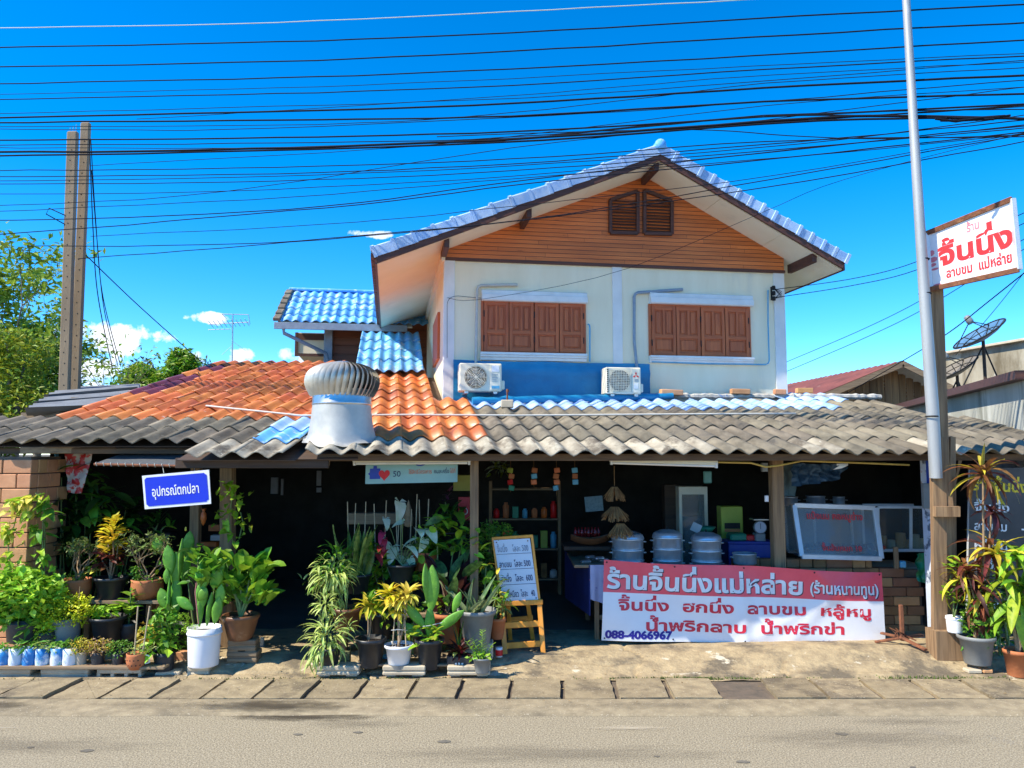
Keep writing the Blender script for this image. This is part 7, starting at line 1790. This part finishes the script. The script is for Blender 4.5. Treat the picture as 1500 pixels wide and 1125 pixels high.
# brown glazed pot on blocks with the big spoon-leaved succulent
t, r, zs, s = pot(352, 936, 900, 52, 7.72, M['glazedbrown'], 'glazed', 'brown glazed pot with a big bright spoon-leaved succulent on stacked blocks')
rn = random.Random(64); ms = [leafmesh(.24, .125, c_, .35, 'spoon', 7, M['l_green']) for c_ in (.2, .5, .8)] + [leafmesh(.24, .125, .4, .35, 'spoon', 7, M['l_bright'])]
for i in range(95):
    px = rn.uniform(324, 390); py = rn.uniform(828, 888); leaf(t, rn.choice(ms), P2(t, px, py, rn.uniform(-.12, .12)), atan2(rn.gauss(0, 1), (px - 354) / 18 + rn.gauss(0, .6)), rn.uniform(.5, 1.35), rn.gauss(0, .4), rn.uniform(.7, 1.15))
stems(t, (0, 0, zs), [P2(t, x, y) for x, y in ((335, 850), (350, 845), (365, 850), (375, 860), (345, 870))], .016, M['st_green'])
for k, (a0, a1, yb, yt) in enumerate(((331, 376, 972, 955), (333, 374, 955, 938))):
    cblock(a0, a1, yb, yt, 7.66, ['lower brown block under the glazed pot', 'upper brown block under the glazed pot'][k], mat=M['oldwood_h'], rot=.08 * k)
t = cblock(227, 262, 997, 985, 7.46, 'loose pale cement lump in front of the dark pot, left of the bucket', rot=.1)
for k, (x0, x1, y0, y1) in enumerate(((256, 275, 972, 955), (240, 257, 978, 962))): boxthing('brick', ['orange brick tucked beside the white bucket', 'orange brick behind the dark pot with round leaves'][k], 'brick', x0, x1, y1, y0, 7.75, .12, M['brickpale'])
# vine on the pillar and the post
def vine(px_pts, Y, label, mat, n, lsize, seed, spread=14, name='climbing_vine'):
    rn = random.Random(seed); b0 = PT(*px_pts[0], Y); t = thing(name, label, 'vine', b0); P_ = [PT(x, y, Y) - b0 for x, y in px_pts]
    MB().tube(P_, .006, 5, M['st_green']).build('stem', t); ms = [leafmesh(lsize * f, lsize * .75, .5, .25, 'heart', 6, m_) for f in (.8, 1, 1.2) for m_ in mat]
    for i in range(n):
        k = rn.randrange(len(px_pts) - 1); u = rn.random(); x = px_pts[k][0] * (1 - u) + px_pts[k + 1][0] * u + rn.gauss(0, spread); y = px_pts[k][1] * (1 - u) + px_pts[k + 1][1] * u
        leaf(t, rn.choice(ms), PT(x, y, Y - rn.uniform(0, .09)) - b0, rn.uniform(-2.6, -.5), rn.uniform(-.9, .5), rn.gauss(0, .5), rn.uniform(.7, 1.1))
    return t
vine([(18, 850), (12, 800), (22, 765), (28, 735), (45, 728)], 7.85, 'yellow-green vine climbing the lit face of the brick pillar', [M['l_lime'], M['l_bright'], M['l_yellow']], 95, .10, 70, 11)
vine([(66, 845), (62, 790), (64, 740), (52, 722)], 7.9, 'thin leafy vine with green heart leaves along the dark corner of the brick pillar', [M['l_bright'], M['l_green']], 34, .13, 71, 9)
vine([(342, 800), (335, 760), (341, 725), (336, 705)], 8.1, 'yellow-green vine wound round the wooden post in the left bay', [M['l_lime'], M['l_bright']], 44, .10, 72, 9)
vine([(350, 790), (356, 765), (352, 750)], 8.1, 'short heart-leaved shoot hanging right of the vine-covered post', [M['l_lime']], 9, .10, 73, 7)
# dark big-leaved shrubs behind the pots
def shrub(px, Y, label, pts, mats, n, L, W, seed, prof='lance', el=(-.6, .9), name='leafy_shrub', zs=ZS, cat='plant'):
    rn = random.Random(seed); b0 = PT(px, 800, Y); b0.z = zs; t = thing(name, label, cat, b0)
    ms = [leafmesh(L * f, W, c_, .25, prof, 6, m_) for f, c_ in ((1, .9), (.8, .6)) for m_ in mats]; cs = [PT(x, y, Y) - b0 for x, y, _ in pts]
    st = MB()
    for c in cs: st.tube([(rn.uniform(-.05, .05), 0, 0), (c.x * .5, rn.uniform(-.05, .05), c.z * .5), tuple(c)], [.014, .011, .006], 5, M['st_green'])
    st.build('stem', t)
    for i in range(n):
        x, y, rr = rn.choice(pts); q_ = PT(x + rn.gauss(0, rr), y + rn.gauss(0, rr * .8), Y + rn.uniform(-.2, .2)) - b0
        leaf(t, rn.choice(ms), q_, rn.uniform(0, 2 * pi), rn.uniform(*el), rn.gauss(0, .4), rn.uniform(.65, 1.15))
    return t
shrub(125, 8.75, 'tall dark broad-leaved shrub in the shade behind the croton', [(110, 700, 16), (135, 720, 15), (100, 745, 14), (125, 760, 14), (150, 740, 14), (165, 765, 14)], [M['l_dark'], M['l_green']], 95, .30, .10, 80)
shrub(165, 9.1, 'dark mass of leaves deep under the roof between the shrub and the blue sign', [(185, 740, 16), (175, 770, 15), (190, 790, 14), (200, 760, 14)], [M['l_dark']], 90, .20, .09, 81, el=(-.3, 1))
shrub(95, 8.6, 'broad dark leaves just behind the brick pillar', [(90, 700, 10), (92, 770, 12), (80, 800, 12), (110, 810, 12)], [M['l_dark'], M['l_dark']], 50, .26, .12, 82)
t = shrub(65, 8.15, 'slender stalk with drooping narrow leaves beside the brick pillar', [(66, 745, 8), (63, 780, 9), (60, 820, 9), (50, 845, 9)], [M['l_green'], M['l_bright']], 30, .17, .035, 83, el=(-.9, .6))
boxthing('dark_trough', 'dark trough with upright leaves hanging in the shade below the blue sign', 'planter', 212, 248, 781, 790, 8.9, .2, M['blackplastic'])
shrub(230, 8.95, 'upright dark green leaves growing in the trough below the blue sign', [(220, 770, 8), (232, 765, 8), (243, 770, 8)], [M['l_dark'], M['l_green']], 34, .16, .05, 84, el=(.5, 1.4), zs=PT(0, 783, 8.95).z)
a = PT(-8, 670, 9.2); shrub(-8, 8.6, 'light green foliage peeping between the brick pillar and the roof', [(5, 652, 6), (22, 656, 6), (12, 662, 5)], [M['l_bright']], 30, .16, .06, 85, zs=2.0)
# ------------------------------------------------ CENTRE GROUP
for i, (x0, x1) in enumerate(((463, 526), (560, 623), (655, 718))):
    cblock(x0, x1, 991, 976, 7.36, ['concrete block under the spiky trailing plant, left end of the centre plank', 'middle concrete block under the white-painted pot', 'concrete block under the small zz plant, right end of the centre plank'][i])
    p = PT(x0 + 15, 996, 7.44); o = MB().boxp(-.09, .09, 0, .10, 0, .05, M['brickpale'], .005).build('brick', None, (p.x, 7.44, .015)); tag(o, ['orange brick under the left block of the centre group', 'orange brick under the middle block of the centre group', 'orange brick under the right block of the centre group'][i], 'brick')
plank(520, 690, 976.5, 973.5, 7.42, .24, 'thin front plank carrying the dark pots of the centre group')
tier2 = plank(488, 700, 905, 899, 7.86, .22, 'second-tier plank behind the front pots of the centre group')
plank(495, 640, 815, 809, 8.35, .2, 'third-tier plank under the snake plant and caladiums')
for px in (500, 612, 690):
    a = PT(px, 900, 7.95); MB().boxp(-.05, .05, 0, .12, 0, a.z - .1, M['oldwood'], .004).build('leg', tier2, Vector((a.x, 7.95, .085)) - tier2.location)
def spiky(t, c, R, n, L, W, mat, seed, el=(-.5, 1.2), sq=.8, prof='strap', curve=1.1):
    rn = random.Random(seed); ms = [leafmesh(L * f, W, curve * g_, .3, prof, 5, mat) for f, g_ in ((1, 1), (.75, .7), (1.15, 1.3))]
    for i in range(n):
        d = Vector((rn.gauss(0, 1), rn.gauss(0, 1), rn.gauss(0, 1))).normalized(); p = Vector(c) + Vector((d.x * R, d.y * R * .8, d.z * R * sq)) * rn.random() ** .5
        leaf(t, rn.choice(ms), p, atan2(d.y, d.x) + rn.gauss(0, .4), el[0] + (el[1] - el[0]) * (d.z * .5 + .5) + rn.gauss(0, .25), rn.gauss(0, .3), rn.uniform(.7, 1.15))
t, r, zs, s = pot(482, 979, 948, 34, 7.45, M['blackplastic'], 'flare', 'dark pot with a trailing spiky pale-striped plant at the left end of the centre group')
spiky(t, (-.02, -.03, zs + .14), .15, 100, .20, .022, M['l_spider'], 90); spiky(t, (-.05, 0, zs + .42), .09, 55, .13, .020, M['l_spider'], 91); spiky(t, (-.12, -.04, zs + .0), .09, 30, .2, .02, M['l_spider'], 92, el=(-1.2, 0))
stems(t, (0, 0, zs), [(-.05, 0, zs + .42), (-.12, -.05, zs + .2)], .006, M['st_green'])
spiky(t, (.17, -.02, zs + .22), .05, 20, .12, .018, M['l_spider'], 93)
t, r, zs, s = pot(508, 922, 890, 44, 7.75, M['glazedbrown'], 'terra', 'brown pot with a tall shaggy narrow-leaved plant at the left of the centre group')
spiky(t, (-.15, 0, zs + .36), .20, 240, .15, .020, M['l_spider'], 94, el=(-.8, 1.0), sq=.85); spiky(t, (-.12, .05, zs + .5), .16, 60, .15, .022, M['l_green'], 95)
stems(t, (0, 0, zs), [(-.2, 0, zs + .35), (-.1, 0, zs + .4), (-.02, 0, zs + .3)], .008, M['st_green']); spiky(t, (-.09, -.02, zs + .10), .05, 20, .12, .02, M['l_spider'], 96, el=(-1.2, -.3))
t, r, zs, s = pot(521, 868, 840, 46, 8.05, M['blackplastic'], 'flare', 'dark pot of tall upright snake plant with yellow-edged leaves')
rn = random.Random(97); ms = [leafmesh(.62 * f, .085, .12, .5, 'strap', 8, M['l_snake'], .006) for f in (1, .8, .6)]
for i in range(17): leaf(t, rn.choice(ms), (rn.uniform(-.09, .09), rn.uniform(-.06, .06), zs - .02), rn.uniform(0, 6.3), rn.uniform(1.15, 1.5), rn.uniform(-3, 3), rn.uniform(.75, 1.02))
t, r, zs, s = pot(543, 976, 935, 44, 7.48, M['blackplastic'], 'flare', 'dark pot with a thin-stemmed yellow-green dracaena')
stems(t, (-.02, 0, zs), [(-.05, 0, zs + .33), (-.01, 0, zs + .3)], .010, M['st_brown'], wig=.02)
rosette(t, (-.05, 0, zs + .33), 18, .19, .042, M['l_gold'], -.2, 1.3, 'lance', 1.1, 98); rosette(t, (.03, 0, zs + .30), 14, .17, .04, M['l_lime'], -.3, 1.1, 'lance', 1.1, 99); rosette(t, (-.02, 0, zs + .38), 7, .15, .04, M['l_green'], .2, 1.3, 'lance', .8, 100)
t, r, zs, s = pot(584, 978, 944, 42, 7.45, M['whiteplastic'], 'flare', 'white-painted pot with a staked croton with yellow leaves')
MB().lathe([(r * .715, .004), (r * .79, .045)], 28, M['greyplastic']).build('bare_band', t)
for dx in (-.06, .0, .07): MB().tube([(dx, RN.uniform(-.02, .02), zs), (dx * .6, 0, zs + .42)], .006, 6, M['stick']).build('stick', t)
stems(t, (0, 0, zs), [(-.04, 0, zs + .4), (.02, 0, zs + .45), (.07, 0, zs + .42), (-.02, .02, zs + .35), (.04, .02, zs + .3)], .009, M['st_brown'], wig=.03)
b = MB()
for zz_ in (.16, .30): b.tube([(-.07, -.02, zs + zz_), (0, -.04, zs + zz_ + .01), (.08, -.02, zs + zz_), (.0, .04, zs + zz_), (-.07, -.02, zs + zz_)], .004, 4, M['paperw'])
b.tube([(-.06, 0, zs + .38), (-.25, .05, zs + .50)], .004, 4, M['stick']); b.build('tie', t)
rosette(t, (-.03, 0, zs + .42), 40, .17, .050, M['l_yellow'], -.3, 1.4, 'lance', .9, 101); rosette(t, (.07, 0, zs + .47), 44, .18, .052, M['l_yellow'], -.3, 1.4, 'lance', .9, 102); rosette(t, (-.10, 0, zs + .48), 30, .16, .05, M['l_croton'], -.1, 1.3, 'lance', .9, 103); rosette(t, (.0, 0, zs + .33), 14, .15, .045, M['l_gold'], -.5, .6, 'lance', 1, 104)
b = MB()
for k in range(12): b.lathe([(.001, 0), (.014, .004), (.008, .014), (.001, .016)], 7, M['dialgrey'], (RN.uniform(-.08, .08), RN.uniform(-.08, .02), zs))
b.build('pebbles', t, kind='stuff')
t, r, zs, s = pot(629, 979, 936, 42, 7.48, M['blackplastic'], 'flare', 'dark pot with a tall flat cactus column and wide green leaves at its foot')
pad(t, (.0, 0, zs + .02), .32, .10, .0, .2); pad(t, (.01, 0, zs + .28), .44, .15, .02, .1); pad(t, (-.03, -.02, zs + .40), .34, .09, -.05, .8)
pad(t, (-.03, 0, zs + .13), .33, .10, -.75, .1); pad(t, (-.05, 0, zs + .06), .30, .10, -1.15, .1); pad(t, (.05, 0, zs + .10), .34, .10, .95, .1); pad(t, (.22, 0, zs + .28), .20, .08, .35, .1)
rn = random.Random(105)
for i in range(26): leaf(t, leafmesh(.10, .085, .5, .2, 'heart', 6, M['l_lime'] if i % 3 else M['l_bright']), (rn.gauss(0, .09), -.06 + rn.gauss(0, .05), zs + .05 + rn.uniform(-.06, .10)), rn.uniform(0, 6.3), rn.uniform(-.3, .9), 0, rn.uniform(.7, 1.1))
MB().tube([(-.06, -.05, zs + .16), (0, -.07, zs + .17), (.12, -.03, zs + .19)], .004, 4, M['paperw']).build('tie', t)
# rectangular trough with dark red bromeliad
t = boxthing('bromeliad_trough', 'small dark rectangular trough with a maroon spiky bromeliad', 'potted plant', 654, 690, 962, 979, 7.42, .15, M['blackplastic'], .008)
z1 = .115
rosette(t, (0, .07, z1), 30, .20, .03, M['l_maroon'], .1, 1.4, 'strap', .9, 106); rosette(t, (.02, .07, z1), 12, .16, .026, M['l_red'], .5, 1.4, 'strap', .7, 107); rosette(t, (-.02, .08, z1), 12, .17, .03, M['l_spider'], .0, 1.2, 'strap', .9, 108); rosette(t, (.0, .05, z1), 5, .34, .022, M['l_dark'], 1.2, 1.5, 'strap', .3, 109)
b = MB()
for k in range(3): b.boxp(-.035 + k * .03, -.018 + k * .03, -.003, 0, .03, .05, M['letterpale'])
b.build('faint_print', t, kind='stuff')
t, r, zs, s = pot(706, 985, 963, 28, 7.36, M['greyplastic'], 'flare', 'smallest grey pot, with upright glossy zz plant, right end of the front row')
rn = random.Random(110)
for dx, h_, ln in ((.0, .27, .02), (-.07, .16, -.5), (.05, .14, .4), (-.03, .18, -.3)):
    top = Vector((dx + sin(ln) * h_, 0, zs + h_)); MB().tube([(dx * .3, 0, zs), tuple(top)], [.008, .004], 5, M['st_green']).build('stem', t)
    n = int(h_ / .013)
    for i in range(n): p = Vector((dx * .3, 0, zs)).lerp(top, .15 + .85 * i / n); leaf(t, leafmesh(.065, .028, .3, .3, 'oval', 5, M['l_bright']), p, (0 if i % 2 else pi) + rn.gauss(0, .5), .8, 0, 1 - .4 * i / n)
mass(t, (-.02, -.02, zs + .03), .10, .06, .04, 60, .04, isl('bright', 0), asp=.6, seed=111)
MB().lathe([(.001, 0), (.03, .02), (.035, .05), (.02, .09), (.001, .1)], 12, M['bluepipe'])
t = boxthing('blue_bottle', 'bright blue plastic bottle stub between the dracaena and white-painted pots', 'bottle', 558, 570, 960, 975, 7.62, .06, M['bluepipe'], .02)
boxthing('mossy_block', 'small square mossy block between the two leftmost dark pots', 'block', 497, 512, 956, 974, 7.60, .08, pmat('mossy_cement', (.22, .22, .11), (.12, .13, .06), 12, .9), .006)
t, r, zs, s = pot(560, 935, 897, 40, 7.95, M['blackplastic'], 'flare', 'shaded dark pot behind the dracaena, second row')
mass(t, (0, 0, zs + .12), .14, .1, .10, 60, .09, isl('bright', 0), asp=.5, seed=112)
t, r, zs, s = pot(655, 940, 898, 42, 7.92, M['terracotta'], 'terra', 'terracotta pot with tall dark red and striped prayer-plant leaves')
rn = random.Random(113); msd = [leafmesh(.34 * f, .14, c_, .25, 'lance', 8, m_, .004) for f, c_, m_ in ((1, .3, M['l_maroon']), (1, .5, M['l_calathea']), (.8, .3, M['l_maroon']), (1.05, .7, M['l_calathea']), (.9, .6, M['l_maroon']))]
for i in range(26):
    px = rn.uniform(636, 680); py = rn.uniform(838, 905); leaf(t, rn.choice(msd), P2(t, px, py, rn.uniform(-.08, .1)), atan2(rn.gauss(0, .8), (px - 658) / 14), rn.uniform(.7, 1.45), rn.uniform(-1, 1), rn.uniform(.7, 1.05))
stems(t, (0, 0, zs), [P2(t, x, 850) for x in (645, 655, 668)], .009, M['st_brown'])
t, r, zs, s = pot(698, 942, 893, 56, 7.74, M['greyplastic'], 'flare', 'large grey pot with slender pale-edged snake plant leaves beside the easel')
rn = random.Random(114); ms = [leafmesh(.34 * f, .045, .15, .5, 'strap', 7, M['l_snakep']) for f in (1, .75, 1.25)]
for i in range(15): leaf(t, rn.choice(ms), (rn.uniform(-.10, .08), rn.uniform(-.06, .06), zs), (0 if rn.random() < .5 else pi) + rn.gauss(0, .6), rn.uniform(.5, 1.5), rn.uniform(-1, 1), rn.uniform(.8, 1.1))
boxthing('stone_block', 'dark stone block under the large grey pot', 'block', 680, 722, 943, 966, 7.70, .2, M['concrete'], .01)
# caladiums, tall dark-leaved pot, stakes in the shade of the third tier
t, r, zs, s = pot(588, 852, 826, 44, 8.1, M['blackplastic'], 'flare', 'dark pot of caladiums with big white heart-shaped leaves')
rn = random.Random(115); mw_ = [leafmesh(.17 * f, .13 * f, .9, .15, 'heart', 6, M['l_white']) for f in (1, .8, 1.2)]
for (px, py, k) in [(575, 800, 1.3), (580, 815, 1.2), (600, 818, 1.1), (560, 790, .9), (608, 790, 1), (585, 735, 1.2), (590, 765, 1), (613, 775, .9), (570, 828, .9), (596, 800, 1), (622, 790, .8), (565, 760, .8), (630, 775, .9)]:
    p = P2(t, px, py, rn.uniform(-.1, .1)); leaf(t, rn.choice(mw_), p, -pi / 2 + rn.gauss(0, .7), rn.uniform(-.9, .1), rn.gauss(0, .3), k); MB().tube([(0, 0, zs), (p.x * .6, p.y * .6, p.z * .7 + zs * .3), tuple(p)], .004, 4, M['st_green']).build('stem', t)
for (px, py) in [(558, 800), (562, 790), (553, 812), (565, 805), (561, 780)]: leaf(t, leafmesh(.15, .09, .9, .2, 'heart', 6, M['l_red']), P2(t, px, py, -.12), -pi / 2 + rn.gauss(0, .6), rn.uniform(-.8, .2), 0, 1)
t, r, zs, s = pot(658, 800, 778, 44, 8.5, M['blackplastic'], 'flare', 'dark pot high in the shade with broad green leaves and a purple flower head')
for i in range(26):
    px = rn.uniform(638, 678); py = rn.uniform(735, 790); leaf(t, leafmesh(.17, .13, .9, .2, 'heart', 6, M['l_dark'] if i % 2 else M['l_green']), P2(t, px, py, rn.uniform(-.12, .1)), rn.uniform(0, 6.3), rn.uniform(-.9, .3), 0, rn.uniform(.8, 1.15))
for i in range(8): leaf(t, leafmesh(.10, .035, .4, .2, 'lance', 6, M['l_purple']), P2(t, rn.uniform(645, 660), rn.uniform(718, 738), 0), rn.uniform(0, 6.3), rn.uniform(.2, 1.2), 0)
stems(t, (0, 0, zs), [P2(t, 652, 735), P2(t, 660, 750)], .008, M['st_green'])
t, r, zs, s = pot(622, 835, 808, 40, 8.3, M['terracotta'], 'terra', 'shaded pot with large plain green leaves between the caladiums and the prayer plant')
for i in range(15): leaf(t, leafmesh(.27, .12, .6, .25, 'oval', 7, M['l_green']), P2(t, rn.uniform(605, 640), rn.uniform(795, 815), rn.uniform(-.1, .1)), rn.uniform(0, 6.3), rn.uniform(.2, 1.3), 0, rn.uniform(.7, 1.1))
for i in range(7): leaf(t, leafmesh(.22, .06, .5, .25, 'lance', 7, M['l_lime']), P2(t, rn.uniform(625, 645), rn.uniform(785, 800), 0), rn.uniform(-1, 1), rn.uniform(.3, 1.0), 0, .9)
boxthing('planter_box', 'old wooden planter box in the shade behind the snake plant', 'planter', 508, 592, 752, 768, 8.8, .2, M['oldwood_h'], .004)
b0 = PT(560, 790, 8.45); t = thing('bamboo_stakes', 'cluster of upright bamboo stakes standing behind the snake plant and caladiums', 'stakes', (b0.x, 8.45, b0.z))
for i, (x, y0, y1) in enumerate([(511, 790, 735), (518, 790, 737), (533, 790, 735), (550, 785, 738), (563, 790, 733), (582, 785, 745), (582, 780, 740), (586, 785, 741), (608, 785, 724), (616, 785, 732), (625, 780, 731), (600, 780, 746)]):
    a, e = PT(x, y0 + 30, 8.45) - t.location, PT(x + (3 if i % 3 else -2), y1, 8.45) - t.location; MB().tube([a, e], .006, 5, M['stick']).build('stake', t)
b = MB(); b.lathe([(.001, .28), (.02, .22), (.055, .08), (.05, .0), (.001, -.02)], 14, M['st_brown']); o = b.build('banana_flower', None, PT(598, 770, 8.5)); tag(o, 'brown cone-shaped bud standing among the stakes in the shade', 'bud')
t, r, zs, s = pot(720, 900, 868, 40, 8.35, M['blackplastic'], 'flare', 'bushy bright feathery plant behind the easel, right of the post')
mass(t, (.03, 0, zs + .55), .24, .18, .22, 1600, .05, isl('green', 0), asp=.3, seed=120, up=.8, shell=.6); mass(t, (-.02, -.05, zs + .20), .20, .15, .25, 260, .09, isl('olive', 0), asp=.25, seed=121); stems(t, (0, 0, zs), [(0, 0, zs + .5), (.08, 0, zs + .5), (-.08, 0, zs + .4)], .008, M['st_brown'])
boxthing('low_stool', 'low dark stool under the feathery plant behind the easel', 'stool', 700, 740, 901, 950, 8.3, .25, M['darkwood'], .005)
for (px_, Y_, lab, pts, mats, n_, L_2, W_2, sd) in [
    (575, 8.25, 'mid-green foliage filling the gaps behind the snake plant and caladiums', [(540, 800, 10), (560, 830, 10), (600, 840, 12), (625, 810, 10), (545, 860, 9)], [M['l_green'], M['l_bright'], M['l_green']], 130, .16, .07, 170),
    (645, 8.15, 'loose green and white-veined leaves between the cactus column and the easel', [(640, 770, 9), (665, 800, 9), (690, 800, 9), (700, 840, 8), (680, 780, 9)], [M['l_green'], M['l_bright'], M['l_calathea']], 120, .18, .07, 171),
    (600, 7.95, 'low leafy fill between the second-row pots of the centre group', [(540, 890, 8), (575, 880, 9), (610, 895, 8), (645, 880, 8), (600, 930, 6), (665, 925, 7), (570, 905, 8)], [M['l_green'], M['l_lime'], M['l_bright']], 130, .13, .05, 172),
    (705, 7.98, 'olive leaves crowding the left edge of the easel behind the large grey pot', [(712, 830, 8), (722, 850, 8), (735, 880, 6), (728, 870, 7)], [M['l_green'], M['l_gold'], M['l_bright']], 70, .14, .035, 173),
    (470, 7.9, 'feathery narrow leaves massed behind the trailing spiky plants at the left of the centre group', [(470, 850, 9), (500, 835, 9), (520, 900, 8), (485, 900, 9)], [M['l_green'], M['l_bright'], M['l_spider']], 110, .13, .022, 176),
    (165, 8.3, 'tangle of small green leaves between the plank shelf and the pots below', [(140, 830, 9), (185, 835, 9), (230, 830, 8), (205, 870, 7), (195, 900, 8)], [M['l_green'], M['l_dark'], M['l_bright']], 80, .11, .045, 174),
    (300, 8.0, 'green leaves crowding between the tall prickly pear and the spoon-leaved succulent', [(275, 850, 8), (320, 830, 9), (330, 870, 9), (290, 815, 8)], [M['l_green'], M['l_dark']], 60, .15, .07, 175)]:
    shrub(px_, Y_, lab, pts, mats, n_, L_2, W_2, sd, el=(-.5, 1.2))
# distant sunlit leaves seen through the shop
shrub(735, 12.1, 'sunlit spiky leaves glimpsed through the dark shop right of the middle post', [(727, 680, 6), (737, 685, 6)], [M['l_white'], M['l_lime']], 26, .25, .05, 122, zs=1.8)
# small extra pots seen between the bigger ones
for (px_, yb_, yt_, w_, Y_, mt_, kd_, key_, lab_) in [(270, 972, 952, 22, 7.9, 'terracotta', 'round', 'green', 'small orange pot tucked left behind the white bucket'), (68, 950, 925, 26, 7.65, 'blackplastic', 'straight', 'bright', 'small dark pot between the leafy bush and the fluffy yellow-green plant'),
    (640, 925, 898, 30, 8.0, 'terracotta', 'terra', 'green', 'small terracotta pot in the second row behind the flat cactus'), (590, 925, 897, 30, 8.02, 'blackplastic', 'flare', 'bright', 'shaded black pot in the second row behind the white-painted pot'),
    (728, 935, 905, 26, 8.0, 'terracotta', 'terra', 'olive', 'small terracotta pot in the shade just left of the easel legs'), (215, 958, 940, 18, 7.7, 'blackplastic', 'cup', 'yellow', 'tiny dark pot with yellowish tuft behind the strawberry pot')]:
    t, r, zs, s = pot(px_, yb_, yt_, w_, Y_, M[mt_], kd_, lab_); mass(t, (0, 0, zs + .09), r * 1.5, r * 1.3, .10, 110, .06, isl(key_, 0), asp=.5, seed=int(px_), up=.8)
# ------------------------------------------------ RIGHT GROUP
t, r, zs, s = pot(1432, 972, 931, 50, 7.55, M['greyplastic'], 'flare', 'tall dark-red and yellow dragon plant in a grey pot with several leafy heads')
zb = t.location.z
heads = [(1440, 695, 24, .42, 'l_cordy', .046), (1440, 700, 12, .40, 'l_gold', .04), (1452, 752, 14, .26, 'l_maroon', .05), (1448, 808, 20, .38, 'l_cordy', .045), (1460, 812, 16, .40, 'l_gold', .05), (1418, 838, 24, .34, 'l_cordy', .045), (1425, 862, 20, .32, 'l_maroon', .04), (1440, 870, 14, .32, 'l_gold', .045), (1405, 850, 10, .32, 'l_gold', .04), (1436, 890, 14, .25, 'l_cordy', .035)]
for k, (px, py, n, L, mt, W) in enumerate(heads):
    c = P2(t, px, py, RN.uniform(-.05, .05)); rosette(t, c, n, L, W, M[mt], -.5, 1.35, 'strap', 1.5, 130 + k, fold=.35, wave=.004)
for (px, py) in ((1440, 700), (1452, 755), (1450, 815), (1418, 842), (1426, 868)):
    c = P2(t, px, py); m_ = P2(t, (px + 1434) / 2 + 4, (py + 928) / 2); MB().tube([(RN.uniform(-.04, .04), 0, zs - .02), tuple(m_), tuple(c)], [.014, .012, .009], 7, M['st_brown']).build('stem', t)
rn = random.Random(140)
for i in range(16): leaf(t, leafmesh(.20, .03, .4, .2, 'strap', 6, M['l_cordy']), P2(t, rn.uniform(1418, 1450), rn.uniform(885, 905), -.05), -pi / 2 + rn.gauss(0, .8), rn.uniform(-1.5, -1.1), 0, rn.uniform(.7, 1.1))
leaf(t, leafmesh(.28, .05, .1, .3, 'lance', 7, M['l_gold']), P2(t, 1440, 690, -.02), -1.2, 1.5, 0, 1)
for k, (x, w) in enumerate(((1424, 20), (1443, 14))):
    p = PT(x, 978, 7.50); o = MB().boxp(-w / 2 * .0066, w / 2 * .0066, -.05, .05, 0, .035, M['brickpale'] if k else M['concrete'], .008).build('brick', None, (p.x, 7.5, fz(p.x, 7.5))); tag(o, ['flat grey stone under the left of the dragon-plant pot', 'small orange brick piece under the right of the dragon-plant pot'][k], 'brick')
t, r, zs, s = pot(1493, 990, 952, 40, 7.42, M['terracotta'], 'terra', 'terracotta pot at the right edge with a big yellow-green broad-leaved dracaena')
for k, (px, py, n, L, mt, W) in enumerate([(1490, 815, 16, .36, 'l_bright', .085), (1472, 850, 12, .36, 'l_lime', .08), (1500, 860, 16, .40, 'l_green', .08), (1490, 880, 14, .34, 'l_green', .07), (1478, 905, 10, .30, 'l_bright', .075), (1520, 840, 16, .4, 'l_bright', .08)]):
    rosette(t, P2(t, px, py, RN.uniform(-.05, .08)), n, L, W, M[mt], -.7, 1.3, 'lance', 1.1, 150 + k, fold=.3)
for (px, py) in ((1490, 820), (1472, 853), (1500, 863), (1520, 845)): MB().tube([(0, 0, zs - .01), tuple(P2(t, (px + 1492) / 2, (py + 950) / 2)), tuple(P2(t, px, py))], [.016, .013, .009], 7, M['st_brown']).build('stem', t)
leaf(t, leafmesh(.42, .10, .6, .3, 'lance', 8, M['l_lime']), P2(t, 1490, 868, -.15), -2.4, -.6, 0, 1); leaf(t, leafmesh(.34, .10, .5, .3, 'lance', 8, M['l_lime']), P2(t, 1487, 900, -.15), -1.5, -1.0, 0, 1)
mass(t, (-.25, .15, zs + .25), .2, .15, .3, 260, .08, isl('green', 0), asp=.45, seed=160)
t, r, zs, s = pot(1399, 926, 903, 24, 7.70, M['whiteplastic'], 'straight', 'small white pot with a round-leaved yellow-green shrub against the timber post')
rn = random.Random(161); ms = [leafmesh(.10 * f, .065, .5, .25, 'oval', 6, m_) for f in (1, .8) for m_ in (M['l_lime'], M['l_bright'])]
for i in range(56): leaf(t, rn.choice(ms), P2(t, rn.gauss(1398, 9), rn.uniform(818, 885), rn.uniform(-.08, .05)), rn.uniform(0, 6.3), rn.uniform(-.5, 1.2), 0, rn.uniform(.7, 1.1))
stems(t, (0, 0, zs), [P2(t, x, y) for x, y in ((1392, 840), (1400, 830), (1405, 850))], .007, M['st_green'], wig=.03)
shrub(1462, 7.9, 'dense dark green leaves filling the gap between the dragon plant and the right edge', [(1465, 900, 10), (1478, 925, 9), (1455, 925, 7), (1470, 870, 10)], [M['l_dark'], M['l_green']], 70, .16, .06, 162)
bpy.data.objects.remove(_to)
